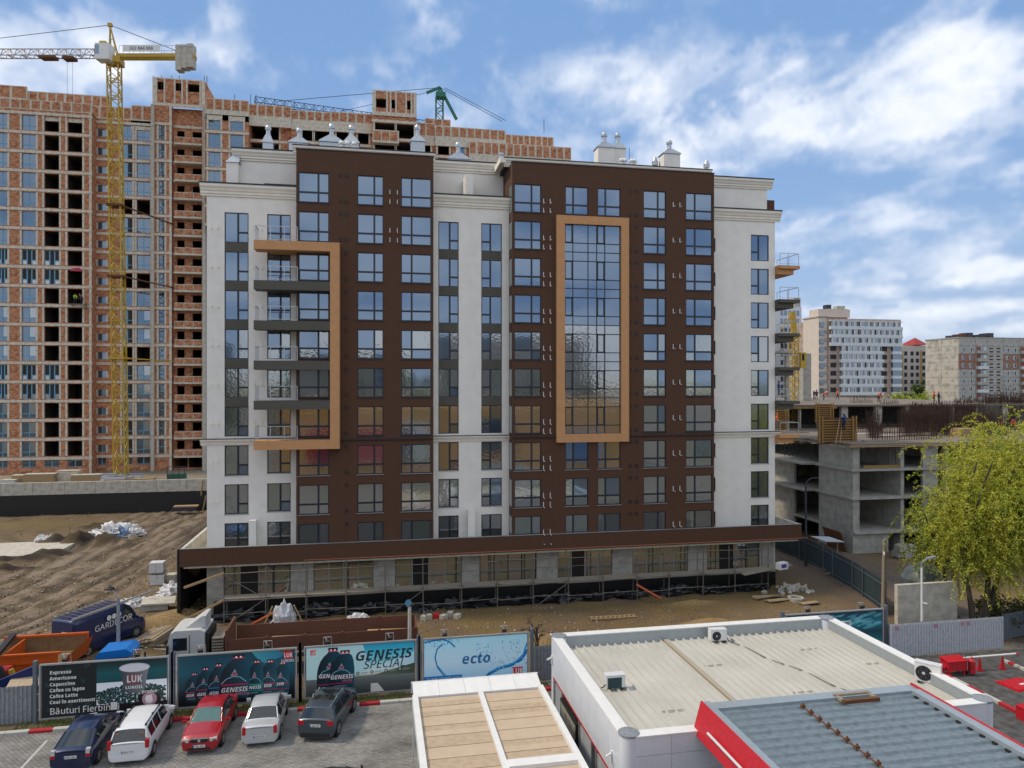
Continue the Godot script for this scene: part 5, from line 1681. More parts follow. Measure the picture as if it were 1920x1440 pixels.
func poster_print(kind: int) -> Image:
	var W := 640
	var H := 290
	var im := Image.create(W, H, false, Image.FORMAT_RGB8)
	if kind == 0:
		im.fill(Color(0.065, 0.10, 0.11))
		bands(im, [[0.0, Color(0.06, 0.14, 0.15)], [0.22, Color(0.05, 0.30, 0.32)], [0.40, Color(0.04, 0.26, 0.27)], [0.41, Color(0.78, 0.80, 0.82)], [0.83, Color(0.84, 0.85, 0.86)], [0.84, Color(0.10, 0.08, 0.10)], [1.0, Color(0.09, 0.08, 0.10)]], 275)
		for i in 700:
			var x := rng.randf_range(278, 630)
			var y := 215.0 + rng.randf_range(-78, 32) * (0.55 + 0.45 * sin((x - 270) / 130.0))
			var g := rng.randf()
			var a := rng.randf() * PI
			disc(im, x, y, 7, 4.6, Color(0.02, 0.07, 0.08).lerp(Color(0.05, 0.16, 0.17), g), a)
			disc(im, x - 1.5, y - 1.8, 3.0, 1.1, Color(0.25, 0.55, 0.52).lerp(Color(0.7, 0.85, 0.82), g * g), a)
		poly(im, [Vector2(395, 45), Vector2(545, 45), Vector2(520, 178), Vector2(500, 188), Vector2(440, 188), Vector2(418, 178)], Color(0.24, 0.24, 0.26), Color(0.44, 0.45, 0.47))
		disc(im, 470, 42, 80, 26, Color(0.66, 0.66, 0.68))
		disc(im, 470, 44, 74, 21, Color(0.74, 0.74, 0.76))
		im.fill_rect(Rect2i(438, 78, 62, 60), Color(0.42, 0.25, 0.28))
		disc(im, 548, 228, 58, 58, Color(0.10, 0.07, 0.09))
		disc(im, 548, 228, 39, 39, Color(0.60, 0.48, 0.52))
		poly(im, [Vector2(530, 208), Vector2(560, 204), Vector2(566, 240), Vector2(552, 254), Vector2(532, 250), Vector2(524, 228)], Color(0.80, 0.76, 0.77))
		for b in [[135, 30, 0.2], [205, 95, 1.2], [25, 110, 1.0], [140, 232, -0.6], [232, 235, 0.5], [225, 12, -0.3], [40, 248, 0.1]]:
			disc(im, b[0], b[1], 14, 7.5, Color(0.16, 0.33, 0.32), b[2])
			disc(im, b[0], b[1], 11.5, 5.5, Color(0.065, 0.10, 0.11), b[2])
			stroke(im, [Vector2(b[0] - 8, b[1]), Vector2(b[0] + 8, b[1])], 1.0, Color(0.16, 0.33, 0.32))
	elif kind == 1:
		bands(im, [[0.0, Color(0.06, 0.24, 0.30)], [0.35, Color(0.06, 0.30, 0.36)], [0.65, Color(0.04, 0.17, 0.21)], [0.85, Color(0.02, 0.06, 0.09)], [1.0, Color(0.02, 0.05, 0.07)]])
		poly(im, [Vector2(400, 0), Vector2(600, 0), Vector2(560, 40), Vector2(470, 70), Vector2(430, 40)], Color(0.25, 0.55, 0.6), Color(0.1, 0.4, 0.5))
		speckle(im, Rect2i(0, 0, W, 200), 0.03)
		for b in [[75, 265, 84, 168, Color(0.6, 0.1, 0.25)], [135, 265, 92, 195, Color(0.6, 0.1, 0.25)], [205, 264, 100, 212, Color(0.1, 0.4, 0.6)], [560, 262, 100, 195, Color(0.6, 0.1, 0.25)], [490, 262, 100, 212, Color(0.6, 0.1, 0.25)], [415, 262, 100, 215, Color(0.1, 0.55, 0.45)], [305, 266, 168, 256, Color(0.62, 0.1, 0.25)]]: bottle(im, b[0], b[1], b[2], b[3], b[4])
		im.fill_rect(Rect2i(580, 10, 46, 42), Color(0.75, 0.10, 0.18))
		im.fill_rect(Rect2i(556, 0, 60, 12), Color(0.42, 0.24, 0.08))
	elif kind == 2:
		bands(im, [[0.0, Color(0.10, 0.55, 0.68)], [0.25, Color(0.35, 0.70, 0.76)], [0.5, Color(0.72, 0.80, 0.78)], [0.62, Color(0.74, 0.75, 0.70)], [0.66, Color(0.38, 0.42, 0.40)], [0.75, Color(0.32, 0.35, 0.35)], [1.0, Color(0.20, 0.22, 0.23)]])
		poly(im, [Vector2(0, 0), Vector2(330, 0), Vector2(380, 150), Vector2(200, 195), Vector2(0, 190)], Color(0.66, 0.78, 0.77), Color(0.62, 0.76, 0.78))
		poly(im, [Vector2(640, 60), Vector2(640, 120), Vector2(420, 165), Vector2(360, 160)], Color(0.72, 0.80, 0.80), Color(0.62, 0.76, 0.82))
		poly(im, [Vector2(640, 130), Vector2(640, 192), Vector2(380, 192), Vector2(470, 168)], Color(0.34, 0.42, 0.36), Color(0.22, 0.26, 0.22))
		speckle(im, Rect2i(0, 192, W, 98), 0.09)
		poly(im, [Vector2(378, 238), Vector2(418, 238), Vector2(458, 290), Vector2(376, 290)], Color(0.72, 0.72, 0.70))
		bottle(im, 135, 268, 150, 262, Color(0.62, 0.1, 0.25))
		bottle(im, 205, 262, 150, 236, Color(0.62, 0.1, 0.25))
		im.fill_rect(Rect2i(22, 14, 34, 30), Color(0.75, 0.10, 0.22))
		for i in 4: 
			disc(im, 300 + i * 84, 172 - i * 3, 10, 10, Color(0.04, 0.10, 0.14))
			disc(im, 300 + i * 84, 172 - i * 3, 5.5, 5.5, Color(0.7, 0.75, 0.75))
			im.fill_rect(Rect2i(318 + i * 84, 168 - i * 3, 46, 3), Color(0.45, 0.5, 0.5))
			im.fill_rect(Rect2i(318 + i * 84, 174 - i * 3, 38, 3), Color(0.5, 0.55, 0.55))
	elif kind == 3:
		bands(im, [[0.0, Color(0.62, 0.80, 0.88)], [0.5, Color(0.70, 0.80, 0.87)], [1.0, Color(0.52, 0.73, 0.86)]])
		var deep := Color(0.02, 0.40, 0.62)
		stroke(im, [Vector2(5, 12), Vector2(60, 4), Vector2(110, 0), Vector2(150, 14), Vector2(185, 50)], 5, deep)
		for i in 70: disc(im, rng.randf_range(0, 210), absf(rng.randfn(0, 26)), rng.randf_range(1, 5), rng.randf_range(1, 4), Color(0.05, 0.5, 0.72) if i % 2 else Color(0.3, 0.68, 0.82))
		stroke(im, [Vector2(110, 30), Vector2(78, 60), Vector2(66, 110), Vector2(80, 170), Vector2(120, 225), Vector2(175, 268)], 4, deep)
		stroke(im, [Vector2(84, 165), Vector2(128, 220), Vector2(178, 255)], 2.5, Color(0.1, 0.55, 0.75))
		stroke(im, [Vector2(360, 280), Vector2(400, 235), Vector2(460, 205), Vector2(540, 190), Vector2(600, 160), Vector2(640, 105)], 10, deep)
		stroke(im, [Vector2(400, 228), Vector2(470, 198), Vector2(560, 178), Vector2(615, 130), Vector2(638, 60)], 5, Color(0.08, 0.52, 0.74))
		for i in 110: disc(im, rng.randf_range(420, 636), 190 + rng.randfn(0, 18) - (rng.randf() * 40), rng.randf_range(1, 5), rng.randf_range(1, 4), [Color(0.45, 0.75, 0.86), deep, Color(0.75, 0.88, 0.93)][i % 3])
		for i in 60: disc(im, rng.randf_range(320, 420), 30 + rng.randf() * 130, rng.randf_range(1, 5), rng.randf_range(1, 5), Color(0.15, 0.5, 0.68) if i % 2 else Color(0.55, 0.75, 0.83))
		for i in 40: disc(im, rng.randf_range(470, 600), 30 + rng.randf() * 90, rng.randf_range(1, 5), rng.randf_range(1, 4), Color(0.25, 0.52, 0.68))
		im.fill_rect(Rect2i(0, 226, 232, 40), Color(0.02, 0.42, 0.66))
		im.fill_rect(Rect2i(20, 266, 330, 24), Color(0.04, 0.50, 0.70))
		im.fill_rect(Rect2i(545, 205, 68, 60), Color(0.66, 0.03, 0.20))
	else:
		bands(im, [[0.0, Color(0.03, 0.20, 0.26)], [0.3, Color(0.10, 0.42, 0.48)], [0.5, Color(0.02, 0.22, 0.27)], [0.7, Color(0.06, 0.38, 0.42)], [1.0, Color(0.02, 0.18, 0.22)]])
		for i in 40: disc(im, rng.randf_range(250, 640), rng.randf_range(20, 110), rng.randf_range(14, 50), rng.randf_range(3, 12), Color(0.45, 0.68, 0.72, 0.5), -0.25)
		for i in 16: disc(im, rng.randf_range(200, 640), rng.randf_range(130, 240), rng.randf_range(20, 70), rng.randf_range(3, 9), Color(0.03, 0.30, 0.36, 0.7), -0.2)
		im.fill_rect(Rect2i(300, 60, 130, 34), Color(0.78, 0.82, 0.84))
		im.fill_rect(Rect2i(400, 200, 190, 30), Color(0.78, 0.82, 0.84))
	for y in H:
		for x in W:
			var c := im.get_pixel(x, y)
			im.set_pixel(x, y, Color(minf(c.r * 1.18, 1.0), minf(c.g * 1.18, 1.0), minf(c.b * 1.18, 1.0)))
	return im
func billboard(kind: int, px0: float, px1: float, label: String) -> Node3D:
	var D := 39.2
	var z := -D
	var x0 := gx(px0, D)
	var x1 := gx(px1, D)
	var B := thing("billboard", label, "billboard", Vector3((x0 + x1) / 2, 0.05, z), "billboards along the car park")
	var y0 := 0.28
	var y1 := 2.98
	var q := MB.new()
	q.use_uv = true
	q.quad(Vector3(x0 + 0.12, y0 + 0.06, z + 0.03), Vector3(x1 - 0.12, y0 + 0.06, z + 0.03), Vector3(x1 - 0.12, y1 - 0.06, z + 0.03), Vector3(x0 + 0.12, y1 - 0.06, z + 0.03))
	var m := StandardMaterial3D.new()
	m.resource_name = "poster_%d" % kind
	m.albedo_texture = ImageTexture.create_from_image(poster_print(kind))
	m.albedo_color = Color(1, 1, 1)
	m.roughness = 0.45
	part("poster", q, m, B)
	pbox("backing", Vector3(x0 + 0.1, y0 + 0.04, z + 0.028), Vector3(x1 - 0.1, y1 - 0.04, z - 0.02), M.post_grey, B)
	for f in [[x0, y0 - 0.03, x1, y0 + 0.03], [x0, y1 - 0.03, x1, y1 + 0.04]]: pbox("frame_rail", Vector3(f[0], f[1], z + 0.07), Vector3(f[2], f[3], z - 0.04), M.steel_rail, B)
	for x in [x0, x1 - 0.07]: pbox("frame_stile", Vector3(x, y0 + 0.03, z + 0.07), Vector3(x + 0.07, y1 - 0.03, z - 0.04), M.steel_rail, B)
	for x in [x0 - 0.27, x1 + 0.09]:
		var p := MB.new()
		p.box(Vector3(x, 0.0, z - 0.12), Vector3(x + 0.16, y1 + 0.22, z + 0.1))
		part("post", p, M.post_grey, B)
		var tie := MB.new()
		for y in [0.7, 1.5, 2.3]: tie.box(Vector3(x + 0.02, y, z - 0.02), Vector3(x + (0.3 if x < x1 else -0.12), y + 0.06, z + 0.02))
		part("clamp", tie, M.steel_rail, B)
	for t in [0.17, 0.72]:
		var lx := lerpf(x0, x1, t)
		var arm := MB.new()
		for e in [0.0, 0.42]:
			arm.tube(Vector3(lx + e, y1, z), Vector3(lx + e, y1 + 0.5, z + 0.1), 0.018, 0.018, 5)
		arm.tube(Vector3(lx, y1 + 0.5, z + 0.1), Vector3(lx + 0.42, y1 + 0.5, z + 0.1), 0.018, 0.018, 5)
		arm.tube(Vector3(lx + 0.1, y1 + 0.5, z + 0.1), Vector3(lx + 0.21, y1 + 0.34, z + 0.25), 0.018, 0.018, 5)
		var a := part("lamp_arm", arm, M.steel_rail, B)
		var lamp := MB.new()
		lamp.tbox(Transform3D(Basis(Vector3.RIGHT, 0.7), Vector3(lx + 0.22, y1 + 0.28, z + 0.27)), Vector3(0.24, 0.2, 0.12))
		part("floodlight", lamp, M.black, a)
	return B
func billboards() -> void:
	var ink := mat("ink_white", lin(0.72, 0.74, 0.72), 0.5)
	var navy := mat("ink_navy", lin(0.015, 0.035, 0.055), 0.5)
	var blue := mat("ink_blue", lin(0.02, 0.17, 0.40), 0.5)
	var red := mat("ink_red", lin(0.45, 0.01, 0.05), 0.5)
	var D := 39.2
	var put := func(B: Node3D, text: String, u: float, v: float, size: float, m: Material, px0: float, px1: float, slant := 0.0, al := HORIZONTAL_ALIGNMENT_LEFT, st := 1.0, font := "Droid Sans") -> void:
		var x0 := gx(px0, D) + 0.12
		var x1 := gx(px1, D) - 0.12
		letters(text, B, Vector3(lerpf(x0, x1, u), lerpf(2.92, 0.34, v), -D + 0.036) - B.position, size, m, 0.0, font, slant, al, st)
	var L := HORIZONTAL_ALIGNMENT_LEFT
	var C := HORIZONTAL_ALIGNMENT_CENTER
	var a := billboard(0, 74, 318, "black coffee billboard with a grey cup on roasted beans and a white menu list")
	var k := 0
	for t in ["*Espresso", "*Americano", "*Capuccino", "*Cafea cu lapte", "*Cafea Latte", "*Ceai în asortiment"]:
		put.call(a, t, 0.06, 0.14 + k * 0.115, 0.235, ink, 74, 318, 0.0, L)
		k += 1
	put.call(a, "Băuturi Fierbinți", 0.06, 0.895, 0.42, ink, 74, 318, 0.0, L)
	put.call(a, "*LUK", 0.733, 0.37, 0.50, ink, 74, 318, 0.0, C, 0.8)
	put.call(a, "*LUKOIL", 0.733, 0.535, 0.20, ink, 74, 318, 0.0, C, 1.2)
	put.call(a, "*produs", 0.856, 0.635, 0.22, ink, 74, 318, 0.0, C)
	put.call(a, "*natural", 0.856, 0.945, 0.22, ink, 74, 318, 0.0, C)
	var b := billboard(1, 330, 557, "dark teal motor oil billboard with seven black bottles in a row")
	for t in [[0.477, 0.735, 0.33, "*GENESIS"], [0.10, 0.785, 0.19, "*GEN"], [0.195, 0.78, 0.21, "*GEN"], [0.30, 0.775, 0.22, "*GEN"], [0.655, 0.72, 0.22, "*NESIS"], [0.765, 0.705, 0.20, "*ESIS"], [0.875, 0.69, 0.19, "*ESIS"]]: put.call(b, t[3], t[0], t[1], t[2], ink, 330, 557, 0.2, C)
	put.call(b, "*SPECIAL", 0.545, 0.83, 0.19, mat("ink_pink", lin(0.5, 0.2, 0.3), 0.5), 330, 557, 0.2, C)
	put.call(b, "*LUK", 0.942, 0.11, 0.30, ink, 330, 557, 0.0, C, 0.8)
	put.call(b, "*LUKOIL", 0.94, 0.22, 0.19, ink, 330, 557, 0.0, C)
	var c := billboard(2, 570, 781, "motor oil billboard showing two black bottles above a road")
	put.call(c, "*GENESIS", 0.715, 0.235, 0.72, navy, 570, 781, 0.25, C, 1.05)
	put.call(c, "SPECIAL", 0.72, 0.43, 0.58, navy, 570, 781, 0.25, C, 1.05)
	put.call(c, "*GENESIS", 0.325, 0.64, 0.30, ink, 570, 781, 0.2, C)
	put.call(c, "*GEN", 0.165, 0.60, 0.28, ink, 570, 781, 0.2, C)
	put.call(c, "*SPECIAL", 0.375, 0.725, 0.14, mat("ink_rose", lin(0.5, 0.15, 0.25), 0.5), 570, 781, 0.2, C)
	put.call(c, "*LUK", 0.06, 0.105, 0.24, ink, 570, 781, 0.0, C, 0.8)
	var d := billboard(3, 791, 992, "pale blue fuel billboard with splashing water")
	put.call(d, "*ecto", 0.50, 0.46, 0.78, blue, 791, 992, 0.15, C)
	put.call(d, "CARBURANT NOU", 0.19, 0.855, 0.24, ink, 791, 992, 0.0, C)
	put.call(d, "*LUK", 0.905, 0.80, 0.46, ink, 791, 992, 0.0, C, 0.75)
	var e := billboard(4, 1472, 1656, "dark teal seascape billboard behind the shop roof")
	put.call(e, "*DEMANT", 0.585, 0.265, 0.26, navy, 1472, 1656, 0.0, C)
	put.call(e, "*RO·C·I·2", 0.78, 0.745, 0.24, navy, 1472, 1656, 0.0, C)

# ---------- fences ----------
func ribbed_sheet(w: float, h: float, rib: float, deep: float) -> ArrayMesh:
	var mb := MB.new()
	var n := int(round(w / rib))
	var r := w / n
	for i in n:
		var x := i * r
		var p := [[x, 0.0], [x + r * 0.3, 0.0], [x + r * 0.42, deep], [x + r * 0.88, deep], [x + r, 0.0]]
		for k in 4:
			mb.quad(Vector3(p[k][0], 0, p[k][1]), Vector3(p[k + 1][0], 0, p[k + 1][1]), Vector3(p[k + 1][0], h, p[k + 1][1]), Vector3(p[k][0], h, p[k][1]))
	return mb.mesh()
func fence(called: String, label: String, a: Vector3, b: Vector3, h: float, m: Material, sheet := 1.15) -> Node3D:
	var F := thing(called, label, "fence", a, "")
	var n := maxi(1, int(round(a.distance_to(b) / sheet)))
	var w := a.distance_to(b) / n
	var mesh := ribbed_sheet(w, h, 0.2, 0.045)
	var dir := (b - a).normalized()
	var turn := atan2(-dir.z, dir.x)
	F.rotation.y = turn
	for i in n:
		var o := node("sheet", mesh, m, F, Vector3(i * w, 0.03, 0.004 * (i % 2)))
	for i in n / 2 + 1: node("post", box_mesh(Vector3(0.07, h + 0.05, 0.07)), M.post_grey, F, Vector3(minf(i * 2 * w, n * w), (h + 0.05) / 2, -0.07))
	for y in [0.35, h - 0.3]: node("rail", box_mesh(Vector3(n * w, 0.05, 0.04)), M.post_grey, F, Vector3(n * w / 2, y, -0.03))
	return F
func fences() -> void:
	fence("sheet_fence", "grey ribbed metal fence beside the coffee billboard", Vector3(gx(-60, 39.4), 0, -39.4), Vector3(gx(60, 39.4), 0, -39.4), 1.9, M.fence_grey)
	fence("sheet_fence", "grey ribbed metal fence between the water billboard and the shop", Vector3(gx(999, 39.6), 0, -39.6), Vector3(gx(1075, 39.6), 0, -39.6), 2.0, M.fence_grey)
	var wf := fence("sheet_fence", "white ribbed metal fence with faded red stickers beside the forecourt", Vector3(gx(1668, 38.9), 0, -38.9), Vector3(gx(1881, 38.9), 0, -38.9), 2.05, M.fence_white)
	for px in [1680, 1755, 1803, 1815]:
		var s := node("sticker", box_mesh(Vector3(0.22, 0.26, 0.004)), mat("sticker_%d" % px, lin(0.42, 0.2, 0.24), 0.7), wf, Vector3(gx(px, 38.9) - gx(1668, 38.9), 1.8, 0.052))
	fence("sheet_fence", "dark grey ribbed fence past the end of the white fence", Vector3(gx(1882, 40.2), 0, -40.2), Vector3(gx(1990, 40.2), 0, -41.2), 1.7, M.post_grey)
	# teal hoarding running back along the site road
	var pts := [gp(1662, 1150, -0.2), gp(1600, 1105, -0.2), gp(1545, 1073, -0.2), gp(1500, 1052, -0.3), gp(1452, 1035, -0.4)]
	for i in 4:
		var a: Vector3 = pts[i]
		var b: Vector3 = pts[i + 1]
		fence("site_hoarding", ["dark teal metal hoarding nearest the concrete block wall", "dark teal metal hoarding under the small tin roof", "dark teal metal hoarding behind the wooden pole", "dark teal metal hoarding running behind the scaffold end"][i], a, b, 2.3, M.fence_teal, 2.0)

# ---------- petrol station ----------
func station() -> void:
	var X0 := 8.64
	var X1 := 24.3
	var zn := -24.2
	var zf := -35.0
	var H := 4.29
	var white := mat("cladding", lin(0.66, 0.69, 0.74), 0.35, 0, M.white_plaster.albedo_texture, 0.3)
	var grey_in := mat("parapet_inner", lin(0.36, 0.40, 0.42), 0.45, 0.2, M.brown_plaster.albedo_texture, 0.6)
	var S := thing("petrol_station_shop", "white clad petrol station shop with a ribbed metal roof behind parapets", "building", Vector3(16, 0, -30))
	var R := 3.72
	pbox("core", Vector3(X0 + 0.2, 0.0, zn - 0.2), Vector3(X1 - 0.2, R - 0.1, zf + 0.2), M.dark_room, S)
	# cladding panels: side wall, front, back
	var n := 8
	for i in n:
		var za := lerpf(zn - 0.35, zf + 0.3, float(i) / n)
		var zb := lerpf(zn - 0.35, zf + 0.3, float(i + 1) / n)
		for r in [[2.42, 3.05], [3.065, 3.66], [3.675, H]]:
			pbox("cladding_panel", Vector3(X0, r[0], za - 0.012), Vector3(X0 + 0.14, r[1], zb + 0.0), white, S)
		for r in [[0.1, 1.4], [1.415, 2.7], [2.715, H]]: pbox("cladding_panel", Vector3(X1 - 0.14, r[0], za - 0.012), Vector3(X1, r[1], zb), white, S)
	for i in 10:
		var xa := lerpf(X0 + 0.35, X1 - 0.35, i / 10.0)
		var xb := lerpf(X0 + 0.35, X1 - 0.35, (i + 1) / 10.0)
		for r in [[2.2, 2.94], [2.955, 3.6], [3.615, H]]: pbox("cladding_panel", Vector3(xa + 0.012, r[0], zn - 0.14), Vector3(xb, r[1], zn), white, S)
		pbox("cladding_panel", Vector3(xa + 0.012, 0.1, zf), Vector3(xb, H, zf + 0.14), white, S)
	# parapet tops and inner faces
	for p in [[X0 - 0.02, zn - 0.3, X0 + 0.46, zf], [X1 - 0.46, zn - 0.3, X1 + 0.02, zf]]: pbox("parapet_top", Vector3(p[0], H, p[1]), Vector3(p[2], H + 0.05, p[3]), M.white_paint, S)
	for p in [[X0 + 0.461, zn + 0.02, X1 - 0.461, zn - 0.46], [X0 + 0.461, zf + 0.46, X1 - 0.461, zf - 0.02]]: pbox("parapet_top", Vector3(p[0], H, p[1]), Vector3(p[2], H + 0.048, p[3]), M.white_paint, S)
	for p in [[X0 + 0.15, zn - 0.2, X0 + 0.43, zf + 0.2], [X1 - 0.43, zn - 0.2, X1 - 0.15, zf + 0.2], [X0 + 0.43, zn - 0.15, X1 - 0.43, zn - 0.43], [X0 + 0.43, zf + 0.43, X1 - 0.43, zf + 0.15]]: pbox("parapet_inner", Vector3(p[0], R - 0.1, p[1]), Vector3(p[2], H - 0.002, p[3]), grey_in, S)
	for c in [[X0 + 0.35, zn - 0.35], [X0 + 0.35, zf + 0.35], [X1 - 0.35, zn - 0.35], [X1 - 0.35, zf + 0.35]]:
		var col := MB.new()
		col.lathe(Vector3(c[0], 0, c[1]), [Vector2(0.37, 0.0), Vector2(0.37, H + 0.04)], 20)
		var cn := part("corner_column", col, white, S)
		var cap := MB.new()
		cap.lathe(Vector3(c[0], 0, c[1]), [Vector2(0.39, H + 0.0), Vector2(0.39, H + 0.07), Vector2(0.0, H + 0.075)], 20)
		part("corner_cap", cap, M.fence_grey, cn)
	# ribbed roof sheets
	var roofm := mat("roof_sheet", lin(0.56, 0.555, 0.51), 0.5, 0.1, noise_tex(0.006, [[0.0, grey(0.9)], [0.5, grey(0.96)], [1.0, grey(1.0)]], 512, 88, 5), 0.1)
	var width := X1 - X0 - 0.86
	var ns := 12
	var sw := width / ns
	var sheet := MB.new()
	for i in 3:
		var x := i * sw / 3
		var r := sw / 3
		var p := [[x, 0.0], [x + r * 0.70, 0.0], [x + r * 0.77, 0.11], [x + r * 0.90, 0.11], [x + r * 0.985, 0.0]]
		for k in 4: sheet.quad(Vector3(p[k][0], p[k][1], 0), Vector3(p[k + 1][0], p[k + 1][1], 0), Vector3(p[k + 1][0], p[k + 1][1], -9.94), Vector3(p[k][0], p[k][1], -9.94))
	var sm := sheet.mesh()
	for i in ns: node("roof_sheet", sm, roofm, S, Vector3(X0 + 0.43 + i * sw, R + 0.006 * (i % 2), zn - 0.43) - S.position)
	pbox("seam_strip", Vector3(14.5, R + 0.01, zn - 0.5), Vector3(14.68, R + 0.125, zf + 0.5), mat("seam_tan", lin(0.36, 0.31, 0.23), 0.8), S)
	# lower wall on the side: red stripe, louvres, framed poster
	pbox("red_stripe", Vector3(X0 - 0.01, 2.33, zn - 0.4), Vector3(X0 + 0.14, 2.42, zf + 0.62), M.red_paint, S)
	pbox("dark_pilaster", Vector3(X0 + 0.02, 0.0, zf + 0.32), Vector3(X0 + 0.2, 2.33, zf + 0.75), M.post_grey, S)
	for l in [[zf + 0.8, zf + 2.3], [zf + 5.2, zf + 7.0], [zf + 7.6, zf + 10.3]]:
		var y := 0.3
		while y < 2.28:
			var lm := MB.new()
			lm.tbox(Transform3D(Basis(Vector3(0, 0, 1), 0.6), Vector3(X0 + 0.06, y, (l[0] + l[1]) / 2)), Vector3(0.1, 0.015, l[1] - l[0]))
			part("louvre", lm, M.fence_grey, S)
			y += 0.11
		for e in [l[0], l[1]]: pbox("jamb", Vector3(X0 - 0.015, 0.0, e - 0.05), Vector3(X0 + 0.15, 2.33, e + 0.05), M.sill_metal, S)
	var P := pbox("poster_case", Vector3(X0 - 0.12, 0.2, zf + 2.4), Vector3(X0 + 0.1, 2.15, zf + 5.1), M.black, S)
	var pq := MB.new()
	pq.use_uv = true
	pq.quad(Vector3(X0 - 0.125, 0.28, zf + 2.5), Vector3(X0 - 0.125, 0.28, zf + 5.0), Vector3(X0 - 0.125, 2.05, zf + 5.0), Vector3(X0 - 0.125, 2.05, zf + 2.5))
	var im := Image.create(128, 96, false, Image.FORMAT_RGB8)
	bands(im, [[0.0, Color(0.62, 0.63, 0.58)], [0.4, Color(0.50, 0.52, 0.50)], [0.6, Color(0.12, 0.36, 0.36)], [1.0, Color(0.30, 0.34, 0.34)]])
	for i in 26: disc(im, rng.randf() * 128, rng.randf() * 96, rng.randf_range(3, 12), rng.randf_range(2, 7), [Color(0.05, 0.35, 0.35), Color(0.62, 0.22, 0.22), Color(0.1, 0.45, 0.38), Color(0.6, 0.6, 0.56)][i % 4], rng.randf() * 3)
	var pm := StandardMaterial3D.new()
	pm.resource_name = "side_poster"
	pm.albedo_texture = ImageTexture.create_from_image(im)
	pm.roughness = 0.25
	part("poster", pq, pm, P)
	for c in [[zf + 0.4, 3.3], [zn - 1.2, 3.2]]:
		var cm := MB.new()
		cm.tube(Vector3(X0, c[1], c[0]), Vector3(X0 - 0.3, c[1] - 0.05, c[0] + 0.15), 0.05, 0.045, 8)
		cm.box(Vector3(X0 - 0.06, c[1] - 0.35, c[0] - 0.05), Vector3(X0, c[1] + 0.08, c[0] + 0.05))
		part("security_camera", cm, M.white_paint, S)
	for d in [[11.2, -27.0], [13.0, -26.6], [15.0, -31.0], [17.4, -27.6], [20.6, -32.0], [22.5, -29.8]]:
		pbox("sheet_lap", Vector3(d[0] + 0.1, R + 0.052, d[1]), Vector3(d[0] + 1.0, R + 0.068, d[1] - 0.05), M.timber_grey, S)
	# air conditioners
	ac_unit("outdoor air conditioner unit near the left roof edge, its dark coil showing", Vector3(10.15, R + 0.06, -29.5), PI, 0.85, 0.6)
	ac_unit("small air conditioner unit with a fan by the back parapet", Vector3(17.2, R + 0.06, -33.9), -0.05, 0.85, 0.62)
	ac_unit("large white air conditioner unit with a round fan on the right parapet", Vector3(gx(1734, 27.6), R + 0.06, -27.4), -0.9, 1.0, 0.88)
	var cable := MB.new()
	var pp := Vector3(17.7, R + 0.08, -33.7)
	for i in 24:
		var q := Vector3(17.7 + i * 0.13 + sin(i * 0.7) * 0.12, R + 0.085, -33.7 + i * 0.37)
		cable.tube(pp, q, 0.018, 0.018, 5, false)
		pp = q
	tag(part("roof_cable", cable, M.black, self), "black cable lying across the pale ribbed roof", "cable")
	canopy()
	small_canopy()
	forecourt_things()
func ac_unit(label: String, at: Vector3, turn: float, w: float, h: float) -> void:
	var A := thing("air_conditioner", label, "air conditioner", at, "air conditioners on the shop roof", turn)
	var d := 0.38
	for x in [-w * 0.35, w * 0.35]: node("foot", box_mesh(Vector3(0.06, 0.08, d + 0.1)), M.black, A, Vector3(x, 0.04, 0))
	node("casing", box_mesh(Vector3(w, h - 0.08, d)), M.white_paint, A, Vector3(0, 0.08 + (h - 0.08) / 2, 0))
	node("lid", box_mesh(Vector3(w + 0.03, 0.03, d + 0.03)), M.plastic_white, A, Vector3(0, h + 0.015, 0))
	var g := MB.new()
	g.tube(Vector3(-w * 0.14, h * 0.52, d / 2), Vector3(-w * 0.14, h * 0.52, d / 2 + 0.02), h * 0.37, h * 0.37, 24)
	var fg := local("fan_grille", g, M.black, A)
	var f := MB.new()
	for i in 3: f.tbox(Transform3D(Basis(Vector3(0, 0, 1), i * TAU / 3), Vector3(-w * 0.14, h * 0.52, d / 2 + 0.024)), Vector3(h * 0.62, h * 0.09, 0.006))
	local("fan_blade", f, M.steel_dark, fg)
	var r := MB.new()
	r.tube(Vector3(-w * 0.14, h * 0.52, d / 2 + 0.02), Vector3(-w * 0.14, h * 0.52, d / 2 + 0.04), h * 0.08, h * 0.06, 12)
	local("hub", r, M.plastic_white, fg)
	node("coil", box_mesh(Vector3(w * 0.74, h * 0.74, 0.012)), mat("coil_%d" % int(at.x * 10), lin(0.015, 0.05, 0.06), 0.5, 0.2), A, Vector3(w * 0.06, h * 0.5, -d / 2 - 0.007))
	var p := MB.new()
	p.tube(Vector3(w / 2, 0.2, -0.05), Vector3(w / 2 + 0.12, 0.12, -0.1), 0.025, 0.025, 6)
	p.tube(Vector3(w / 2 + 0.12, 0.12, -0.1), Vector3(w / 2 + 0.16, 0.0, 0.1), 0.025, 0.025, 6)
	local("pipe", p, M.black, A)
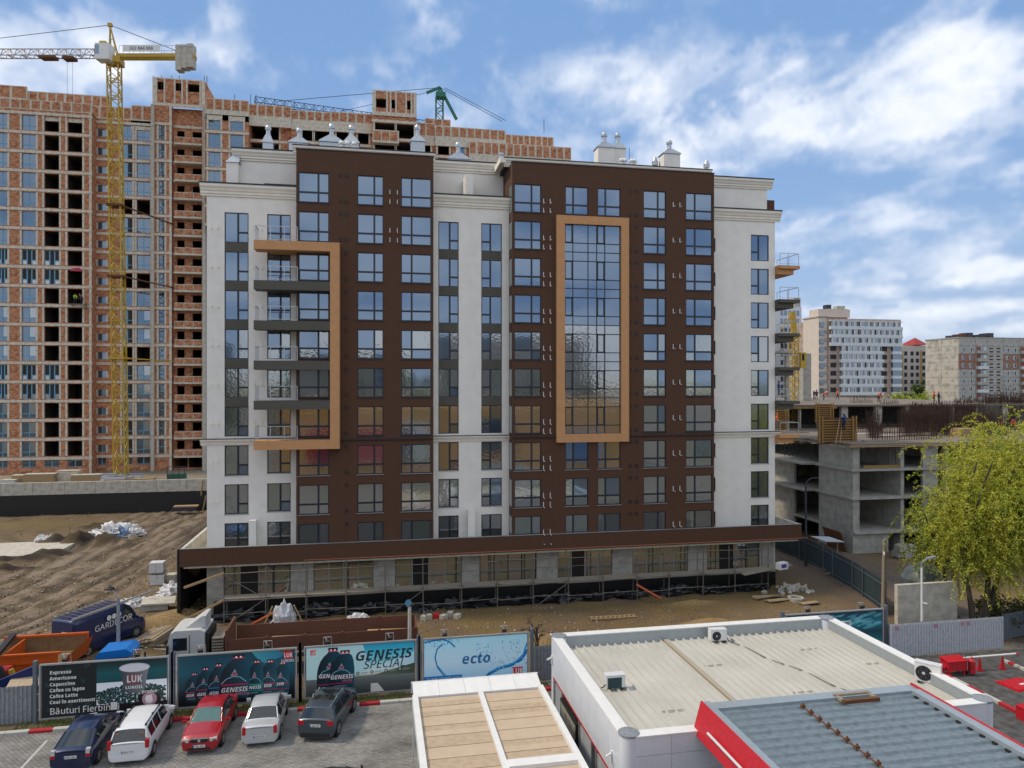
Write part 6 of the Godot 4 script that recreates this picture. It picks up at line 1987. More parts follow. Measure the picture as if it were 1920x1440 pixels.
func canopy() -> void:
	var X0 := 11.8
	var X1 := 20.6
	var zb := -24.5
	var zf := -10.0
	var H := 5.3
	var C := thing("fuel_canopy", "grey-blue ribbed fuel canopy roof with a red fascia", "canopy", Vector3(16, 0, -18))
	var blue := mat("canopy_sheet", lin(0.20, 0.255, 0.29), 0.5, 0.25, noise_tex(0.02, [[0.0, grey(0.78)], [0.5, grey(0.93)], [1.0, grey(1.0)]], 512, 90, 5), 0.3)
	var rim := mat("canopy_rim", lin(0.33, 0.39, 0.43), 0.4, 0.3, M.brown_plaster.albedo_texture, 0.5)
	# each sheet has three ribs that run across
	var mb := MB.new()
	var d := 1.5
	for i in 3:
		var z := -i * d / 3
		var r := d / 3
		var p := [[0.0, 0.0], [0.36, 0.0], [0.47, 0.075], [0.86, 0.075], [0.985, 0.0]]
		for k in 4: mb.quad(Vector3(X0 + 0.35, p[k][1], z - p[k][0] * r), Vector3(X1 - 0.4, p[k][1], z - p[k][0] * r), Vector3(X1 - 0.4, p[k + 1][1], z - p[k + 1][0] * r), Vector3(X0 + 0.35, p[k + 1][1], z - p[k + 1][0] * r))
	var sm := mb.mesh(Vector3(16, 0, 0))
	for i in 9: node("roof_sheet", sm, blue, C, Vector3(0, H - 0.3 + 0.004 * (i % 2), zf - 0.6 - i * d + 18.0))
	pbox("deck", Vector3(X0 + 0.1, H - 1.0, zf), Vector3(X1 - 0.1, H - 0.36, zb + 0.1), M.white_paint, C)
	pbox("back_gutter", Vector3(X0, H - 0.38, zb + 0.5), Vector3(X1, H - 0.12, zb), rim, C)
	pbox("rim", Vector3(X1 - 0.38, H - 0.34, zf), Vector3(X1, H - 0.08, zb + 0.5), rim, C)
	pbox("rim", Vector3(X0 - 0.02, H - 0.34, zf), Vector3(X0 + 0.32, H - 0.06, zb), rim, C)
	pbox("red_edge", Vector3(X1, H - 0.9, zf), Vector3(X1 + 0.06, H - 0.04, zb), M.red_paint, C)
	# left fascia leans outwards
	var f := MB.new()
	f.quad(Vector3(X0 - 0.35, H - 1.15, zb), Vector3(X0 - 0.35, H - 1.15, zf), Vector3(X0 - 0.03, H - 0.02, zf), Vector3(X0 - 0.03, H - 0.02, zb))
	f.quad(Vector3(X0 - 0.03, H - 0.02, zb), Vector3(X0 - 0.03, H - 0.02, zf), Vector3(X0 + 0.02, H - 0.02, zf), Vector3(X0 + 0.02, H - 0.02, zb))
	f.quad(Vector3(X0, H - 1.15, zb), Vector3(X0 - 0.35, H - 1.15, zb), Vector3(X0 - 0.03, H - 0.02, zb), Vector3(X0, H - 0.02, zb))
	part("fascia", f, M.red_paint, C)
	var t := MB.new()
	t.tube(Vector3(X0 - 0.34, H - 0.62, zb + 1.2), Vector3(X0 - 0.34, H - 0.62, zf), 0.05, 0.05, 8)
	part("light_tube", t, M.plastic_white, C)
	pbox("support_leg", Vector3(13.0, 0, -20.5), Vector3(13.4, H - 1.0, -20.9), M.white_paint, C)
	pbox("support_leg", Vector3(19.2, 0, -20.5), Vector3(19.6, H - 1.0, -20.9), M.white_paint, C)
	for i in 26:
		var z := zb + 0.8 + i * 0.5
		var c := MB.new()
		c.box(Vector3(15.35, H - 0.24, z - 0.06), Vector3(15.5, H - 0.13, z + 0.05))
		c.tube(Vector3(15.43, H - 0.14, z), Vector3(15.43, H - 0.06, z), 0.035, 0.03, 6)
		part("rusty_clip", c, M.rust, C)
		if i < 25:
			var st := MB.new()
			st.box(Vector3(15.40, H - 0.226, z + 0.055), Vector3(15.46, H - 0.20, z + 0.435))
			part("rusty_strap", st, M.rust, C)
	for i in 26: pbox("closure_slot", Vector3(X1 - 0.44, H - 0.29, zb + 0.72 + i * 0.5), Vector3(X1 - 0.385, H - 0.21, zb + 0.9 + i * 0.5), M.black, C)
	# wooden frame lying on the canopy
	var W := thing("wooden_frame", "weathered wooden pallet frame lying on the blue canopy roof", "frame", Vector3(gx(1602, 24.0), H - 0.2, -23.9))
	for k in [[-0.75, 0.33, 0.75, 0.2], [-0.75, -0.2, 0.75, -0.38]]: node("rail", box_mesh(Vector3(1.5, 0.13, 0.16)), M.rust if k[1] > 0 else M.timber_grey, W, Vector3(0, 0.08, k[1] - 0.06))
	for x in [-0.68, 0.68]: node("stile", box_mesh(Vector3(0.14, 0.1, 0.5)), M.timber_grey, W, Vector3(x, 0.07, -0.02))
func small_canopy() -> void:
	var X0 := 1.6
	var X1 := 7.5
	var zb := -33.1
	var zf := -20.0
	var H := 3.2
	var C := thing("wash_bay_canopy", "low canopy roof of tan boards inside a white frame", "canopy", Vector3(4.5, 0, -27))
	var tan := [mat("tan_board", lin(0.46, 0.36, 0.25), 0.8, 0, noise_tex(0.02, [[0.0, grey(0.88)], [0.5, grey(0.95)], [1.0, grey(1.0)]], 512, 93, 5), 0.25), mat("tan_board_pale", lin(0.49, 0.39, 0.28), 0.8, 0, M.white_plaster.albedo_texture, 0.4)]
	pbox("back_fascia", Vector3(X0 - 0.05, H - 0.5, zb), Vector3(X1 + 0.05, H, zb - 0.08), M.white_paint, C)
	# sloping white flashing from the fascia down to the boards, in five sheets
	for i in 5:
		var a := lerpf(X0, X1, i / 5.0)
		var b := lerpf(X0, X1, (i + 1) / 5.0)
		var f := MB.new()
		f.quad(Vector3(a + 0.008, H - 0.22, zb + 1.05), Vector3(b, H - 0.22, zb + 1.05), Vector3(b, H + 0.003, zb - 0.08), Vector3(a + 0.008, H + 0.003, zb - 0.08))
		f.quad(Vector3(a + 0.008, H - 0.36, zb + 1.05), Vector3(b, H - 0.36, zb + 1.05), Vector3(b, H - 0.22, zb + 1.05), Vector3(a + 0.008, H - 0.22, zb + 1.05))
		part("flashing_sheet", f, M.white_paint, C)
	for x in [[X0 - 0.05, X0 + 0.2], [X1 - 0.18, X1 + 0.05]]: pbox("side_beam", Vector3(x[0], H - 0.55, zb + 1.06), Vector3(x[1], H - 0.12, zf), M.white_paint, C)
	var xm := 4.62
	pbox("middle_beam", Vector3(xm - 0.11, H - 0.5, zb + 1.06), Vector3(xm + 0.11, H - 0.15, zf), M.white_paint, C)
	pbox("front_beam", Vector3(xm + 0.11, H - 0.5, -25.9), Vector3(X1 - 0.18, H - 0.13, -25.4), M.white_paint, C)
	for s in [[X0 + 0.2, xm - 0.11], [xm + 0.11, X1 - 0.18]]:
		var z := zb + 1.1
		var i := 0
		while z < zf - 0.4:
			pbox("board", Vector3(s[0], H - 0.34, z + 0.008), Vector3(s[1], H - 0.30 + 0.012 * (i % 2), z + 0.43), tan[rng.randi() % 2], C)
			z += 0.44
			i += 1
	pbox("ceiling", Vector3(X0 + 0.1, H - 0.5, zb + 0.1), Vector3(X1 - 0.1, H - 0.42, zf), M.dark_room, C)
	for z in [zb + 0.3, -28.6, -24.0]:
		for x in [X0, X1 - 0.12]: pbox("post", Vector3(x, 0, z), Vector3(x + 0.12, H - 0.5, z + 0.12), M.white_paint, C)
	pbox("side_screen", Vector3(X0 + 0.03, 0.3, zb + 0.45), Vector3(X0 + 0.07, 2.3, -28.7), M.clear_glass, C)
	pbox("back_panel", Vector3(X0 + 0.12, 0, zb + 0.12), Vector3(X1 - 0.12, H - 0.5, zb + 0.05), M.post_grey, C)
func forecourt_things() -> void:
	var K := thing("kerb", "red and white striped kerb beside the right wall of the shop", "kerb", Vector3(32.5, 0, -33))
	for i in 12:
		var z := -37.4 + i * 1.05
		var kb := MB.new()
		kb.box(Vector3(32.35, -0.05, z + 0.01), Vector3(32.6, 0.16, z + 1.04))
		part("kerb_stone", kb, M.kerb_red if i % 2 else M.kerb_white, K)
	var K2 := thing("kerb", "red and white kerb in front of the dark fence", "kerb", Vector3(37.5, 0, -36))
	for i in 7:
		var a := gp(1882, 1240).lerp(gp(1960, 1275), i / 7.0)
		var b := gp(1882, 1240).lerp(gp(1960, 1275), (i + 1) / 7.0)
		var kb := MB.new()
		kb.bar(a + Vector3(0, 0.06, 0), b.lerp(a, 0.02) + Vector3(0, 0.06, 0), 0.2, 0.16)
		part("kerb_stone", kb, M.kerb_red if i % 3 == 1 else M.kerb_white, K2)
	# sand box
	var p := gp(1788, 1264)
	var S := thing("sand_box", "red metal fire sand box on legs", "box", p)
	for x in [-0.5, 0.5]:
		for z in [-0.22, 0.22]: node("leg", box_mesh(Vector3(0.1, 0.3, 0.1)), M.red_paint, S, Vector3(x, 0.15, z))
	node("body", box_mesh(Vector3(1.25, 0.55, 0.62)), M.red_paint, S, Vector3(0, 0.575, 0))
	tilt_box(S, "lid", Vector3(0, 0.9, 0), Vector3(1.36, 0.06, 0.75), M.red_paint, 0, 0.12)
	var bu := MB.new()
	bu.lathe(Vector3(-0.82, 0.25, 0.1), [Vector2(0.06, 0.0), Vector2(0.16, 0.30), Vector2(0.15, 0.3), Vector2(0.05, 0.03)], 12)
	local("bucket", bu, M.red_paint, S)
	# wheeled extinguisher
	p = gp(1822, 1266)
	var E := thing("fire_extinguisher", "big red fire extinguisher on a wheeled trolley", "extinguisher", p)
	var cy := MB.new()
	cy.lathe(Vector3(0, 0.12, 0), [Vector2(0, 0), Vector2(0.19, 0.03), Vector2(0.19, 0.72), Vector2(0.12, 0.83), Vector2(0.05, 0.86), Vector2(0.05, 0.93), Vector2(0, 0.93)], 16)
	local("cylinder", cy, M.red_paint, E)
	for x in [-0.26, 0.24]:
		var wv := MB.new()
		wv.tube(Vector3(x - 0.03, 0.15, -0.14), Vector3(x + 0.03, 0.15, -0.14), 0.15, 0.15, 14)
		local("wheel", wv, M.rubber, E)
	var hd := MB.new()
	for x in [-0.2, 0.2]: hd.tube(Vector3(x, 0.2, -0.16), Vector3(x, 1.1, -0.22), 0.018, 0.018, 6)
	hd.tube(Vector3(-0.2, 1.1, -0.22), Vector3(0.2, 1.1, -0.22), 0.018, 0.018, 6)
	local("handle", hd, M.steel_dark, E)
	var hose := MB.new()
	hose.tube(Vector3(0.05, 1.0, 0.02), Vector3(-0.24, 0.8, 0.12), 0.02, 0.02, 6)
	hose.tube(Vector3(-0.24, 0.8, 0.12), Vector3(-0.2, 0.4, 0.16), 0.02, 0.02, 6)
	local("hose", hose, M.black, E)
	# cones carrying the barrier pole
	for i in 2:
		p = gp([1837, 1880][i], [1257, 1254][i])
		var cn := thing("traffic_cone", ["slim red cone beside the wheeled extinguisher", "slim red cone under the far end of the white pole"][i], "cone", p)
		node("foot", box_mesh(Vector3(0.36, 0.04, 0.36)), M.red_paint, cn, Vector3(0, 0.02, 0))
		var c := MB.new()
		c.lathe(Vector3(0, 0.04, 0), [Vector2(0.15, 0.0), Vector2(0.035, 0.72), Vector2(0, 0.73)], 16)
		local("shell", c, M.red_paint, cn)
	var a := gp(1837, 1257) + Vector3(-2.2, 0.82, 0.0)
	var b := gp(1880, 1254) + Vector3(1.05, 0.86, 0.05)
	var Bp := thing("barrier_pole", "long white barrier pole with a red tip resting on the cones", "pole", a)
	var bm := MB.new()
	bm.tube(a, b.lerp(a, 0.04), 0.055, 0.055, 10)
	part("pole", bm, M.white_paint, Bp)
	var tip := MB.new()
	tip.tube(b.lerp(a, 0.04), b, 0.065, 0.065, 10)
	part("tip", tip, M.red_paint, Bp)
	# red lid of the filling shaft
	p = gp(1908, 1285)
	var Ld := thing("shaft_lid", "flat red hatch lid lying on the asphalt", "lid", p, "", 0.1)
	node("lid", box_mesh(Vector3(1.7, 0.09, 1.25)), M.red_paint, Ld, Vector3(0.1, 0.05, 0))
	node("rim", box_mesh(Vector3(1.9, 0.04, 1.45)), M.red_paint, Ld, Vector3(0.1, 0.02, 0))
	node("notice", box_mesh(Vector3(0.42, 0.004, 0.16)), M.white_paint, Ld, Vector3(0.25, 0.098, 0.1))
	p = gp(1932, 1350)
	var Rb := thing("notice_box", "red metal box with white lettering at the forecourt edge", "box", p)
	node("casing", box_mesh(Vector3(1.0, 0.62, 0.7)), M.red_paint, Rb, Vector3(0, 0.31, 0))
	node("lid", box_mesh(Vector3(1.06, 0.06, 0.76)), M.red_paint, Rb, Vector3(0, 0.65, 0))
	letters("*NISIP", Rb, Vector3(-0.2, 0.36, 0.355), 0.2, M.white_paint)

# ---------- cars ----------
func car(d: Dictionary, label: String, at: Vector3, turn: float, paint: Material) -> Node3D:
	# local axes: +z is the front; d.top lists [z, height], d.glass the side windows [z0, z1], d.ws and d.rw the sloping panes [z0, z1]
	var C := thing("parked_car" if not d.has("called") else d.called, label, d.get("category", "car"), at, d.get("group", "cars parked in front of the billboards"), turn)
	var L: float = d.L
	var hw: float = d.W / 2
	var zs := []
	for t in d.top: zs.append(t[0])
	for g in d.glass: zs.append_array([g[0], g[1]])
	zs.append_array([d.ws[0], d.ws[1], d.rw[0], d.rw[1], 0.06, 0.16, L - 0.06, L - 0.18])
	var z := 0.0
	while z < L:
		zs.append(z)
		z += 0.2
	zs.append(L)
	zs.sort()
	var us := []
	for q in zs:
		if us.is_empty() or q - us[-1] > 0.012: us.append(q)
	var belt: float = d.belt
	var rows := []
	for q in us:
		var top := ramp(d.top, q)
		var nose := clampf((L - q) / 0.5, 0.0, 1.0)
		var tail := clampf(q / 0.25, 0.0, 1.0)
		var w := hw * (0.86 + 0.14 * sqrt(nose)) * (0.93 + 0.07 * sqrt(tail))
		var sh := minf(belt + (0.02 if q < L * 0.5 else -0.1 * clampf((q - L * 0.6) / (L * 0.4), 0, 1)), top - 0.03)
		var cab := clampf((top - sh - 0.05) / 0.4, 0.0, 1.0)
		var rw := lerpf(w * 0.86, w * d.get("roof", 0.72), cab)
		var e := lerpf(0.30, 0.26, tail)
		rows.append([Vector2(w * 0.80, 0.20), Vector2(w * 0.95, e), Vector2(w, 0.48), Vector2(w * 0.995, sh - 0.14), Vector2(w * 0.955, sh), Vector2(lerpf(w * 0.92, rw, 0.55), lerpf(sh, top - 0.05, 0.55)), Vector2(rw, top - 0.05 - 0.01 * cab), Vector2(rw * 0.84, top - 0.008), Vector2(rw * 0.4, top + 0.012), Vector2(0, top + 0.018)])
	var n := us.size()
	var m := 19
	var P := []
	for i in n:
		var line := []
		for k in m:
			var p: Vector2 = rows[i][k] if k < 10 else rows[i][18 - k]
			line.append(Vector3(p.x if k < 10 else -p.x, p.y, us[i] - L / 2))
		P.append(line)
	var N := []
	for i in n:
		var line := []
		for k in m:
			var a: Vector3 = P[mini(i + 1, n - 1)][k] - P[maxi(i - 1, 0)][k]
			var b: Vector3 = P[i][mini(k + 1, m - 1)] - P[i][maxi(k - 1, 0)]
			line.append(b.cross(a).normalized() * -1.0)
		N.append(line)
	var body := MB.new()
	var wind := MB.new()
	var rear := MB.new()
	var roofg := MB.new()
	var sides := {}
	for i in n - 1:
		var zm: float = (us[i] + us[i + 1]) / 2
		for k in m - 1:
			var dst := body
			var kk := mini(k, 17 - k)
			if kk >= 6 and zm > d.ws[0] and zm < d.ws[1]: dst = wind
			elif kk >= 6 and zm > d.rw[0] and zm < d.rw[1]: dst = rear
			elif d.has("sunroof") and kk >= 7 and zm > d.sunroof[0] and zm < d.sunroof[1]: dst = roofg
			elif kk == 4 or kk == 5:
				for g in d.glass.size():
					if zm > d.glass[g][0] and zm < d.glass[g][1]:
						var key := "%d %d" % [g, 1 if k < 9 else 0]
						if not sides.has(key): sides[key] = MB.new()
						dst = sides[key]
			dst.smooth_quad([P[i][k], P[i + 1][k], P[i + 1][k + 1], P[i][k + 1]], [N[i][k], N[i + 1][k], N[i + 1][k + 1], N[i][k + 1]])
	for i in [0, n - 1]:
		for k in 9:
			var a: Vector3 = P[i][k]
			var b: Vector3 = P[i][k + 1]
			var e: Vector3 = P[i][17 - k]
			var f: Vector3 = P[i][18 - k]
			if i == 0: body.quad(a, b, e, f)
			else: body.quad(f, e, b, a)
	local("body", body, paint, C)
	var gm: Material = M.car_glass
	if wind.v.size(): local("windscreen", wind, d.get("ws_mat", gm), C)
	if rear.v.size(): local("rear_window", rear, gm, C)
	if roofg.v.size(): local("sunroof", roofg, gm, C)
	for key in sides: local("side_window", sides[key], gm, C)
	var under := MB.new()
	under.box(Vector3(-hw * 0.8, 0.17, -L / 2 + 0.2), Vector3(hw * 0.8, 0.3, L / 2 - 0.2))
	local("underbody", under, M.black, C)
	# pillars beside the sloping panes
	for s in [-1, 1]:
		for pz in [d.ws, d.rw]:
			if pz[1] - pz[0] < 0.05: continue
			var pl := MB.new()
			for i in n - 1:
				if us[i] >= pz[0] - 0.01 and us[i + 1] <= pz[1] + 0.01:
					var k := 6 if s > 0 else 12
					pl.tube(P[i][k] + Vector3(0, 0.012, 0), P[i + 1][k] + Vector3(0, 0.012, 0), 0.035, 0.035, 5, false)
			if pl.v.size(): local("pillar", pl, paint, C)
	# wheels
	var R: float = d.get("wheel", 0.31)
	for zc in d.axles:
		for s in [-1, 1]:
			var x: float = s * (hw - 0.10)
			var arch := MB.new()
			arch.tube(Vector3(s * (hw - 0.2), R, zc - L / 2), Vector3(s * (hw + 0.006), R, zc - L / 2), R * 1.2, R * 1.2, 20)
			local("wheel_arch", arch, M.black, C)
			var ty := MB.new()
			ty.tube(Vector3(s * (hw - 0.2), R, zc - L / 2), Vector3(s * (hw + 0.02), R, zc - L / 2), R, R, 20)
			var w := local("wheel", ty, M.rubber, C)
			var rm := MB.new()
			rm.tube(Vector3(s * (hw + 0.005), R, zc - L / 2), Vector3(s * (hw + 0.03), R, zc - L / 2), R * 0.66, R * 0.6, 16)
			local("rim", rm, d.get("rim", M.sill_metal), w)
			var sp := MB.new()
			for q in 5: sp.tbox(Transform3D(Basis(Vector3.RIGHT, q * TAU / 5), Vector3(s * (hw + 0.031), R, zc - L / 2)).translated_local(Vector3(0, R * 0.36, 0)), Vector3(0.004, R * 0.26, R * 0.2))
			local("spoke_gap", sp, M.black, w)
	# lamps, plates, bumpers
	for s in [-1, 1]:
		var t: Array = d.tail        # [x, y, w, h]
		var tl := MB.new()
		tl.box(Vector3(s * (t[0] - t[2] / 2), t[1] - t[3] / 2, -L / 2 - 0.012), Vector3(s * (t[0] + t[2] / 2), t[1] + t[3] / 2, -L / 2 + 0.16))
		local("tail_light", tl, M.tail_red if not d.has("tail_white") else M.lamp_clear, C)
		if d.has("tail_white"):
			var t2 := MB.new()
			t2.box(Vector3(s * (t[0] - t[2] / 2 - 0.002), t[1] - t[3] / 2, -L / 2 - 0.016), Vector3(s * (t[0] + t[2] / 2 + 0.002), t[1] - t[3] * 0.1, -L / 2 + 0.1))
			local("tail_light", t2, M.tail_red, C)
		var hl := MB.new()
		hl.tbox(Transform3D(Basis(Vector3.UP, s * 0.25), Vector3(s * (hw * 0.70), d.get("lamp_y", 0.66), L / 2 - 0.085)), Vector3(0.32, 0.13, 0.16))
		local("headlight", hl, M.lamp_clear, C)
		var mr := MB.new()
		mr.tbox(Transform3D(Basis(), Vector3(s * (hw + 0.12), belt + 0.06, d.ws[0] - L / 2 + (d.ws[1] - d.ws[0]) * 0.75)), Vector3(0.2, 0.14, 0.1))
		local("door_mirror", mr, d.get("mirror", paint), C)
	for e in [-1, 1]:
		var bp := MB.new()
		bp.box(Vector3(-hw * 0.8, 0.24, e * (L / 2 + 0.025)), Vector3(hw * 0.8, 0.44, e * (L / 2 - 0.1)))
		local("bumper", bp, d.get("bumper", paint), C)
		var pl := MB.new()
		var py: float = d.plate if e < 0 else 0.40
		pl.box(Vector3(-0.26, py - 0.06, e * (L / 2 + 0.03)), Vector3(0.26, py + 0.06, e * (L / 2 + 0.015)))
		var pn := local("number_plate", pl, M.white_paint, C)
		var bl := MB.new()
		bl.box(Vector3(-0.26 if e > 0 else 0.21, py - 0.058, e * (L / 2 + 0.034)), Vector3(-0.21 if e > 0 else 0.26, py + 0.058, e * (L / 2 + 0.031)))
		local("plate_band", bl, mat("plate_blue", lin(0.02, 0.09, 0.4), 0.5) if not M.has("plate_blue") else M.plate_blue, pn)
		if d.has("plate_text"):
			letters(d.plate_text, pn, Vector3(0.02 * e, py - 0.0, e * (L / 2 + 0.031)), 0.105, M.black, 0.0 if e > 0 else PI)
	if d.has("rails"):
		for s in [-1, 1]:
			var rl := MB.new()
			rl.tube(Vector3(s * hw * 0.66, ramp(d.top, d.rails[0]) + 0.05, d.rails[0] - L / 2), Vector3(s * hw * 0.66, ramp(d.top, d.rails[1]) + 0.05, d.rails[1] - L / 2), 0.024, 0.024, 6)
			for q in [0.02, 0.5, 0.98]:
				var zq := lerpf(d.rails[0], d.rails[1], q)
				rl.box(Vector3(s * hw * 0.66 - 0.03, ramp(d.top, zq) - 0.02, zq - L / 2 - 0.07), Vector3(s * hw * 0.66 + 0.03, ramp(d.top, zq) + 0.06, zq - L / 2 + 0.07))
			local("roof_rail", rl, M.black if not d.has("rail_mat") else d.rail_mat, C)
	if d.has("grille"):
		var gr := MB.new()
		gr.box(Vector3(-0.36, 0.56, L / 2 - 0.05), Vector3(0.36, 0.72, L / 2 + 0.012))
		var gn := local("grille", gr, M.black, C)
		var bd := MB.new()
		bd.box(Vector3(-0.40, 0.72, L / 2 - 0.06), Vector3(0.40, 0.75, L / 2 + 0.02))
		bd.tbox(Transform3D(Basis(), Vector3(0, 0.65, L / 2 + 0.018)), Vector3(0.11, 0.12, 0.012))
		local("grille_trim", bd, M.chrome, gn)
		var lo := MB.new()
		lo.box(Vector3(-0.5, 0.24, L / 2 + 0.026), Vector3(0.5, 0.34, L / 2 + 0.03))
		local("lower_intake", lo, M.black, C)
	return C
func ramp(t: Array, z: float) -> float:
	for i in t.size() - 1:
		if z <= t[i + 1][0]:
			var s := clampf((z - t[i][0]) / maxf(t[i + 1][0] - t[i][0], 0.001), 0.0, 1.0)
			return lerpf(t[i][1], t[i + 1][1], s)
	return t[-1][1]
func paint_mat(called: String, c: Color, metal := 0.0, rough := 0.3) -> StandardMaterial3D:
	var m := mat(called, c, rough, metal)
	m.clearcoat_enabled = true
	m.clearcoat = 0.8
	m.clearcoat_roughness = 0.06
	return m
func cars() -> void:
	mat("car_glass", lin(0.012, 0.016, 0.018), 0.06).metallic_specular = 0.75
	mat("car_glass_green", lin(0.05, 0.13, 0.12), 0.06).metallic_specular = 0.75
	mat("tail_red", lin(0.42, 0.008, 0.015), 0.2)
	mat("lamp_clear", lin(0.55, 0.57, 0.58), 0.12, 0.2)
	mat("chrome", lin(0.65, 0.66, 0.68), 0.15, 0.9)
	var hatch := {"L": 4.35, "W": 1.74, "belt": 0.94, "top": [[0.0, 0.98], [0.12, 1.04], [0.22, 1.05], [1.15, 1.42], [1.75, 1.49], [2.2, 1.48], [2.7, 1.38], [3.65, 0.95], [4.2, 0.72], [4.35, 0.60]], "glass": [[0.95, 1.85], [1.93, 2.9]], "ws": [2.7, 3.6], "rw": [0.24, 1.12], "axles": [0.8, 3.45], "tail": [0.70, 0.86, 0.17, 0.34], "tail_white": true, "plate": 0.72, "plate_text": "UHD 947"}
	var wagon := {"L": 4.4, "W": 1.74, "belt": 0.98, "roof": 0.76, "top": [[0.0, 1.00], [0.06, 1.02], [0.34, 1.48], [0.9, 1.54], [1.8, 1.56], [2.5, 1.52], [2.85, 1.44], [3.5, 1.02], [4.2, 0.84], [4.4, 0.70]], "glass": [[0.5, 1.12], [1.2, 1.98], [2.06, 3.05]], "ws": [2.85, 3.48], "rw": [0.07, 0.33], "axles": [0.78, 3.45], "tail": [0.78, 0.92, 0.14, 0.36], "plate": 0.62, "rails": [0.55, 2.6], "plate_text": "HGL 773"}
	var sedan := {"L": 4.2, "W": 1.72, "belt": 0.95, "top": [[0.0, 0.94], [0.08, 0.99], [0.62, 1.02], [1.15, 1.42], [1.6, 1.49], [2.1, 1.49], [2.5, 1.42], [3.15, 0.99], [3.95, 0.84], [4.2, 0.68]], "glass": [[0.95, 1.62], [1.72, 2.75]], "ws": [2.5, 3.12], "rw": [0.66, 1.13], "axles": [0.78, 3.38], "tail": [0.70, 0.78, 0.16, 0.34], "plate": 0.50}
	var suv := {"L": 4.12, "W": 1.78, "belt": 1.04, "roof": 0.74, "wheel": 0.34, "top": [[0.0, 1.05], [0.06, 1.08], [0.42, 1.48], [0.85, 1.58], [1.5, 1.62], [2.1, 1.59], [2.45, 1.52], [3.15, 1.10], [3.9, 0.98], [4.12, 0.80]], "glass": [[0.6, 1.5], [1.6, 2.75]], "ws": [2.45, 3.12], "rw": [0.08, 0.40], "axles": [0.78, 3.35], "tail": [0.70, 0.92, 0.30, 0.2], "plate": 0.80, "rails": [0.5, 2.3], "sunroof": [1.0, 2.3]}
	car(hatch, "dark blue hatchback with a sloping rear window", Vector3(-13.15, 0, -36.2), PI, paint_mat("paint_blue", lin(0.004, 0.014, 0.062), 0.3))
	var wg := car(wagon, "white estate car with black roof rails", Vector3(-10.9, 0, -36.45), PI, paint_mat("paint_white", lin(0.66, 0.68, 0.70)))
	var amber := mat("sticker_amber", lin(0.6, 0.2, 0.02), 0.5)
	for x in [-0.5, 0.5]: tilt_box(wg, "sticker", Vector3(x, 1.3, -2.2 + 0.215), Vector3(0.15, 0.15, 0.006), amber, 0, -0.55)
	var red := sedan.duplicate()
	red.grille = true
	red.plate_text = "PRZ 488"
	red.ws_mat = M.car_glass_green
	car(red, "red saloon car facing out of its bay", Vector3(-7.95, 0, -36.75), -0.03, paint_mat("paint_red", lin(0.34, 0.006, 0.012), 0.1))
	var silver := sedan.duplicate()
	silver.plate_text = "ZHE 033"
	silver.bumper = paint_mat("paint_silver", lin(0.52, 0.54, 0.56), 0.3)
	var sc := car(silver, "silver saloon car with red tail lights", Vector3(-5.4, 0, -36.95), PI, M.paint_silver)
	suv.rail_mat = M.chrome
	suv.plate_text = "LJN 160"
	suv.bumper = M.black
	car(suv, "grey-blue crossover car with a dark glass roof", Vector3(-2.35, 0, -36.8), PI - 0.26, paint_mat("paint_slate", lin(0.055, 0.075, 0.095), 0.4))
	var dark := hatch.duplicate()
	dark.erase("tail_white")
	car(dark, "black car whose roof just shows beside the low tan canopy", Vector3(gx(625, 29.2), 0, -29.15), PI / 2 + 0.1, paint_mat("paint_black", lin(0.008, 0.009, 0.011)))
	# stickers

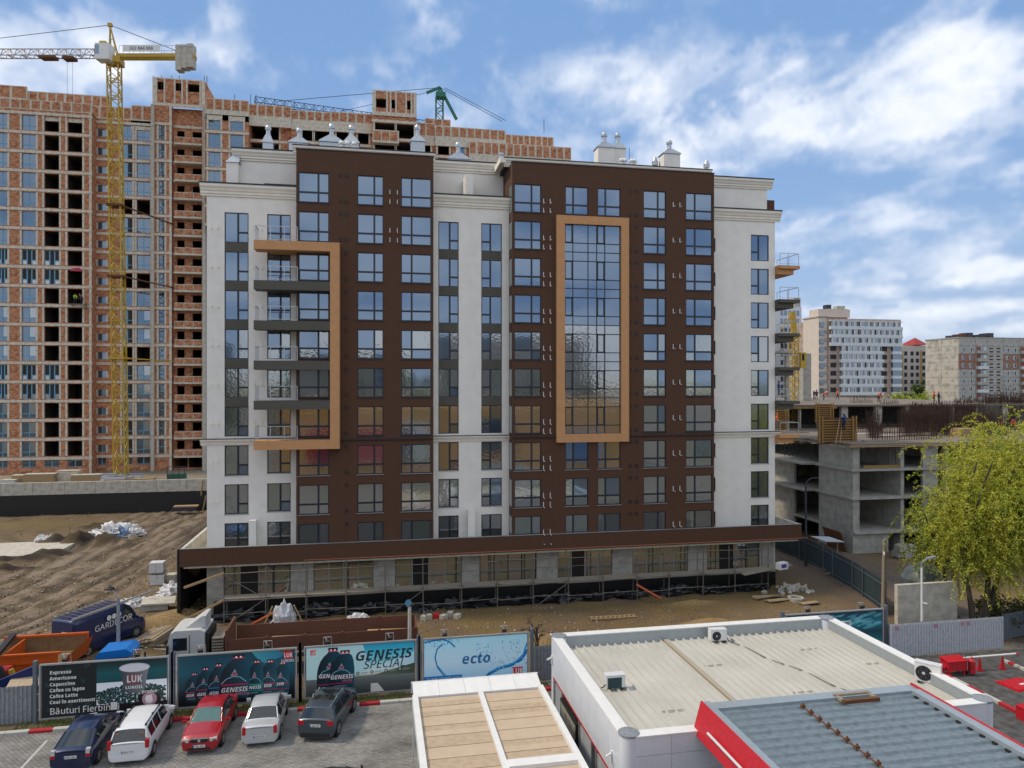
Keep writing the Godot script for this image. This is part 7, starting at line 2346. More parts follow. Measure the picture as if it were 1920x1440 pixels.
# ---------- scaffold along the ground floor ----------
func ground_y(x: float, z: float) -> float:
	return terrain_height(x, z)
func scaffold() -> void:
	var T := thing("scaffold", "rusty tube scaffold with plank walkway along the ground floor", "scaffold", Vector3(11, -0.8, -55.6))
	var D := 55.45
	var xs := [420, 498, 574, 648.5, 722.7, 794, 865, 932.6, 1000, 1065.6, 1131, 1195, 1254, 1318, 1378, 1440]
	var prev := 0.0
	for i in xs.size():
		var x := gx(xs[i], D)
		for z in [-D, -D - 1.0]:
			var lean := rng.randf_range(-0.06, 0.06)
			var s := MB.new()
			s.tube(Vector3(x, -1.0, z), Vector3(x + lean, 3.25 + rng.randf_range(-0.3, 0.15), z), 0.045, 0.045, 6)
			part("standard", s, M.scaffold_steel, T)
		var tr := MB.new()
		tr.tube(Vector3(x, 1.0, -D), Vector3(x, 1.0, -D - 1.0), 0.03, 0.03, 5)
		part("transom", tr, M.scaffold_steel, T)
		if i > 0:
			for y in [1.0, 3.0, 0.0 if i % 2 else -0.1]:
				var l := MB.new()
				l.tube(Vector3(prev - 0.1, y + rng.randf_range(-0.05, 0.05), -D + 0.05), Vector3(x + 0.1, y + rng.randf_range(-0.05, 0.05), -D + 0.05), 0.035, 0.035, 5)
				part("ledger", l, M.scaffold_steel, T)
			if i != 2:
				var l2 := MB.new()
				l2.tube(Vector3(prev, 2.05, -D - 0.9), Vector3(x, 2.05 + rng.randf_range(-0.06, 0.06), -D - 0.9), 0.025, 0.025, 5)
				part("ledger", l2, M.scaffold_steel, T)
			for k in 3:
				var pl := MB.new()
				pl.tbox(Transform3D(Basis(Vector3(0, 0, 1), rng.randf_range(-0.012, 0.012)), Vector3((prev + x) / 2 + rng.randf_range(-0.2, 0.2), 1.08 + 0.02 * k, -D - 0.2 - k * 0.3)), Vector3(x - prev + 0.4, 0.06, 0.26))
				part("plank", pl, M.timber_grey, T)
		if i in [1, 5, 9]:
			var b := MB.new()
			b.tube(Vector3(prev, -0.9, -D + 0.08), Vector3(x, 1.0, -D + 0.08), 0.03, 0.03, 5)
			if i == 1: b.tube(Vector3(prev, 2.9, -D + 0.08), Vector3(x, 1.0, -D + 0.08), 0.03, 0.03, 5)
			part("brace", b, M.scaffold_steel, T)
		prev = x
	# sloping timber rails of the stair at the left end
	for e in [[[345, 1102], [420, 1075]], [[352, 1160], [420, 1125]], [[300, 1180], [352, 1160]]]:
		var a := Vector3(gx(e[0][0], D), wy(e[0][0], e[0][1], D), -D)
		var b2 := Vector3(gx(e[1][0], D), wy(e[1][0], e[1][1], D), -D)
		var r := MB.new()
		r.bar(a, b2, 0.14, 0.16)
		part("handrail", r, M.timber, T)
	# landing at the right end
	for k in 4:
		var pl := MB.new()
		pl.tbox(Transform3D(Basis(Vector3.UP, 0.05) * Basis(Vector3(0, 0, 1), 0.12), Vector3(gx(1440, 55.0), 1.25, -55.0 - k * 0.3)), Vector3(4.6, 0.06, 0.28))
		part("plank", pl, M.timber_grey, T)

# ---------- lorries and van ----------
func trucks() -> void:
	# long open trailer with a white cab
	var T := thing("flatbed_lorry", "long lorry with rust-brown drop sides and a worn white cab", "lorry", Vector3(-3.0, 0, -44.6))
	var brown_a := mat("side_board", lin(0.15, 0.058, 0.034), 0.85, 0, M.timber.albedo_texture, 0.9)
	var x0 := -8.5
	var x1 := 2.3
	var zn := -43.4
	var zf := -45.9
	for s in [zn, zf]:
		for i in 5:
			var a := lerpf(x0, x1, i / 5.0)
			var b := lerpf(x0, x1, (i + 1) / 5.0)
			for k in 5: pbox("side_board", Vector3(a + 0.05, 1.32 + k * 0.18, s - 0.03), Vector3(b - 0.05, 1.49 + k * 0.18, s + 0.03), brown_a, T)
			pbox("side_post", Vector3(b - 0.06, 1.2, s - 0.06), Vector3(b + 0.06, 2.28, s + 0.06), brown_a, T)
	pbox("headboard", Vector3(x0 - 0.12, 1.2, zf - 0.06), Vector3(x0, 2.75, zn + 0.06), brown_a, T)
	pbox("tailboard", Vector3(x1 + 0.07, 1.2, zf), Vector3(x1 + 0.14, 2.2, zn), brown_a, T)
	for i in 9: pbox("floor_plank", Vector3(x0, 1.14, zf + 0.05 + i * 0.27), Vector3(x1, 1.22 + 0.01 * (i % 2), zf + 0.30 + i * 0.27), M.timber_grey, T)
	pbox("chassis", Vector3(-11.0, 0.7, -45.2), Vector3(x1, 1.14, -44.1), M.steel_dark, T)
	for x in [-10.6, -0.8, 0.4]:
		for z in [-43.6, -45.7]:
			var w := MB.new()
			w.tube(Vector3(x, 0.5, z - 0.14), Vector3(x, 0.5, z + 0.14), 0.5, 0.5, 18)
			part("wheel", w, M.rubber, T)
	var cabm := mat("cab_white", lin(0.50, 0.51, 0.50), 0.5, 0, M.white_plaster.albedo_texture, 0.9)
	var cab := MB.new()
	cab.extrude_z([Vector2(-11.75, 0.75), Vector2(-9.75, 0.75), Vector2(-9.75, 2.72), Vector2(-10.0, 2.86), Vector2(-11.35, 2.86), Vector2(-11.62, 2.7), Vector2(-11.85, 1.75)], -45.75, -43.45)
	var cn := part("cab", cab, cabm, T)
	pbox("side_window", Vector3(-11.45, 1.75, -43.445), Vector3(-10.7, 2.45, -43.42), M.car_glass, cn)
	pbox("door_seam", Vector3(-10.58, 0.95, -43.446), Vector3(-10.55, 2.6, -43.43), M.black, cn)
	var wsn := MB.new()
	wsn.quad(Vector3(-11.80, 1.95, -45.6), Vector3(-11.80, 1.95, -43.6), Vector3(-11.65, 2.62, -43.6), Vector3(-11.65, 2.62, -45.6))
	part("windscreen", wsn, M.car_glass, cn)
	var fair := MB.new()
	fair.extrude_z([Vector2(-10.9, 2.86), Vector2(-9.8, 2.86), Vector2(-9.8, 3.5), Vector2(-10.0, 3.5)], -45.3, -43.9)
	part("roof_fairing", fair, cabm, cn)
	pbox("mirror", Vector3(-11.7, 1.7, -43.25), Vector3(-11.62, 2.15, -43.0), M.black, cn)
	pbox("rear_dark", Vector3(-9.75, 0.8, -45.6), Vector3(-9.55, 2.6, -43.6), M.black, T)
	var fr := MB.new()
	for i in 7: fr.box(Vector3(-9.4, 1.2 + i * 0.17, -45.0), Vector3(-8.75, 1.28 + i * 0.17, -43.6))
	part("pallet_load", fr, M.timber_grey, T)
	var Ld0 := thing("timber_load", "pale boards lying on the bed of the long brown lorry", "boards", Vector3(-3, 1.24, -44.9))
	for e in [[-7.2, 0.4, 2.0], [-5.0, -0.2, 2.6], [-2.4, 0.3, 3.0], [0.6, -0.3, 2.4], [-6.4, 0.5, 1.4]]:
		var o := MB.new()
		o.tbox(Transform3D(Basis(Vector3.UP, e[1] * 0.3), Vector3(e[0], 1.42, -44.9 + e[1])), Vector3(e[2], 0.3, 0.5))
		part("board", o, M.timber, Ld0)

	# blue van
	var van := {"called": "van", "category": "van", "group": "", "L": 5.6, "W": 1.98, "belt": 1.35, "roof": 0.90, "wheel": 0.35, "top": [[0.0, 2.40], [0.08, 2.50], [3.9, 2.50], [4.2, 2.34], [4.85, 1.42], [5.3, 1.22], [5.6, 0.9]], "glass": [[3.75, 4.45]], "ws": [4.18, 4.85], "rw": [0.0, 0.001], "axles": [1.0, 4.7], "tail": [0.9, 1.1, 0.1, 0.5], "plate": 0.6, "lamp_y": 0.85}
	var a := gp(170, 1226)
	var b := gp(248, 1194)
	var dir := (b - a).normalized()
	var side := Vector3(dir.z, 0, -dir.x) * -1.0
	var turn := atan2(dir.x, dir.z)
	var mid := (a + b) / 2 + Vector3(-dir.z, 0, dir.x) * -0.95
	var V := car(van, "dark blue panel van with white lettering parked on the dirt", Vector3(mid.x, -0.12, mid.z), turn, paint_mat("paint_van", lin(0.006, 0.02, 0.085), 0.1))
	var xs := -1.0
	letters("GARDECOR", V, Vector3(xs, 1.55, 0.1), 0.50, M.white_paint, -PI / 2, "Droid Sans", 0.0, HORIZONTAL_ALIGNMENT_CENTER, 1.15)
	for k in 3:
		var o := MB.new()
		o.tube(Vector3(xs - 0.002, 1.98, 0.1 + (k - 1) * 0.38), Vector3(xs - 0.015, 1.98, 0.1 + (k - 1) * 0.38), 0.17, 0.17, 18)
		local("emblem_disc", o, M.white_paint, V)
	for k in 3:
		var o := MB.new()
		o.tube(Vector3(-0.25 + (k - 1) * 0.16, 1.75, -2.81), Vector3(-0.25 + (k - 1) * 0.16, 1.75, -2.82), 0.065, 0.065, 12)
		local("emblem_disc", o, M.white_paint, V)
	letters("GARDECOR", V, Vector3(-0.25, 1.55, -2.815), 0.15, M.white_paint, PI)
	for k in 9:
		var o := MB.new()
		o.tube(Vector3(-0.8, 2.6, -2.4 + k * 0.42), Vector3(0.8, 2.6, -2.4 + k * 0.42), 0.03, 0.03, 6)
		local("roof_bar", o, V.get_node("body").material_override, V)
	for s in [-0.8, 0.8]:
		var o := MB.new()
		o.tube(Vector3(s, 2.56, -2.6), Vector3(s, 2.56, 1.4), 0.03, 0.03, 6)
		local("roof_rail", o, M.steel_rail, V)
	var lp := MB.new()
	lp.bar(Vector3(-0.95, 2.66, -2.9), Vector3(-0.85, 2.7, 3.6), 0.1)
	local("carried_pole", lp, M.steel_rail, V)

	# orange tipper body
	var og := mat("tipper_orange", lin(0.52, 0.095, 0.008), 0.5, 0, M.brown_plaster.albedo_texture, 0.5)
	var D1 := 43.6
	var xa := gx(-40, D1)
	var xb := -16.9
	var K := thing("tipper_truck", "orange tipper truck with an empty dirty body", "truck", Vector3((xa + xb) / 2, 0, -44.8))
	var yt := 2.05
	pbox("body_side", Vector3(xa, 1.0, -D1), Vector3(xb - 0.6, yt - 0.1, -D1 - 0.08), og, K)
	pbox("body_side", Vector3(xa, 0.95, -46.3), Vector3(xb, yt + 0.05, -46.38), og, K)
	pbox("top_rail", Vector3(xa, yt - 0.1, -D1 + 0.05), Vector3(xb - 0.45, yt + 0.02, -D1 - 0.12), og, K)
	pbox("top_rail", Vector3(xa, yt + 0.05, -46.25), Vector3(xb, yt + 0.16, -46.42), og, K)
	pbox("body_floor", Vector3(xa, 1.0, -D1 - 0.08), Vector3(xb - 0.3, 1.25, -46.3), mat("tipper_dirt", lin(0.17, 0.10, 0.04), 0.9, 0, M.concrete.albedo_texture, 0.6), K)
	var inner := MB.new()
	inner.quad(Vector3(xa, 1.25, -46.1), Vector3(xb - 0.1, 1.25, -46.1), Vector3(xb - 0.1, yt, -46.29), Vector3(xa, yt, -46.29))
	part("body_lining", inner, M.tipper_dirt, K)
	var tail := MB.new()
	tail.quad(Vector3(xb - 0.45, 0.9, -D1 - 0.02), Vector3(xb - 0.1, 1.0, -46.3), Vector3(xb + 0.3, yt, -46.2), Vector3(xb - 0.1, yt - 0.25, -D1 - 0.1))
	part("tailgate", tail, og, K)
	for i in 6: pbox("side_rib", Vector3(xa + 0.6 + i * 0.95, 1.05, -D1 + 0.06), Vector3(xa + 0.78 + i * 0.95, 1.5, -D1), og, K)
	pbox("side_rib", Vector3(xa, 1.5, -D1 + 0.07), Vector3(xb - 0.6, 1.6, -D1), og, K)
	pbox("headboard", Vector3(gx(8, 44), 1.25, -D1 - 0.08), Vector3(gx(8, 44) + 0.1, yt, -46.3), og, K)
	var tarp := MB.new()
	tarp.bar(Vector3(gx(2, 44), yt + 0.12, -D1), Vector3(gx(20, 46), yt + 0.25, -46.3), 0.3, 0.2)
	part("rolled_tarp", tarp, M.black, K)
	pbox("chassis", Vector3(xa, 0.6, -44.4), Vector3(xb - 0.6, 1.0, -45.5), M.steel_dark, K)
	for x in [xa + 0.9, xb - 2.9, xb - 1.6]:
		for z in [-D1 - 0.25, -46.0]:
			var w := MB.new()
			w.tube(Vector3(x, 0.5, z - 0.14), Vector3(x, 0.5, z + 0.14), 0.5, 0.5, 18)
			part("wheel", w, M.rubber, K)
	# red loader arm at the picture's edge
	var Ld := thing("loader", "red loader with black bucket arm behind the grey fence", "loader", Vector3(gx(2, 41.6), 0, -41.8))
	node("hood", box_mesh(Vector3(1.5, 1.1, 1.3)), M.red_paint, Ld, Vector3(-0.6, 1.35, 0))
	node("cab", box_mesh(Vector3(1.0, 1.1, 1.2)), M.red_paint, Ld, Vector3(-1.1, 2.4, 0))
	tilt_box(Ld, "arm", Vector3(0.45, 1.4, 0.5), Vector3(0.28, 1.9, 0.22), M.black, 0, 0, 0.5)
	tilt_box(Ld, "arm", Vector3(0.75, 1.2, 0.2), Vector3(0.2, 1.7, 0.2), M.crane_yellow, 0, 0, 0.35)
	for x in [-1.2, 0.3]:
		for z in [-0.6, 0.6]:
			var w := MB.new()
			w.tube(Vector3(x, 0.55, z - 0.17), Vector3(x, 0.55, z + 0.17), 0.55, 0.55, 18)
			local("wheel", w, M.rubber, Ld)
	var Bl := thing("plough_blade", "dark blue metal plough blade leaning behind the grey fence", "blade", Vector3(gx(25, 40.8), 0, -40.8))
	tilt_box(Bl, "blade", Vector3(0, 1.55, 0), Vector3(2.6, 0.95, 0.08), mat("blade_blue", lin(0.01, 0.03, 0.16), 0.5, 0.1, M.concrete.albedo_texture, 0.8), 0.15, 0.2, 0.36)
	tilt_box(Bl, "stand", Vector3(0, 0.6, -0.3), Vector3(0.1, 1.3, 0.1), M.steel_dark)
	var Sh := thing("plywood_sheet", "pale plywood sheet lying beside the plough blade", "sheet", Vector3(gx(50, 40.6), 0, -40.6))
	tilt_box(Sh, "sheet", Vector3(0.35, 1.75, 0), Vector3(2.2, 0.05, 1.1), mat("plywood", lin(0.46, 0.36, 0.25), 0.8, 0, M.timber.albedo_texture, 0.5), 0.1, 0.25)
	for x in [-0.4, 1.1]: node("trestle", box_mesh(Vector3(0.08, 1.6, 0.7)), M.timber_grey, Sh, Vector3(x, 0.8, 0))
	# small blue tractor
	var bp := Vector3(gx(222, 41.8), 0, -41.9)
	var Tr := thing("tractor", "small bright blue tractor cab behind the coffee billboard", "tractor", bp)
	var rb := MB.new()
	rb.extrude_z([Vector2(-1.0, 2.35), Vector2(-0.75, 2.72), Vector2(0.55, 2.82), Vector2(0.85, 2.62), Vector2(0.85, 2.4)], -0.75, 0.75)
	local("roof", rb, mat("tractor_blue", lin(0.005, 0.15, 0.50), 0.4), Tr)
	node("cab", box_mesh(Vector3(1.6, 1.1, 1.35)), M.car_glass, Tr, Vector3(-0.1, 1.8, 0))
	node("engine_hood", box_mesh(Vector3(1.5, 0.7, 0.8)), M.tractor_blue, Tr, Vector3(1.35, 1.3, 0))
	var ex := MB.new()
	ex.tube(Vector3(1.4, 1.6, 0.3), Vector3(1.4, 2.45, 0.3), 0.05, 0.05, 8)
	local("exhaust", ex, M.black, Tr)
	for x in [-0.6, 1.6]:
		for z in [-0.75, 0.75]:
			var r := 0.75 if x < 0 else 0.45
			var w := MB.new()
			w.tube(Vector3(x, r, z - 0.16), Vector3(x, r, z + 0.16), r, r, 20)
			local("wheel", w, M.rubber, Tr)

# ---------- posts and lamps ----------
func posts() -> void:
	var p := Vector3(gx(222, 42.6), 0.0, -42.6)
	var L := thing("street_lamp", "grey lamp post with a dark round head rising behind the coffee billboard", "lamp post", p)
	var s := MB.new()
	s.tube(Vector3.ZERO, Vector3(0, 5.2, 0), 0.11, 0.08, 10)
	local("pole", s, M.fence_grey, L)
	var a := MB.new()
	a.tube(Vector3(0, 5.2, 0), Vector3(-0.35, 5.75, 0.1), 0.035, 0.035, 6)
	local("arm", a, M.steel_rail, L)
	var h := MB.new()
	h.lathe(Vector3(-0.42, 5.72, 0.1), [Vector2(0.02, -0.08), Vector2(0.26, -0.02), Vector2(0.24, 0.06), Vector2(0.05, 0.16), Vector2(0, 0.16)], 14)
	local("lamp_head", h, M.black, L)
	p = Vector3(gx(768, 41.2), 0.0, -41.2)
	var C := thing("concrete_pole", "short concrete pole with a small blue lamp on top", "pole", p)
	s = MB.new()
	s.tube(Vector3.ZERO, Vector3(0, 4.2, 0), 0.13, 0.10, 10)
	local("pole", s, M.concrete_pale, C)
	h = MB.new()
	h.tube(Vector3(-0.08, 4.45, 0.12), Vector3(0.02, 4.35, -0.1), 0.20, 0.12, 12)
	local("lamp_head", h, mat("lamp_blue", lin(0.03, 0.10, 0.16), 0.4, 0.2), C)
	var br := MB.new()
	br.tube(Vector3(0, 4.1, 0), Vector3(0, 4.4, 0), 0.04, 0.04, 6)
	local("bracket", br, M.steel_dark, C)
	p = Vector3(gx(1729, 39.9), 0.0, -39.9)
	var W := thing("street_lamp", "white street lamp with a bent arm before the concrete block wall", "lamp post", p)
	s = MB.new()
	s.tube(Vector3.ZERO, Vector3(-0.04, 5.2, 0), 0.09, 0.06, 12)
	local("pole", s, M.white_paint, W)
	a = MB.new()
	a.tube(Vector3(-0.04, 5.2, 0), Vector3(-0.04, 5.55, 0), 0.05, 0.05, 8)
	a.tube(Vector3(-0.04, 5.5, 0), Vector3(0.42, 5.78, 0), 0.045, 0.04, 8)
	local("arm", a, M.fence_grey, W)
	h = MB.new()
	h.tbox(Transform3D(Basis(Vector3(0, 0, 1), 0.15), Vector3(0.68, 5.82, 0)), Vector3(0.62, 0.09, 0.26))
	local("lamp_head", h, M.fence_grey, W)
	var cam := MB.new()
	cam.tube(Vector3(0.0, 2.95, 0.08), Vector3(0.2, 2.9, 0.2), 0.06, 0.06, 8)
	local("security_camera", cam, M.plastic_white, W)
	p = gp(1656, 1150, -0.1)
	var Wp := thing("utility_pole", "weathered wooden utility pole by the teal hoarding", "pole", p)
	s = MB.new()
	s.tube(Vector3(0, -0.2, 0), Vector3(0.1, 5.5, 0), 0.17, 0.12, 9)
	local("pole", s, M.timber_grey, Wp)
	a = MB.new()
	a.tube(Vector3(0.0, 4.6, 0.1), Vector3(-0.1, 4.4, 0.25), 0.06, 0.05, 8)
	local("insulator", a, M.plastic_white, Wp)
	p = gp(1511, 1062, -0.2)
	var Bk := thing("street_lamp", "dark lamp post with a curved arm at the terrace corner", "lamp post", p)
	s = MB.new()
	s.tube(Vector3(0, -0.2, 0), Vector3(0, 7.6, 0), 0.13, 0.08, 10)
	local("pole", s, M.steel_dark, Bk)
	a = MB.new()
	var q := Vector3(0, 7.6, 0)
	for i in 6:
		var n := Vector3(0.75 * (1.0 - cos((i + 1) * PI / 12)), 7.6 + 0.7 * sin((i + 1) * PI / 12), 0)
		a.tube(q, n, 0.05, 0.05, 6)
		q = n
	local("arm", a, M.steel_dark, Bk)
	h = MB.new()
	h.tbox(Transform3D(Basis(), q + Vector3(0.25, 0, 0)), Vector3(0.55, 0.1, 0.22))
	local("lamp_head", h, M.black, Bk)

# ---------- things lying about ----------
func crumple(at: Vector3, rx: float, ry: float, rz: float, sd: int, rough := 0.45) -> MB:   # a lumpy heap of sheeting or rubble
	var nz := FastNoiseLite.new()
	nz.seed = sd
	nz.frequency = 1.1
	nz.fractal_octaves = 4
	var mb := MB.new()
	var nu := 26
	var nv := 9
	var P := []
	for j in nv + 1:
		var line := []
		for i in nu + 1:
			var th := TAU * (i % nu) / nu
			var ph := PI / 2 * j / nv
			var d := Vector3(cos(th) * cos(ph), sin(ph), sin(th) * cos(ph))
			var k := 1.0 + rough * nz.get_noise_3d(d.x * 2.2, d.y * 2.2, d.z * 2.2) * 1.6
			line.append(at + Vector3(d.x * rx, d.y * ry, d.z * rz) * k + Vector3(0, -0.05, 0))
		P.append(line)
	for j in nv:
		for i in nu: mb.quad(P[j][i], P[j + 1][i], P[j + 1][i + 1], P[j][i + 1])
	return mb
func at_ground(px: float, py: float) -> Vector3:
	var p := gp(px, py, -0.4)
	for i in 4: p = gp(px, py, terrain_height(p.x, p.z))
	return p
func pallet(parent: Node3D, at: Vector3, turn := 0.0, stand := 0.0) -> void:
	var T := Transform3D(Basis(Vector3.UP, turn) * Basis(Vector3.RIGHT, stand), at)
	for k in 5:
		var mb := MB.new()
		mb.tbox(T.translated_local(Vector3(0, 0.13, -0.4 + k * 0.2)), Vector3(1.2, 0.022, 0.1))
		part("deck_board", mb, M.timber, parent)
	for x in [-0.55, 0.0, 0.55]:
		var mb := MB.new()
		mb.tbox(T.translated_local(Vector3(x, 0.06, 0)), Vector3(0.1, 0.1, 0.8))
		part("bearer", mb, M.timber, parent)
func clutter() -> void:
	var wrap := mat("sheeting_white", lin(0.62, 0.62, 0.63), 0.5, 0, M.white_plaster.albedo_texture, 0.8)
	var bluish := mat("sheeting_blue", lin(0.22, 0.33, 0.52), 0.5)
	# against the retaining wall
	for k in [[238, 958, 1.45, 0.0, "left of the standing pallets"], [262, 957, 1.45, 0.0, "middle one of the standing pallets"], [284, 957, 0.9, 0.6, "leaning at an angle beside the standing pallets"], [306, 956, 1.3, 0.2, "dark one beside the black boards"]]:
		var p := at_ground(k[0], k[1])
		var T := thing("pallet", "wooden pallet standing against the black wall, " + k[4], "pallet", p, "pallets against the wall")
		var w: float = 2.6 if k[3] == 0.0 else 1.4
		for y in [0.1, 0.7, 1.3]: tilt_box(T, "deck_board", Vector3(0, y, 0), Vector3(w, 0.12, 0.05), M.timber, 0, -0.12)
		for x in [-w / 2 + 0.06, -w / 6, w / 6, w / 2 - 0.06]: tilt_box(T, "bearer", Vector3(x, 0.7, -0.08), Vector3(0.1, 1.4, 0.08), M.timber, k[3] * 0.3, -0.12)
	var p := at_ground(345, 957)
	var T := thing("board_stack", "flat stack of dark boards at the foot of the retaining wall", "boards", p)
	for i in 4: node("board", box_mesh(Vector3(3.2, 0.16, 1.0)), M.steel_dark if i < 3 else M.timber, T, Vector3(0.1 * i, 0.1 + i * 0.17, 0))
	for k in [[374, 955, 380, 900], [380, 958, 386, 930]]:
		p = at_ground(k[0], k[1])
		var q := Vector3(gx(k[2], 108.5), wy(k[2], k[3], 108.5), -108.5)
		var mb := MB.new()
		mb.bar(p, q, 0.18)
		tag(part("timber_prop", mb, M.timber, self), "long timber prop leaning on the retaining wall" if k[0] == 374 else "short timber prop leaning near the corner of the white block", "timber")
	# stacks on the terrace
	var names := ["pale wrapped bricks at the far left of the terrace", "low stack of boards behind the wrapped bricks", "square stack of yellow boards beside two others", "square stack of yellow boards with a prop leaning on it", "tall stack of brick panels near the crane", "low tilted stack of boards before the crane", "stack of boards at the foot of the crane", "flat orange boards along the wall edge", "first grey wrapped block pallet by the crane", "second grey wrapped block pallet by the crane", "third grey wrapped block pallet by the crane"]
	var places := [[18, 899, 1.9, 0.5], [42, 893, 2.2, 1.0], [66, 897, 2.4, 1.3], [88, 897, 2.4, 1.4], [130, 896, 2.8, 1.5], [152, 897, 2.2, 1.0], [177, 896, 2.4, 1.0], [245, 901, 6.5, 0.25], [205, 895, 1.9, 1.0], [222, 896, 2.2, 0.9], [250, 894, 2.4, 0.9]]
	for i in names.size():
		var k: Array = places[i]
		var D := 112.0 + (1.2 if i in [1, 4, 10] else 0.0)
		var at := Vector3(gx(k[0], D), 2.9, -D)
		var S := thing("material_stack", names[i], "stack", at, "building materials on the terrace")
		var n := maxi(1, int(k[3] / 0.25))
		for j in n: tilt_box(S, "layer", Vector3(rng.randf_range(-0.05, 0.05), 0.12 + j * 0.25, 0), Vector3(k[2], 0.22, 1.5), M.timber if i in [1, 2, 3, 5, 6] else (M.slab_concrete if i == 4 else (M.timber_yellow if i == 7 else M.plastic_white)), rng.randf_range(-0.03, 0.03))
		node("cover", box_mesh(Vector3(k[2] + 0.1, 0.06, 1.6)), M.concrete_pale if i < 7 else (M.timber if i == 7 else M.fence_grey), S, Vector3(0, n * 0.25 + 0.06, 0))
	var gb := Vector3(gx(332, 112.5), 2.9, -112.5)
	var G := thing("mesh_crate", "green mesh crate on the terrace by the tower's corner", "crate", gb)
	node("base", box_mesh(Vector3(2.4, 0.8, 1.2)), mat("crate_green", lin(0.02, 0.09, 0.06), 0.7), G, Vector3(0, 0.4, 0))
	for x in [-1.2, -0.4, 0.4, 1.2]: node("post", box_mesh(Vector3(0.08, 2.0, 0.08)), M.steel_dark, G, Vector3(x, 1.0, 0.6))
	node("rail", box_mesh(Vector3(2.6, 0.08, 0.08)), M.steel_dark, G, Vector3(0, 1.95, 0.6))
	# white bags and the rubbish heap
	for i in 3:
		p = at_ground(78 + i * 13, 1020)
		tag(part("white_sack", crumple(p, 0.75, 1.0, 0.6, 60 + i, 0.3), wrap, self), "big white sack standing by the pale slab", "sack", "white sacks on the pale slab")
	p = at_ground(216, 1003)
	var R := thing("rubbish_heap", "heap of white and blue plastic sheeting on dark earth", "heap", p)
	var rh := part("sheeting", crumple(p, 2.2, 1.25, 1.3, 71, 0.6), wrap, R)
	part("sheeting", crumple(p + Vector3(0.9, 0, 0.5), 1.1, 0.95, 0.8, 72, 0.7), bluish, R)
	part("sheeting", crumple(p + Vector3(1.9, 0, 0.2), 1.2, 0.8, 0.9, 73, 0.7), wrap, R)
	part("sheeting", crumple(p + Vector3(-1.8, 0, -0.1), 1.2, 0.6, 0.8, 74, 0.7), M.fence_white, R)
	# pale slab at the left edge
	var s0 := at_ground(30, 1037)
	var sl := MB.new()
	sl.box(Vector3(s0.x - 12, s0.y - 0.5, s0.z - 4.2), Vector3(s0.x + 4.6, s0.y + 0.28, s0.z + 2.6))
	structure(part("foundation_slab", sl, M.concrete_pale, self))
	p = at_ground(131, 1002)
	tag(pbox("marker_stake", p + Vector3(-0.06, -0.2, -0.06), p + Vector3(0.06, 1.5, 0.06), M.timber, self), "single timber stake standing in the turf bank", "stake")
	# pallets of wrapped bricks with the long plastic sheet
	p = at_ground(297, 1096)
	var C := thing("cement_pallet", "two stacked pallets of white wrapped sacks by the haul road", "pallet", p)
	for k in 2:
		for j in 4:
			for i in 2: node("sack", box_mesh(Vector3(0.55, 0.2, 0.9)), wrap, C, Vector3(-0.28 + i * 0.57 + rng.randf_range(-0.02, 0.02) - k * 0.08, 0.2 + j * 0.215 + k * 1.05, 0))
		node("pallet", box_mesh(Vector3(1.2, 0.1, 1.0)), M.timber_grey, C, Vector3(-k * 0.08, 0.05 + k * 1.05, 0))
	p = at_ground(330, 1090)
	var Bx := thing("wrapped_box", "beige wrapped box beside the pallets of sacks", "box", p)
	tilt_box(Bx, "box", Vector3(0, 0.35, 0), Vector3(1.4, 0.7, 1.0), M.concrete_pale, 0.25)
	tilt_box(Bx, "strap", Vector3(0, 0.36, 0), Vector3(0.08, 0.715, 1.02), M.timber_grey, 0.25)
	p = at_ground(327, 1110)
	tag(part("plastic_bundle", crumple(p, 1.1, 0.85, 0.8, 81, 0.4), wrap, self), "rounded bundle of white plastic at the end of the long sheet", "sheeting")
	var Ws := thing("plastic_sheet", "long crumpled white plastic sheet behind the blue van", "sheeting", at_ground(260, 1132))
	for i in 7:
		var q := at_ground(lerpf(232, 306, i / 6.0), lerpf(1140, 1118, i / 6.0))
		part("fold", crumple(q, 0.95 if i < 3 else 0.6, 0.5 if i < 3 else 0.22, 0.55, 85 + i, 0.6), wrap, Ws)
	# ladders
	for k in [[352, 1100, 368, 1058, "wooden ladder leaning against the terrace corner"]]:
		var a := at_ground(k[0], k[1])
		var b := Vector3(gx(k[2], 56.9), wy(k[2], k[3], 56.9), -56.9)
		var L := thing("ladder", k[4], "ladder", a)
		for s in [-0.35, 0.35]:
			var mb := MB.new()
			mb.bar(a + Vector3(s, 0, 0), b + Vector3(s, 0, 0), 0.09)
			part("stile", mb, M.timber, L)
		for i in 9:
			var mb := MB.new()
			var c := a.lerp(b, (i + 0.7) / 9.5)
			mb.bar(c + Vector3(-0.35, 0, 0.02), c + Vector3(0.35, 0, 0.02), 0.05)
			part("rung", mb, M.timber, L)
	p = at_ground(1150, 1160)
	var L2 := thing("ladder", "wooden ladder lying flat on the brown ground", "ladder", p)
	for z in [-0.22, 0.22]: tilt_box(L2, "stile", Vector3(0, 0.12, z), Vector3(3.6, 0.08, 0.09), M.timber, -0.03)
	for i in 10: tilt_box(L2, "rung", Vector3(-1.65 + i * 0.36, 0.13, 0), Vector3(0.07, 0.06, 0.48), M.timber)
	# concrete tray, planks and moulds near the van
	p = at_ground(298, 1143)
	var Tr := thing("mixing_tray", "concrete slab lid resting on a block beside the sand heap", "slab", p)
	tilt_box(Tr, "block", Vector3(-0.3, 0.3, 0), Vector3(1.9, 0.6, 1.4), M.concrete, 0.2)
	tilt_box(Tr, "lid", Vector3(0, 0.68, 0), Vector3(2.3, 0.12, 1.7), M.concrete_pale, 0.2, 0.05, -0.06)
	p = at_ground(290, 1205)
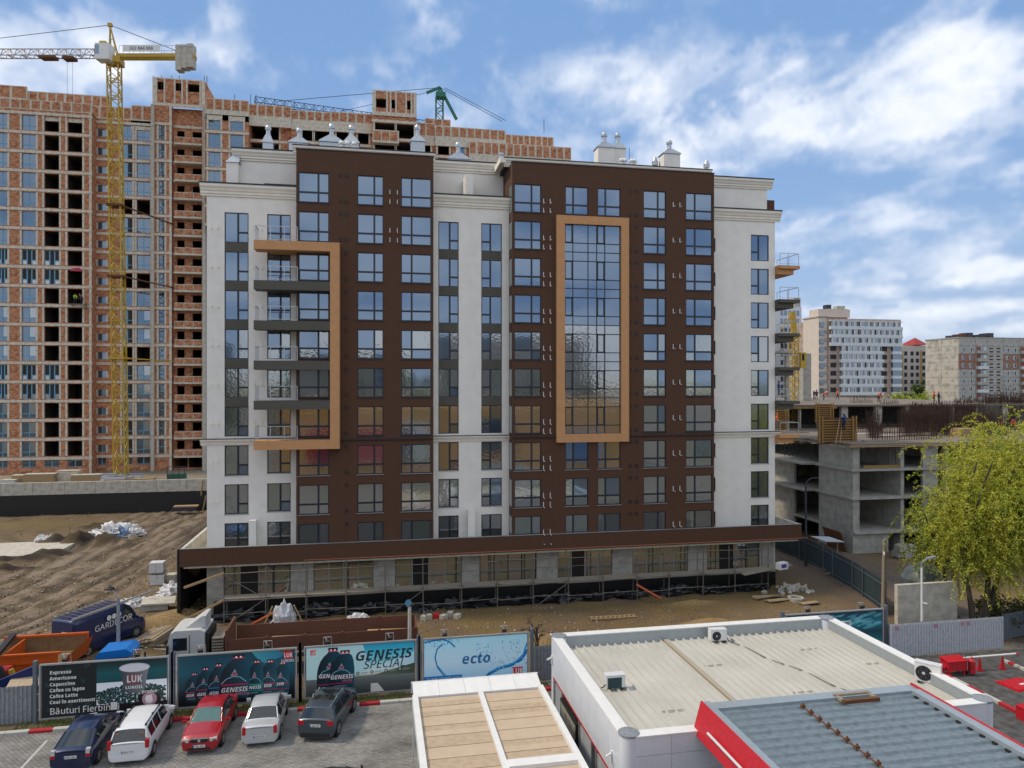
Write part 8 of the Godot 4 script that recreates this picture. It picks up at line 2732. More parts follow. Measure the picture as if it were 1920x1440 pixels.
	var Pl := thing("plank_stack", "thick stack of grey planks behind the blue van", "planks", p)
	for j in 6:
		for i in 6: tilt_box(Pl, "plank", Vector3(-0.6 + i * 0.24 + rng.randf_range(-0.03, 0.03), 0.06 + j * 0.11, rng.randf_range(-0.25, 0.25)), Vector3(0.2, 0.09, 2.6), M.timber_grey if (i + j) % 3 else M.timber, 0.12 - 0.35)
	p = at_ground(283, 1180)
	var Fr := thing("steel_frames", "flat bundle of grey steel frames beside the plank stack", "frames", p)
	for i in 4: tilt_box(Fr, "frame", Vector3(0.1 * i, 0.12 + i * 0.1, -0.05 * i), Vector3(2.8, 0.07, 0.9 - 0.1 * i), M.fence_grey, 0.15)
	for i in 5:
		p = at_ground([262, 270, 345, 258, 312][i], [1208, 1214, 1188, 1200, 1222][i])
		var o := MB.new()
		o.tbox(Transform3D(Basis(Vector3.UP, [0.1, -0.2, 0.5, 0.25, -0.4][i]), p + Vector3(0, 0.12, 0)), Vector3(2.6, 0.07, 0.2))
		tag(part("loose_plank", o, M.timber_grey, self), ["loose plank by the rear wheel of the blue van", "loose plank poking out from the front of the grey plank stack", "loose plank beside the lorry cab", "loose plank by the front wheel of the blue van", "loose plank behind the blue tractor"][i], "plank", "loose planks beside the van")
	# sheeting and pipes along the plinth
	var xs := [440, 520, 600, 700, 780, 860, 960, 1040, 1110, 1180, 1260, 1340, 1405]
	var Sk := thing("black_sheeting", "long crumpled black sheeting at the foot of the tarred plinth", "sheeting", Vector3(11, -0.85, -56.4))
	for i in xs.size(): part("fold", crumple(Vector3(gx(xs[i], 56.4), -0.85, -56.4), 2.2, 0.55 + 0.25 * rng.randf(), 0.7, 100 + i, 0.55), M.sheet_black, Sk)
	for k in [[[470, 1172], [515, 1148], 55.2, "orange drain pipe lying by the plinth behind the brown lorry"], [[1193, 1096], [1240, 1123], 55.0, "orange drain pipe sloping down from the scaffold"]]:
		var a := Vector3(gx(k[0][0], k[2]), wy(k[0][0], k[0][1], k[2]), -k[2])
		var b := Vector3(gx(k[1][0], k[2] - 0.8), wy(k[1][0], k[1][1], k[2] - 0.8), -k[2] + 0.8)
		var mb := MB.new()
		mb.tube(a, b, 0.1, 0.1, 10)
		tag(part("drain_pipe", mb, mat("pipe_orange_%d" % k[0][0], lin(0.42, 0.08, 0.02), 0.5), self), k[3], "pipe")
	p = at_ground(533, 1172) + Vector3(0, 0, 0.3)
	var Pk := thing("wrapped_pallet", "tall grey plastic wrapped pallet behind the brown lorry", "pallet", Vector3(gx(533, 54.0), -0.7, -54.0))
	part("wrapping", crumple(Vector3(gx(533, 54.0), -0.7, -54.0), 0.85, 1.75, 0.7, 130, 0.25), M.fence_white, Pk)
	for s in [-1, 1]:
		var mb := MB.new()
		mb.bar(Vector3(gx(533, 54.0) + s * 1.5, -0.7, -53.6), Vector3(gx(533, 54.0) + s * 0.75, 1.0, -53.4), 0.1)
		part("prop", mb, M.timber, Pk)
	tag(part("white_sack", crumple(Vector3(gx(672, 53.8), -0.7, -53.8), 0.9, 0.75, 0.6, 131, 0.3), wrap, self), "large pale sack beside the scaffold behind the lorry", "sack")
	# white blocks in a row by the plinth
	for i in 9:
		var px: float = [728, 738, 749, 795, 803, 819, 831, 845, 857][i]
		var at := Vector3(gx(px, 53.6), -0.75, -53.6 + rng.randf_range(-0.4, 0.4))
		var o := MB.new()
		o.tbox(Transform3D(Basis(Vector3.UP, rng.randf() * 1.5), at + Vector3(0, 0.2, 0)), Vector3(0.5, 0.42, 0.4))
		tag(part("block", o, M.red_paint if i == 5 else M.concrete_pale, self), "red crate among the pale blocks below the scaffold" if i == 5 else "pale concrete block on the ground below the scaffold", "crate" if i == 5 else "block", "" if i == 5 else "pale blocks below the scaffold")
	# right end: white box, rubble, ring and planks
	p = Vector3(gx(1466, 54.4), 1.45, -54.4)
	var Wb := thing("cardboard_box", "white and blue box on the scaffold landing", "box", p)
	tilt_box(Wb, "box", Vector3(0, 0.28, 0), Vector3(0.95, 0.56, 0.5), M.white_paint, 0.3)
	tilt_box(Wb, "print", Vector3(-0.02, 0.3, 0.01), Vector3(0.6, 0.3, 0.52), mat("box_blue", lin(0.05, 0.05, 0.3), 0.6), 0.3)
	p = at_ground(1483, 1108)
	var Rb := thing("rubble_heap", "heap of pale broken concrete beside the scaffold's right end", "rubble", p)
	for i in 46:
		var o := MB.new()
		var q := p + Vector3(rng.randfn(0, 0.9), absf(rng.randfn(0.12, 0.12)), rng.randfn(0, 0.5))
		o.tbox(Transform3D(Basis(Vector3(rng.randf(), 1, rng.randf()).normalized(), rng.randf() * 3), q), Vector3(rng.randf_range(0.2, 0.5), rng.randf_range(0.1, 0.25), rng.randf_range(0.2, 0.4)))
		part("chunk", o, M.concrete_pale, Rb)
	p = at_ground(1492, 1127)
	var ring := MB.new()
	ring.lathe(p, [Vector2(0.42, 0.32), Vector2(0.42, 0.0), Vector2(0.62, 0.0), Vector2(0.62, 0.32), Vector2(0.42, 0.32)], 22)
	tag(part("concrete_ring", ring, M.concrete_pale, self), "round concrete shaft ring lying on the ground", "ring")
	for k in [[1460, 1128, 2.0, "stacked planks left of the concrete ring"], [1520, 1133, 1.6, "planks right of the concrete ring"], [1440, 1121, 2.6, "pale sheets lying under the scaffold's end"]]:
		p = at_ground(k[0], k[1])
		var Ps := thing("plank_pile", k[3], "planks", p)
		for i in 4: tilt_box(Ps, "plank", Vector3(rng.randf_range(-0.2, 0.2), 0.08 + (i / 2) * 0.08, -0.3 + i * 0.18), Vector3(k[2], 0.06, 0.2), M.timber_grey if i % 2 else M.timber, rng.randf_range(-0.2, 0.2))
	# small litter too fine to count
	var lit := MB.new()
	lit.use_col = true
	for i in 650:
		var px := rng.randf_range(760, 1560)
		var py := rng.randf_range(1138, 1200)
		if rng.randf() < 0.3: 
			px = rng.randf_range(240, 420)
			py = rng.randf_range(1085, 1200)
		var q := at_ground(px, py) + Vector3(0, 0.05, 0)
		if q.z > -40.8: continue
		var sz := rng.randf_range(0.04, 0.13)
		var g := rng.randf()
		lit.col = Color(0.20, 0.16, 0.11).lerp(Color(0.42, 0.40, 0.37), g * g * g) if g > 0.25 else Color(0.2, 0.15, 0.1)
		if rng.randf() < 0.03: lit.col = Color(0.45, 0.06, 0.03)
		lit.tbox(Transform3D(Basis(Vector3(rng.randf(), 1, rng.randf()).normalized(), rng.randf() * 6), q), Vector3(sz, sz * 0.4, sz * rng.randf_range(0.4, 1.2)))
	var lm := mat("litter", Color(1, 1, 1), 0.8)
	lm.vertex_color_use_as_albedo = true
	var lo := part("litter", lit, lm, self)
	lo.set_meta("label", "small stones and scraps scattered over the building site")
	lo.set_meta("category", "litter")
	stuff(lo)
	# clods and stones on the haul road
	var cl := MB.new()
	cl.use_col = true
	for i in 1500:
		var q := at_ground(rng.randf_range(-20, 385), rng.randf_range(962, 1190))
		if q.z < -108.5 or q.x > -13.5: continue
		var sz := rng.randf_range(0.05, 0.18)
		var v := rng.randf()
		cl.col = Color(0.14, 0.10, 0.065).lerp(Color(0.33, 0.26, 0.18), v)
		cl.tbox(Transform3D(Basis(Vector3(rng.randf(), 1, rng.randf()).normalized(), rng.randf() * 6), q + Vector3(0, 0.02, 0)), Vector3(sz, sz * 0.5, sz))
	var co := part("clods", cl, lm, self)
	co.set_meta("label", "clods of earth scattered over the haul road")
	co.set_meta("category", "earth")
	stuff(co)
	# right side: block wall, tank, leaning board, blocks
	var D := 41.0
	var Cw := thing("concrete_block_wall", "free-standing wall of big smooth concrete panels", "wall", Vector3(gx(1735, D), 0, -D))
	var xa := gx(1683, D)
	var xb := gx(1795, D)
	for r in [[0.0, 1.55], [1.56, 3.05], [3.06, 3.8]]:
		for i in 2: pbox("panel", Vector3(lerpf(xa, xb, i / 2.0) + 0.008, r[0], -D), Vector3(lerpf(xa, xb, (i + 1) / 2.0) - 0.008, r[1], -D - 0.3), M.concrete_pale, Cw)
	p = Vector3(gx(1733, 47), 0, -47)
	var tk := MB.new()
	tk.lathe(p, [Vector2(1.7, 0), Vector2(1.7, 1.6), Vector2(1.6, 2.3), Vector2(1.25, 2.95), Vector2(0.65, 3.35), Vector2(0, 3.45)], 24)
	tag(part("storage_tank", tk, mat("tank_grey", lin(0.12, 0.15, 0.16), 0.4, 0.3, M.concrete.albedo_texture, 0.3), self), "domed grey tank behind the concrete panel wall", "tank")
	p = Vector3(46.2, 0.0, -65.8)
	var rb := MB.new()
	rb.tbox(Transform3D(Basis(Vector3.UP, PI / 2) * Basis(Vector3.RIGHT, -0.3), p + Vector3(0.2, 0.95, 0)), Vector3(3.0, 2.2, 0.08))
	tag(part("shuttering_board", rb, M.rust, self), "rusty brown shuttering board leaning on the concrete frame", "board")
	for i in 6:
		var at := Vector3(gx(1672 + (i % 3) * 9, 62.0), (i / 3) * 0.62, -62.0 + (i % 2) * 0.3)
		var o := MB.new()
		o.box(at, at + Vector3(0.75, 0.6, 0.9))
		tag(part("foundation_block", o, M.concrete, self), "grey foundation block piled before the concrete frame", "block", "foundation blocks before the frame")
	# tin roof over the hoarding
	p = at_ground(1552, 1062)
	var Tn := thing("tin_shelter", "small tilted tin roof on posts by the teal hoarding", "shelter", p)
	tilt_box(Tn, "roof_sheet", Vector3(0, 2.55, 0), Vector3(2.6, 0.05, 1.7), M.fence_white, 0.3, 0.1, -0.12)
	for x in [-1.0, 1.0]: node("post", box_mesh(Vector3(0.1, 2.5, 0.1)), M.timber_grey, Tn, Vector3(x, 1.25, 0))
	var Ts := thing("timber_scraps", "strewn timber scraps behind the teal hoarding", "timber", at_ground(1605, 1095))
	for i in 8:
		p = at_ground(1575 + i * 9, 1082 + i * 4)
		var o := MB.new()
		o.tbox(Transform3D(Basis(Vector3.UP, rng.randf() * 2), p + Vector3(0, 0.12, -1.6)), Vector3(1.6, 0.1, 0.2))
		part("scrap", o, M.timber_grey, Ts)

# ---------- trees ----------
func limb(mb: MB, a: Vector3, b: Vector3, ra: float, rb: float, bend: Vector3, n := 6) -> void:
	var p := a
	for i in n:
		var t := (i + 1.0) / n
		var q := a.lerp(b, t) + bend * sin(t * PI) 
		mb.tube(p, q, lerpf(ra, rb, float(i) / n), lerpf(ra, rb, t), 7, false)
		p = q
func willow(label: String, base: Vector3, h: float, spread: float, strands: int, seed_: int, c0: Color, c1: Color, lean := Vector3.ZERO, forks := []) -> void:
	rng.seed = seed_
	var T := thing("willow_tree", label, "tree", base)
	var wood := MB.new()
	var tips := []
	if forks.is_empty(): forks = [[Vector3(0.3, h * 0.45, 0), 0.32]]
	for f in forks:
		var top: Vector3 = base + f[0]
		limb(wood, base + Vector3(signf(f[0].x) * 0.15, -0.2, 0), top, f[1], f[1] * 0.65, Vector3(0.15, 0, 0.1))
		for k in 9:
			var a := rng.randf() * TAU
			var e := top + Vector3(cos(a) * spread * rng.randf_range(0.3, 0.8), h * rng.randf_range(0.2, 0.5), sin(a) * spread * rng.randf_range(0.3, 0.8)) + lean
			e.y = minf(e.y, base.y + h)
			limb(wood, top, e, f[1] * 0.4, 0.05, Vector3(cos(a), 0.7, sin(a)) * 0.5)
			tips.append([top, e])
	var leaves := MB.new()
	leaves.use_col = true
	for s in strands:
		var t: Array = tips[rng.randi() % tips.size()]
		var p: Vector3 = (t[0] as Vector3).lerp(t[1], rng.randf_range(0.15, 1.0)) + Vector3(rng.randfn(0, spread * 0.22), rng.randfn(0, 0.9), rng.randfn(0, spread * 0.22))
		var a := rng.randf() * TAU
		var v := Vector3(cos(a) * 0.5, rng.randf_range(0.1, 1.2), sin(a) * 0.5)
		var L := rng.randf_range(0.8, 3.3)
		var n := int(L / 0.11)
		var tone := rng.randf()
		var tint := c0.lerp(c1, tone)
		var q := p
		for i in n:
			v = (v + Vector3(rng.randfn(0, 0.09), -0.135, rng.randfn(0, 0.09))).normalized()
			var r := q + v * 0.11
			if i % 3 == 0 and s % 3 == 0: wood.tube(q, q + v * 0.33, 0.010, 0.008, 3, false)
			q = r
			for side in 2:
				var w := v.cross(Vector3(rng.randfn(), rng.randfn(), rng.randfn())).normalized()
				var d := (w * 0.8 + v * 0.6).normalized()
				var e := d.cross(Vector3(rng.randfn(), rng.randfn(), rng.randfn())).normalized() * 0.03
				leaves.col = tint.lerp(c1, rng.randf() * 0.35) * rng.randf_range(0.8, 1.15)
				leaves.quad(r - e, r + d * 0.09 - e * 1.1, r + d * 0.20, r + d * 0.09 + e * 1.1)
	part("trunk", wood, M.bark, T)
	part("crown", leaves, M.leaf, T)
func round_tree(label: String, base: Vector3, h: float, r: float, n: int, seed_: int, c0: Color, c1: Color, called := "tree", bare := false, leaf := 0.14) -> void:
	rng.seed = seed_
	var T := thing(called, label, "tree" if called != "shrub" else "shrub", base, "roadside trees" if label.begins_with("roadside") else "")
	var wood := MB.new()
	limb(wood, base + Vector3(0, -0.2, 0), base + Vector3(0.1, h * 0.5, 0), r * 0.07 + 0.04, r * 0.05 + 0.02, Vector3(0.1, 0, 0.05))
	var leaves := MB.new()
	leaves.use_col = true
	var clumps := []
	for k in (int(10 * r) if bare else 26):
		var d := Vector3(rng.randfn(), rng.randfn(), rng.randfn()).normalized() * pow(rng.randf(), 0.4)
		var c := base + Vector3(d.x * r, h * 0.6 + d.y * h * 0.38, d.z * r)
		limb(wood, base + Vector3(0.1, h * rng.randf_range(0.25, 0.5), 0), c, r * 0.03 + 0.015, 0.01, Vector3(0, 0.3, 0), 4)
		if bare:
			for q in 7: limb(wood, c, c + Vector3(rng.randfn(), rng.randf() * 1.5, rng.randfn()) * r * 0.18, 0.018, 0.008, Vector3.ZERO, 2)
		clumps.append(c)
	if not bare:
		for i in n:
			var c: Vector3 = clumps[rng.randi() % clumps.size()]
			var p := c + Vector3(rng.randfn(), rng.randfn() * 0.8, rng.randfn()) * r * 0.17
			var d := Vector3(rng.randfn(), rng.randfn(), rng.randfn()).normalized()
			var e := d.cross(Vector3(rng.randfn(), rng.randfn(), rng.randfn())).normalized() * leaf * 0.5
			leaves.col = c0.lerp(c1, rng.randf()) * rng.randf_range(0.75, 1.2)
			leaves.quad(p - d * leaf, p + e, p + d * leaf, p - e)
		part("crown", leaves, M.leaf, T)
	part("trunk", wood, M.bark, T)
func trees() -> void:
	mat("bark", lin(0.075, 0.062, 0.045), 0.95, 0, M.timber.albedo_texture, 1.5)
	var lf := mat("leaf", Color(1, 1, 1), 0.7)
	lf.vertex_color_use_as_albedo = true
	lf.backlight_enabled = true
	lf.backlight = lin(0.5, 0.5, 0.3)
	var b := gp(1829, 1197)
	willow("tall yellow-green willow with twin trunks beside the concrete panel wall", b, 15.4, 4.8, 3600, 301, Color(0.27, 0.35, 0.03), Color(0.52, 0.49, 0.06), Vector3(2.6, 0.6, 0), [[Vector3(-0.7, 5.0, -0.4), 0.21], [Vector3(1.6, 4.4, -0.6), 0.24], [Vector3(3.8, 6.4, -1.4), 0.2]])
	willow("bright green willow behind the dark ribbed fence", b + Vector3(7.0, 0, 2.0), 13.6, 4.2, 1100, 302, Color(0.18, 0.33, 0.03), Color(0.36, 0.42, 0.05), Vector3(0.2, 0, 0), [[Vector3(-0.2, 6.8, 0), 0.3], [Vector3(-1.2, 5.5, 0.5), 0.22]])
	willow("sparse young willow against the concrete frame", b + Vector3(1.4, 0, -4.0), 10.0, 2.6, 420, 303, Color(0.17, 0.25, 0.03), Color(0.30, 0.33, 0.05), Vector3(-0.5, 0, 0), [[Vector3(-0.4, 4.2, 0), 0.16]])
	# shrubs at the foot
	for i in 5: round_tree(["low dark shrub at the foot of the twin trunks", "thin shrub between the willows", "dull green shrub behind the white fence end", "shrub behind the dark fence", "scrub left of the twin trunks"][i], b + Vector3([-1.2, 2.6, 4.2, 6.0, -2.6][i], 0, [-1.5, -1.0, -0.5, 0.4, -2.5][i]), [1.8, 2.4, 2.2, 2.0, 2.6][i], [1.2, 1.4, 1.5, 1.4, 1.1][i], 900, 320 + i, Color(0.05, 0.07, 0.02), Color(0.13, 0.14, 0.04), "shrub")
	round_tree("yellow-green bush crown beyond the concrete decks", Vector3(gx(1715, 150), 0, -150), 16.6, 6.6, 7000, 330, Color(0.20, 0.28, 0.02), Color(0.36, 0.38, 0.04), "tree", false, 0.35)
	round_tree("bare grey tree before the panel block", Vector3(gx(1895, 165), 0, -165), 19.5, 6.0, 0, 331, Color(), Color(), "tree", true)
	round_tree("bare grey tree at the right edge before the panel block", Vector3(gx(1930, 158), 0, -158), 19.0, 5.5, 0, 332, Color(), Color(), "tree", true)
	round_tree("small bare tree beside the stained gable", Vector3(gx(1852, 172), 0, -172), 15.5, 4.5, 0, 333, Color(), Color(), "tree", true)
	round_tree("dark green tree before the cream block", Vector3(gx(1725, 235), 0, -235), 20.0, 4.0, 2600, 334, Color(0.06, 0.10, 0.04), Color(0.12, 0.16, 0.06), "tree", false, 0.4)
	# thin bare sapling by the shop corner
	round_tree("thin bare sapling behind the grey fence by the shop", Vector3(gx(1003, 41.5), 0, -41.5), 4.2, 1.0, 0, 335, Color(), Color(), "shrub", true)
	# woods along the horizon
	rng.seed = 340
	var wm := MB.new()
	wm.use_col = true
	for i in 9000:
		var px := rng.randf_range(1380, 2100)
		var D := rng.randf_range(380, 620)
		var x := gx(px, D)
		var hh := 9.0 + 4.0 * sin(px * 0.03) + rng.randf() * 5.0
		var p := Vector3(x, rng.randf() * hh, -D)
		var d := Vector3(rng.randfn(), rng.randfn(), rng.randfn()).normalized()
		var e := d.cross(Vector3(rng.randfn(), rng.randfn(), rng.randfn())).normalized()
		wm.col = Color(0.05, 0.07, 0.035).lerp(Color(0.12, 0.13, 0.05), rng.randf())
		wm.quad(p - d * 1.8, p + e * 1.4, p + d * 1.8, p - e * 1.4)
	var wo := part("distant_woods", wm, M.leaf, self)
	wo.set_meta("label", "dark band of distant woods along the horizon")
	wo.set_meta("category", "woods")
	stuff(wo)

# ---------- people ----------
var bodies := {}
func body_field(pose: String) -> Array:     # [mesh vertices, normals, region of every vertex, triangles]
	# joints: lists of [a, b, radius a, radius b, region]
	var J := []
	var hip := Vector3(0, 0.92, 0)
	var neck := Vector3(0, 1.44, 0)
	var head := Vector3(0, 1.62, 0.02)
	var bend := 0.0
	var arms := [[Vector3(-0.24, 1.14, 0.02), Vector3(-0.25, 0.90, 0.12)], [Vector3(0.24, 1.14, 0.02), Vector3(0.25, 0.90, 0.12)]]
	var legs := [[Vector3(-0.12, 0.5, 0.03), Vector3(-0.13, 0.07, 0.0)], [Vector3(0.12, 0.5, 0.03), Vector3(0.14, 0.07, 0.02)]]
	if pose == "bent":
		neck = Vector3(0, 1.25, 0.38)
		head = Vector3(0, 1.33, 0.55)
		arms = [[Vector3(-0.22, 0.98, 0.5), Vector3(-0.16, 0.74, 0.56)], [Vector3(0.22, 0.98, 0.5), Vector3(0.16, 0.74, 0.56)]]
		legs = [[Vector3(-0.13, 0.5, 0.12), Vector3(-0.14, 0.07, -0.02)], [Vector3(0.13, 0.5, 0.12), Vector3(0.15, 0.07, 0.02)]]
	elif pose == "work":
		arms = [[Vector3(-0.27, 1.18, 0.08), Vector3(-0.16, 1.12, 0.34)], [Vector3(0.27, 1.18, 0.08), Vector3(0.14, 1.14, 0.36)]]
	elif pose == "climb":
		arms = [[Vector3(-0.30, 1.5, 0.16), Vector3(-0.28, 1.72, 0.30)], [Vector3(0.30, 1.3, 0.14), Vector3(0.30, 1.45, 0.32)]]
		legs = [[Vector3(-0.16, 0.62, 0.24), Vector3(-0.16, 0.27, 0.1)], [Vector3(0.12, 0.5, 0.05), Vector3(0.14, 0.07, 0.0)]]
	elif pose == "step":
		legs = [[Vector3(-0.12, 0.5, 0.14), Vector3(-0.13, 0.07, 0.20)], [Vector3(0.12, 0.5, -0.02), Vector3(0.13, 0.09, -0.24)]]
		arms = [[Vector3(-0.26, 1.15, -0.06), Vector3(-0.24, 0.93, 0.06)], [Vector3(0.26, 1.15, 0.08), Vector3(0.22, 0.96, 0.24)]]
	var chest := hip.lerp(neck, 0.72)
	J.append([hip, hip.lerp(neck, 0.4), 0.155, 0.15, 1])
	J.append([hip.lerp(neck, 0.4), chest, 0.15, 0.17, 1])
	J.append([chest, neck, 0.15, 0.07, 1])
	J.append([neck, head, 0.055, 0.06, 3])
	J.append([head + Vector3(0, -0.06, 0.01), head + Vector3(0, 0.05, 0), 0.08, 0.095, 3])
	J.append([head + Vector3(0, 0.075, -0.005), head + Vector3(0, 0.10, -0.005), 0.125, 0.10, 4])
	for i in 2:
		var s := -1.0 if i == 0 else 1.0
		var sh := chest.lerp(neck, 0.45) + Vector3(s * 0.185, 0, 0)
		J.append([chest.lerp(neck, 0.4), sh, 0.10, 0.075, 1])
		J.append([sh, arms[i][0], 0.068, 0.052, 5])
		J.append([arms[i][0], arms[i][1], 0.05, 0.037, 5])
		var d: Vector3 = (arms[i][1] - arms[i][0]).normalized()
		J.append([arms[i][1], arms[i][1] + d * 0.10, 0.036, 0.028, 3])
		J.append([hip + Vector3(s * 0.09, -0.02, 0), legs[i][0], 0.105, 0.07, 2])
		J.append([legs[i][0], legs[i][1], 0.068, 0.048, 2])
		J.append([legs[i][1] + Vector3(0, -0.02, -0.04), legs[i][1] + Vector3(0, -0.03, 0.14), 0.05, 0.042, 6])
	var cell := 0.042
	var lo := Vector3(-0.46, -0.02, -0.42)
	var dim := Vector3i(22, 46, 27)
	var val := PackedFloat32Array()
	val.resize(dim.x * dim.y * dim.z)
	val.fill(1.0)
	var reg := PackedByteArray()
	reg.resize(val.size())
	var near := PackedFloat32Array()
	near.resize(val.size())
	near.fill(1.0)
	for b in J:
		var mn: Vector3 = (b[0] as Vector3).min(b[1]) - Vector3.ONE * (maxf(b[2], b[3]) + 0.13) - lo
		var mx: Vector3 = (b[0] as Vector3).max(b[1]) + Vector3.ONE * (maxf(b[2], b[3]) + 0.13) - lo
		var ab: Vector3 = b[1] - b[0]
		var ll := maxf(ab.length_squared(), 1e-5)
		for k in range(maxi(0, int(mn.z / cell)), mini(dim.z, int(mx.z / cell) + 2)):
			for j in range(maxi(0, int(mn.y / cell)), mini(dim.y, int(mx.y / cell) + 2)):
				for i in range(maxi(0, int(mn.x / cell)), mini(dim.x, int(mx.x / cell) + 2)):
					var p := lo + Vector3(i, j, k) * cell
					var t := clampf((p - b[0]).dot(ab) / ll, 0.0, 1.0)
					var d: float = p.distance_to(b[0] + ab * t) - lerpf(b[2], b[3], t)
					var at := (k * dim.y + j) * dim.x + i
					var o := val[at]
					var h := clampf(0.5 + 0.5 * (o - d) / 0.05, 0.0, 1.0)
					val[at] = lerpf(o, d, h) - 0.05 * h * (1.0 - h)
					if d < near[at]:
						near[at] = d
						reg[at] = b[4]
	var index := {}
	var V := PackedVector3Array()
	var R := PackedByteArray()
	for k in dim.z - 1:
		for j in dim.y - 1:
			for i in dim.x - 1:
				var s := Vector3.ZERO
				var n := 0
				var c := []
				for q in 8: c.append(val[((k + (q >> 2)) * dim.y + j + ((q >> 1) & 1)) * dim.x + i + (q & 1)])
				var neg := 0
				for q in 8: neg += 1 if c[q] < 0 else 0
				if neg == 0 or neg == 8: continue
				for e in [[0, 1], [2, 3], [4, 5], [6, 7], [0, 2], [1, 3], [4, 6], [5, 7], [0, 4], [1, 5], [2, 6], [3, 7]]:
					var a: float = c[e[0]]
					var b2: float = c[e[1]]
					if (a < 0) != (b2 < 0):
						var t := a / (a - b2)
						s += Vector3(e[0] & 1, (e[0] >> 1) & 1, e[0] >> 2).lerp(Vector3(e[1] & 1, (e[1] >> 1) & 1, e[1] >> 2), t)
						n += 1
				index[(k * dim.y + j) * dim.x + i] = V.size()
				V.append(lo + (Vector3(i, j, k) + s / n) * cell)
				R.append(reg[(k * dim.y + j) * dim.x + i])
	var tris := PackedInt32Array()
	var step := [1, dim.x, dim.x * dim.y]
	for key in index:
		for ax in 3:
			var nb: int = key + step[ax]
			if nb >= val.size() or (val[key] < 0) == (val[nb] < 0): continue
			var u: int = step[(ax + 1) % 3]
			var w: int = step[(ax + 2) % 3]
			var q := [key, key - u, key - u - w, key - w]
			if not (index.has(q[1]) and index.has(q[2]) and index.has(q[3])): continue
			if val[key] < 0: tris.append_array([index[q[0]], index[q[2]], index[q[1]], index[q[0]], index[q[3]], index[q[2]]])
			else: tris.append_array([index[q[0]], index[q[1]], index[q[2]], index[q[0]], index[q[2]], index[q[3]]])
	var N := PackedVector3Array()
	N.resize(V.size())
	for i in range(0, tris.size(), 3):
		var m := (V[tris[i + 2]] - V[tris[i]]).cross(V[tris[i + 1]] - V[tris[i]])
		for q in 3: N[tris[i + q]] += m
	for i in N.size(): N[i] = N[i].normalized()
	return [V, N, R, tris]
func person(label: String, at: Vector3, turn: float, pose: String, vest: Color, trousers: Color, helmet: Color, sleeve: Color) -> void:
	if not bodies.has(pose): bodies[pose] = body_field(pose)
	var b: Array = bodies[pose]
	var cols := PackedColorArray()
	var tones := {0: vest, 1: vest, 2: trousers, 3: Color(0.35, 0.20, 0.14), 4: helmet, 5: sleeve, 6: Color(0.03, 0.025, 0.02)}
	for r in b[2]: cols.append(tones[r])
	var a := []
	a.resize(Mesh.ARRAY_MAX)
	a[Mesh.ARRAY_VERTEX] = b[0]
	a[Mesh.ARRAY_NORMAL] = b[1]
	a[Mesh.ARRAY_COLOR] = cols
	a[Mesh.ARRAY_INDEX] = b[3]
	var m := ArrayMesh.new()
	m.add_surface_from_arrays(Mesh.PRIMITIVE_TRIANGLES, a)
	if not M.has("cloth"):
		var c := mat("cloth", Color(1, 1, 1), 0.85)
		c.vertex_color_use_as_albedo = true
	var o := node("person", m, M.cloth, self, at)
	o.rotation.y = turn
	tag(o, label, "person", "workers on the building site")
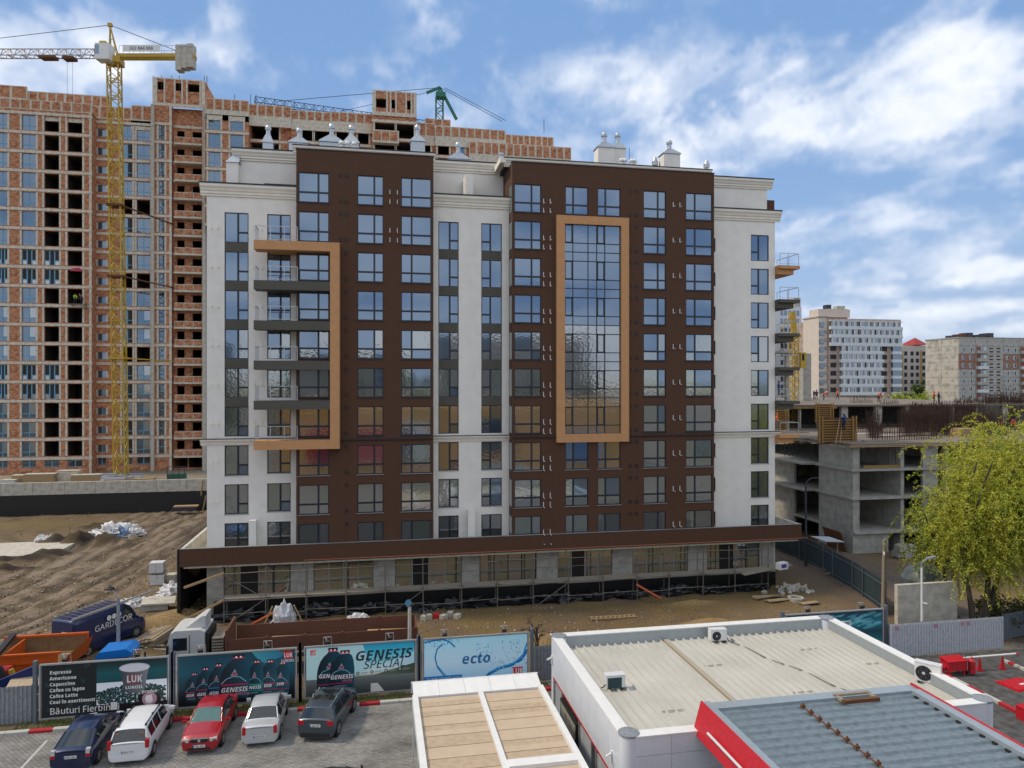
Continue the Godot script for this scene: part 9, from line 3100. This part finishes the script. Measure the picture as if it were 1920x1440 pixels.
func people() -> void:
	var orange := Color(0.62, 0.10, 0.03)
	var navy := Color(0.015, 0.025, 0.07)
	var dark := Color(0.03, 0.028, 0.03)
	var red := Color(0.5, 0.02, 0.03)
	var white := Color(0.7, 0.7, 0.7)
	var y := 14.2
	person("worker in dark clothes and red helmet, leftmost on the far deck", gp(1507, 749, y), 0.4, "stand", Color(0.06, 0.03, 0.03), dark, red, dark)
	person("person in a dark open jacket over a white shirt on the far deck", gp(1518, 749, y), 0.0, "stand", navy, dark, red, navy)
	person("person in navy with a white helmet on the far deck", gp(1526, 749, y), 0.6, "work", navy, navy, white, navy)
	person("person in navy without a bright helmet on the far deck", gp(1531, 749, y), -0.5, "stand", navy, navy, dark, navy)
	person("worker in an orange vest and white helmet on the far deck", gp(1544, 749.5, y), 1.2, "bent", orange, dark, white, orange)
	person("worker in an orange vest stepping along the far deck", gp(1570, 749, y), 1.5, "step", orange, Color(0.05, 0.02, 0.03), dark, orange)
	person("worker in an orange jacket before the glazed balconies", gp(1646.5, 753, y), 0.2, "bent", orange, dark, red, orange)
	person("worker in an orange vest beside the yellow-green bush", gp(1751, 757, y), 0.9, "work", orange, dark, orange, dark)
	person("worker in navy with an orange helmet beside the yellow-green bush", gp(1760, 757, y), 0.5, "stand", navy, dark, orange, navy)
	person("worker in dark blue climbing the timber formwork wall", Vector3(gx(1582, 65.9), wy(1582, 808, 65.9), -65.85), PI, "climb", Color(0.01, 0.03, 0.12), Color(0.02, 0.02, 0.04), Color(0.02, 0.05, 0.2), Color(0.01, 0.03, 0.12))
	person("worker in orange vest and orange helmet near the willow crown", gp(1877, 811, 11.05), 0.5, "work", orange, dark, Color(0.6, 0.08, 0.02), orange)
	person("worker in orange stooping right of the willow crown top", gp(1901, 808, 11.05), -1.0, "bent", orange, dark, Color(0.6, 0.08, 0.02), orange)
	person("worker in orange beside the timber formwork near the side balcony", Vector3(gx(1457, 77.5), wy(1457, 803, 77.5), -77.5), 0.8, "stand", orange, dark, orange, orange)
	person("worker with a red helmet bending over on the high deck past the balconies", Vector3(gx(1466, 82), wy(1466, 658, 82), -82), 2.2, "bent", dark, dark, red, dark)
	person("worker in a blue jacket in the opening past the balconies", Vector3(gx(1460, 82), wy(1460, 741, 82), -82), 0.8, "stand", Color(0.01, 0.08, 0.22), dark, dark, Color(0.01, 0.08, 0.22))
	var D := 122.0
	person("worker in a bright yellow-green jacket on the hoist platform", Vector3(gx(141, D), wy(141, 569, D), -D), 0.4, "bent", Color(0.35, 0.6, 0.03), dark, dark, Color(0.35, 0.6, 0.03))
	person("worker in grey with a red helmet on the hoist platform", Vector3(gx(154, D), wy(154, 569, D), -D), -0.3, "bent", Color(0.16, 0.16, 0.16), dark, red, dark)
	var P := thing("hoist_platform", "timber platform jutting from the brick tower under two workers", "platform", Vector3(gx(146, D), wy(146, 572, D), -D))
	for i in 4: node("plank", box_mesh(Vector3(2.9, 0.08, 0.28)), M.timber_grey, P, Vector3(0, 0.1, -0.5 + i * 0.3))
	node("bearer", box_mesh(Vector3(0.12, 0.12, 1.9)), M.timber_grey, P, Vector3(-0.9, 0.0, -0.4))
	node("bearer", box_mesh(Vector3(0.12, 0.12, 1.9)), M.timber_grey, P, Vector3(0.9, 0.0, -0.4))
	var pk := at_ground(0, 0)
	tag(part("pink_sheet", crumple(Vector3(gx(143, 122.6), wy(143, 508, 122.6), -122.6), 0.7, 0.5, 0.4, 140, 0.5), mat("pink", lin(0.5, 0.06, 0.12), 0.7), self), "pink sheeting hanging over an open floor of the brick tower", "sheeting")
	# decks behind the side balconies that carry the two workers
	var Q := thing("side_deck", "raw concrete storeys seen past the side balconies", "building", Vector3(gx(1462, 82), 0, -84))
	for yy in [wy(1460, 741, 82), wy(1466, 658, 82), wy(1460, 700, 82)]: pbox("floor_slab", Vector3(gx(1440, 82), yy - 0.25, -81.4), Vector3(gx(1479, 82), yy, -92), M.concrete, Q)
	pbox("back_wall", Vector3(gx(1440, 82), 11.0, -86), Vector3(gx(1478, 82), wy(1466, 658, 82) - 0.25, -86.3), M.dark_room, Q)
	for px in [1449, 1474]: pbox("column", Vector3(gx(px, 82), 11.0, -82), Vector3(gx(px, 82) + 0.4, wy(1466, 658, 82) - 0.25, -82.4), M.concrete, Q)

# ---------- what the windows mirror, behind the viewer ----------
func behind() -> void:
	var ochre := mat("ochre_cladding", lin(0.72, 0.36, 0.09), 0.7, 0, M.white_plaster.albedo_texture, 0.2)
	var B := thing("ochre_hall", "ochre clad hall across the road, mirrored in the lower windows", "building", Vector3(15, 0, 14))
	pbox("wall", Vector3(-17, 0.5, 14), Vector3(48, 13.0, 40), ochre, B)
	for k in [[-12, 3, 6, 9], [2, 3, 9, 10], [17, 4, 24, 10.5], [33, 2.5, 41, 8]]: pbox("sign_panel", Vector3(k[0], k[1], 13.7), Vector3(k[2], k[3], 13.99), [M.red_paint, M.white_paint, M.glass_far, M.sheeting_blue][[-12, 2, 17, 33].find(k[0])], B)
	pbox("plinth", Vector3(-17.2, -0.1, 13.8), Vector3(48.2, 0.5, 40.2), M.concrete, B)
	for k in [[-70, 120, 46, 30], [-10, 135, 40, 27], [45, 120, 50, 33]]:
		var T := thing("distant_block", ["grey apartment block mirrored left of the hall", "grey apartment block mirrored behind the hall", "grey apartment block mirrored right of the hall"][[-70, -10, 45].find(k[0])], "building", Vector3(k[0], 0, k[1]))
		pbox("wall", Vector3(k[0] - k[2] / 2.0, 0, k[1]), Vector3(k[0] + k[2] / 2.0, k[3], k[1] + 14), M.panel_grey, T)
		for f in 8:
			for c in 12: pbox("window", Vector3(k[0] - k[2] / 2.0 + 1.5 + c * k[2] / 12.5, 3.0 + f * 3.0, k[1] - 0.06), Vector3(k[0] - k[2] / 2.0 + 3.2 + c * k[2] / 12.5, 4.6 + f * 3.0, k[1] - 0.002), M.black, T)
	for i in 9:
		round_tree("roadside tree of the row behind the ochre hall", Vector3(-62 + i * 14.0, 0, 46 + (i % 3) * 3), 17.0 + (i % 3) * 3.0, 5.6, 1900, 400 + i, Color(0.05, 0.075, 0.025), Color(0.10, 0.13, 0.04), "tree", false, 0.3)
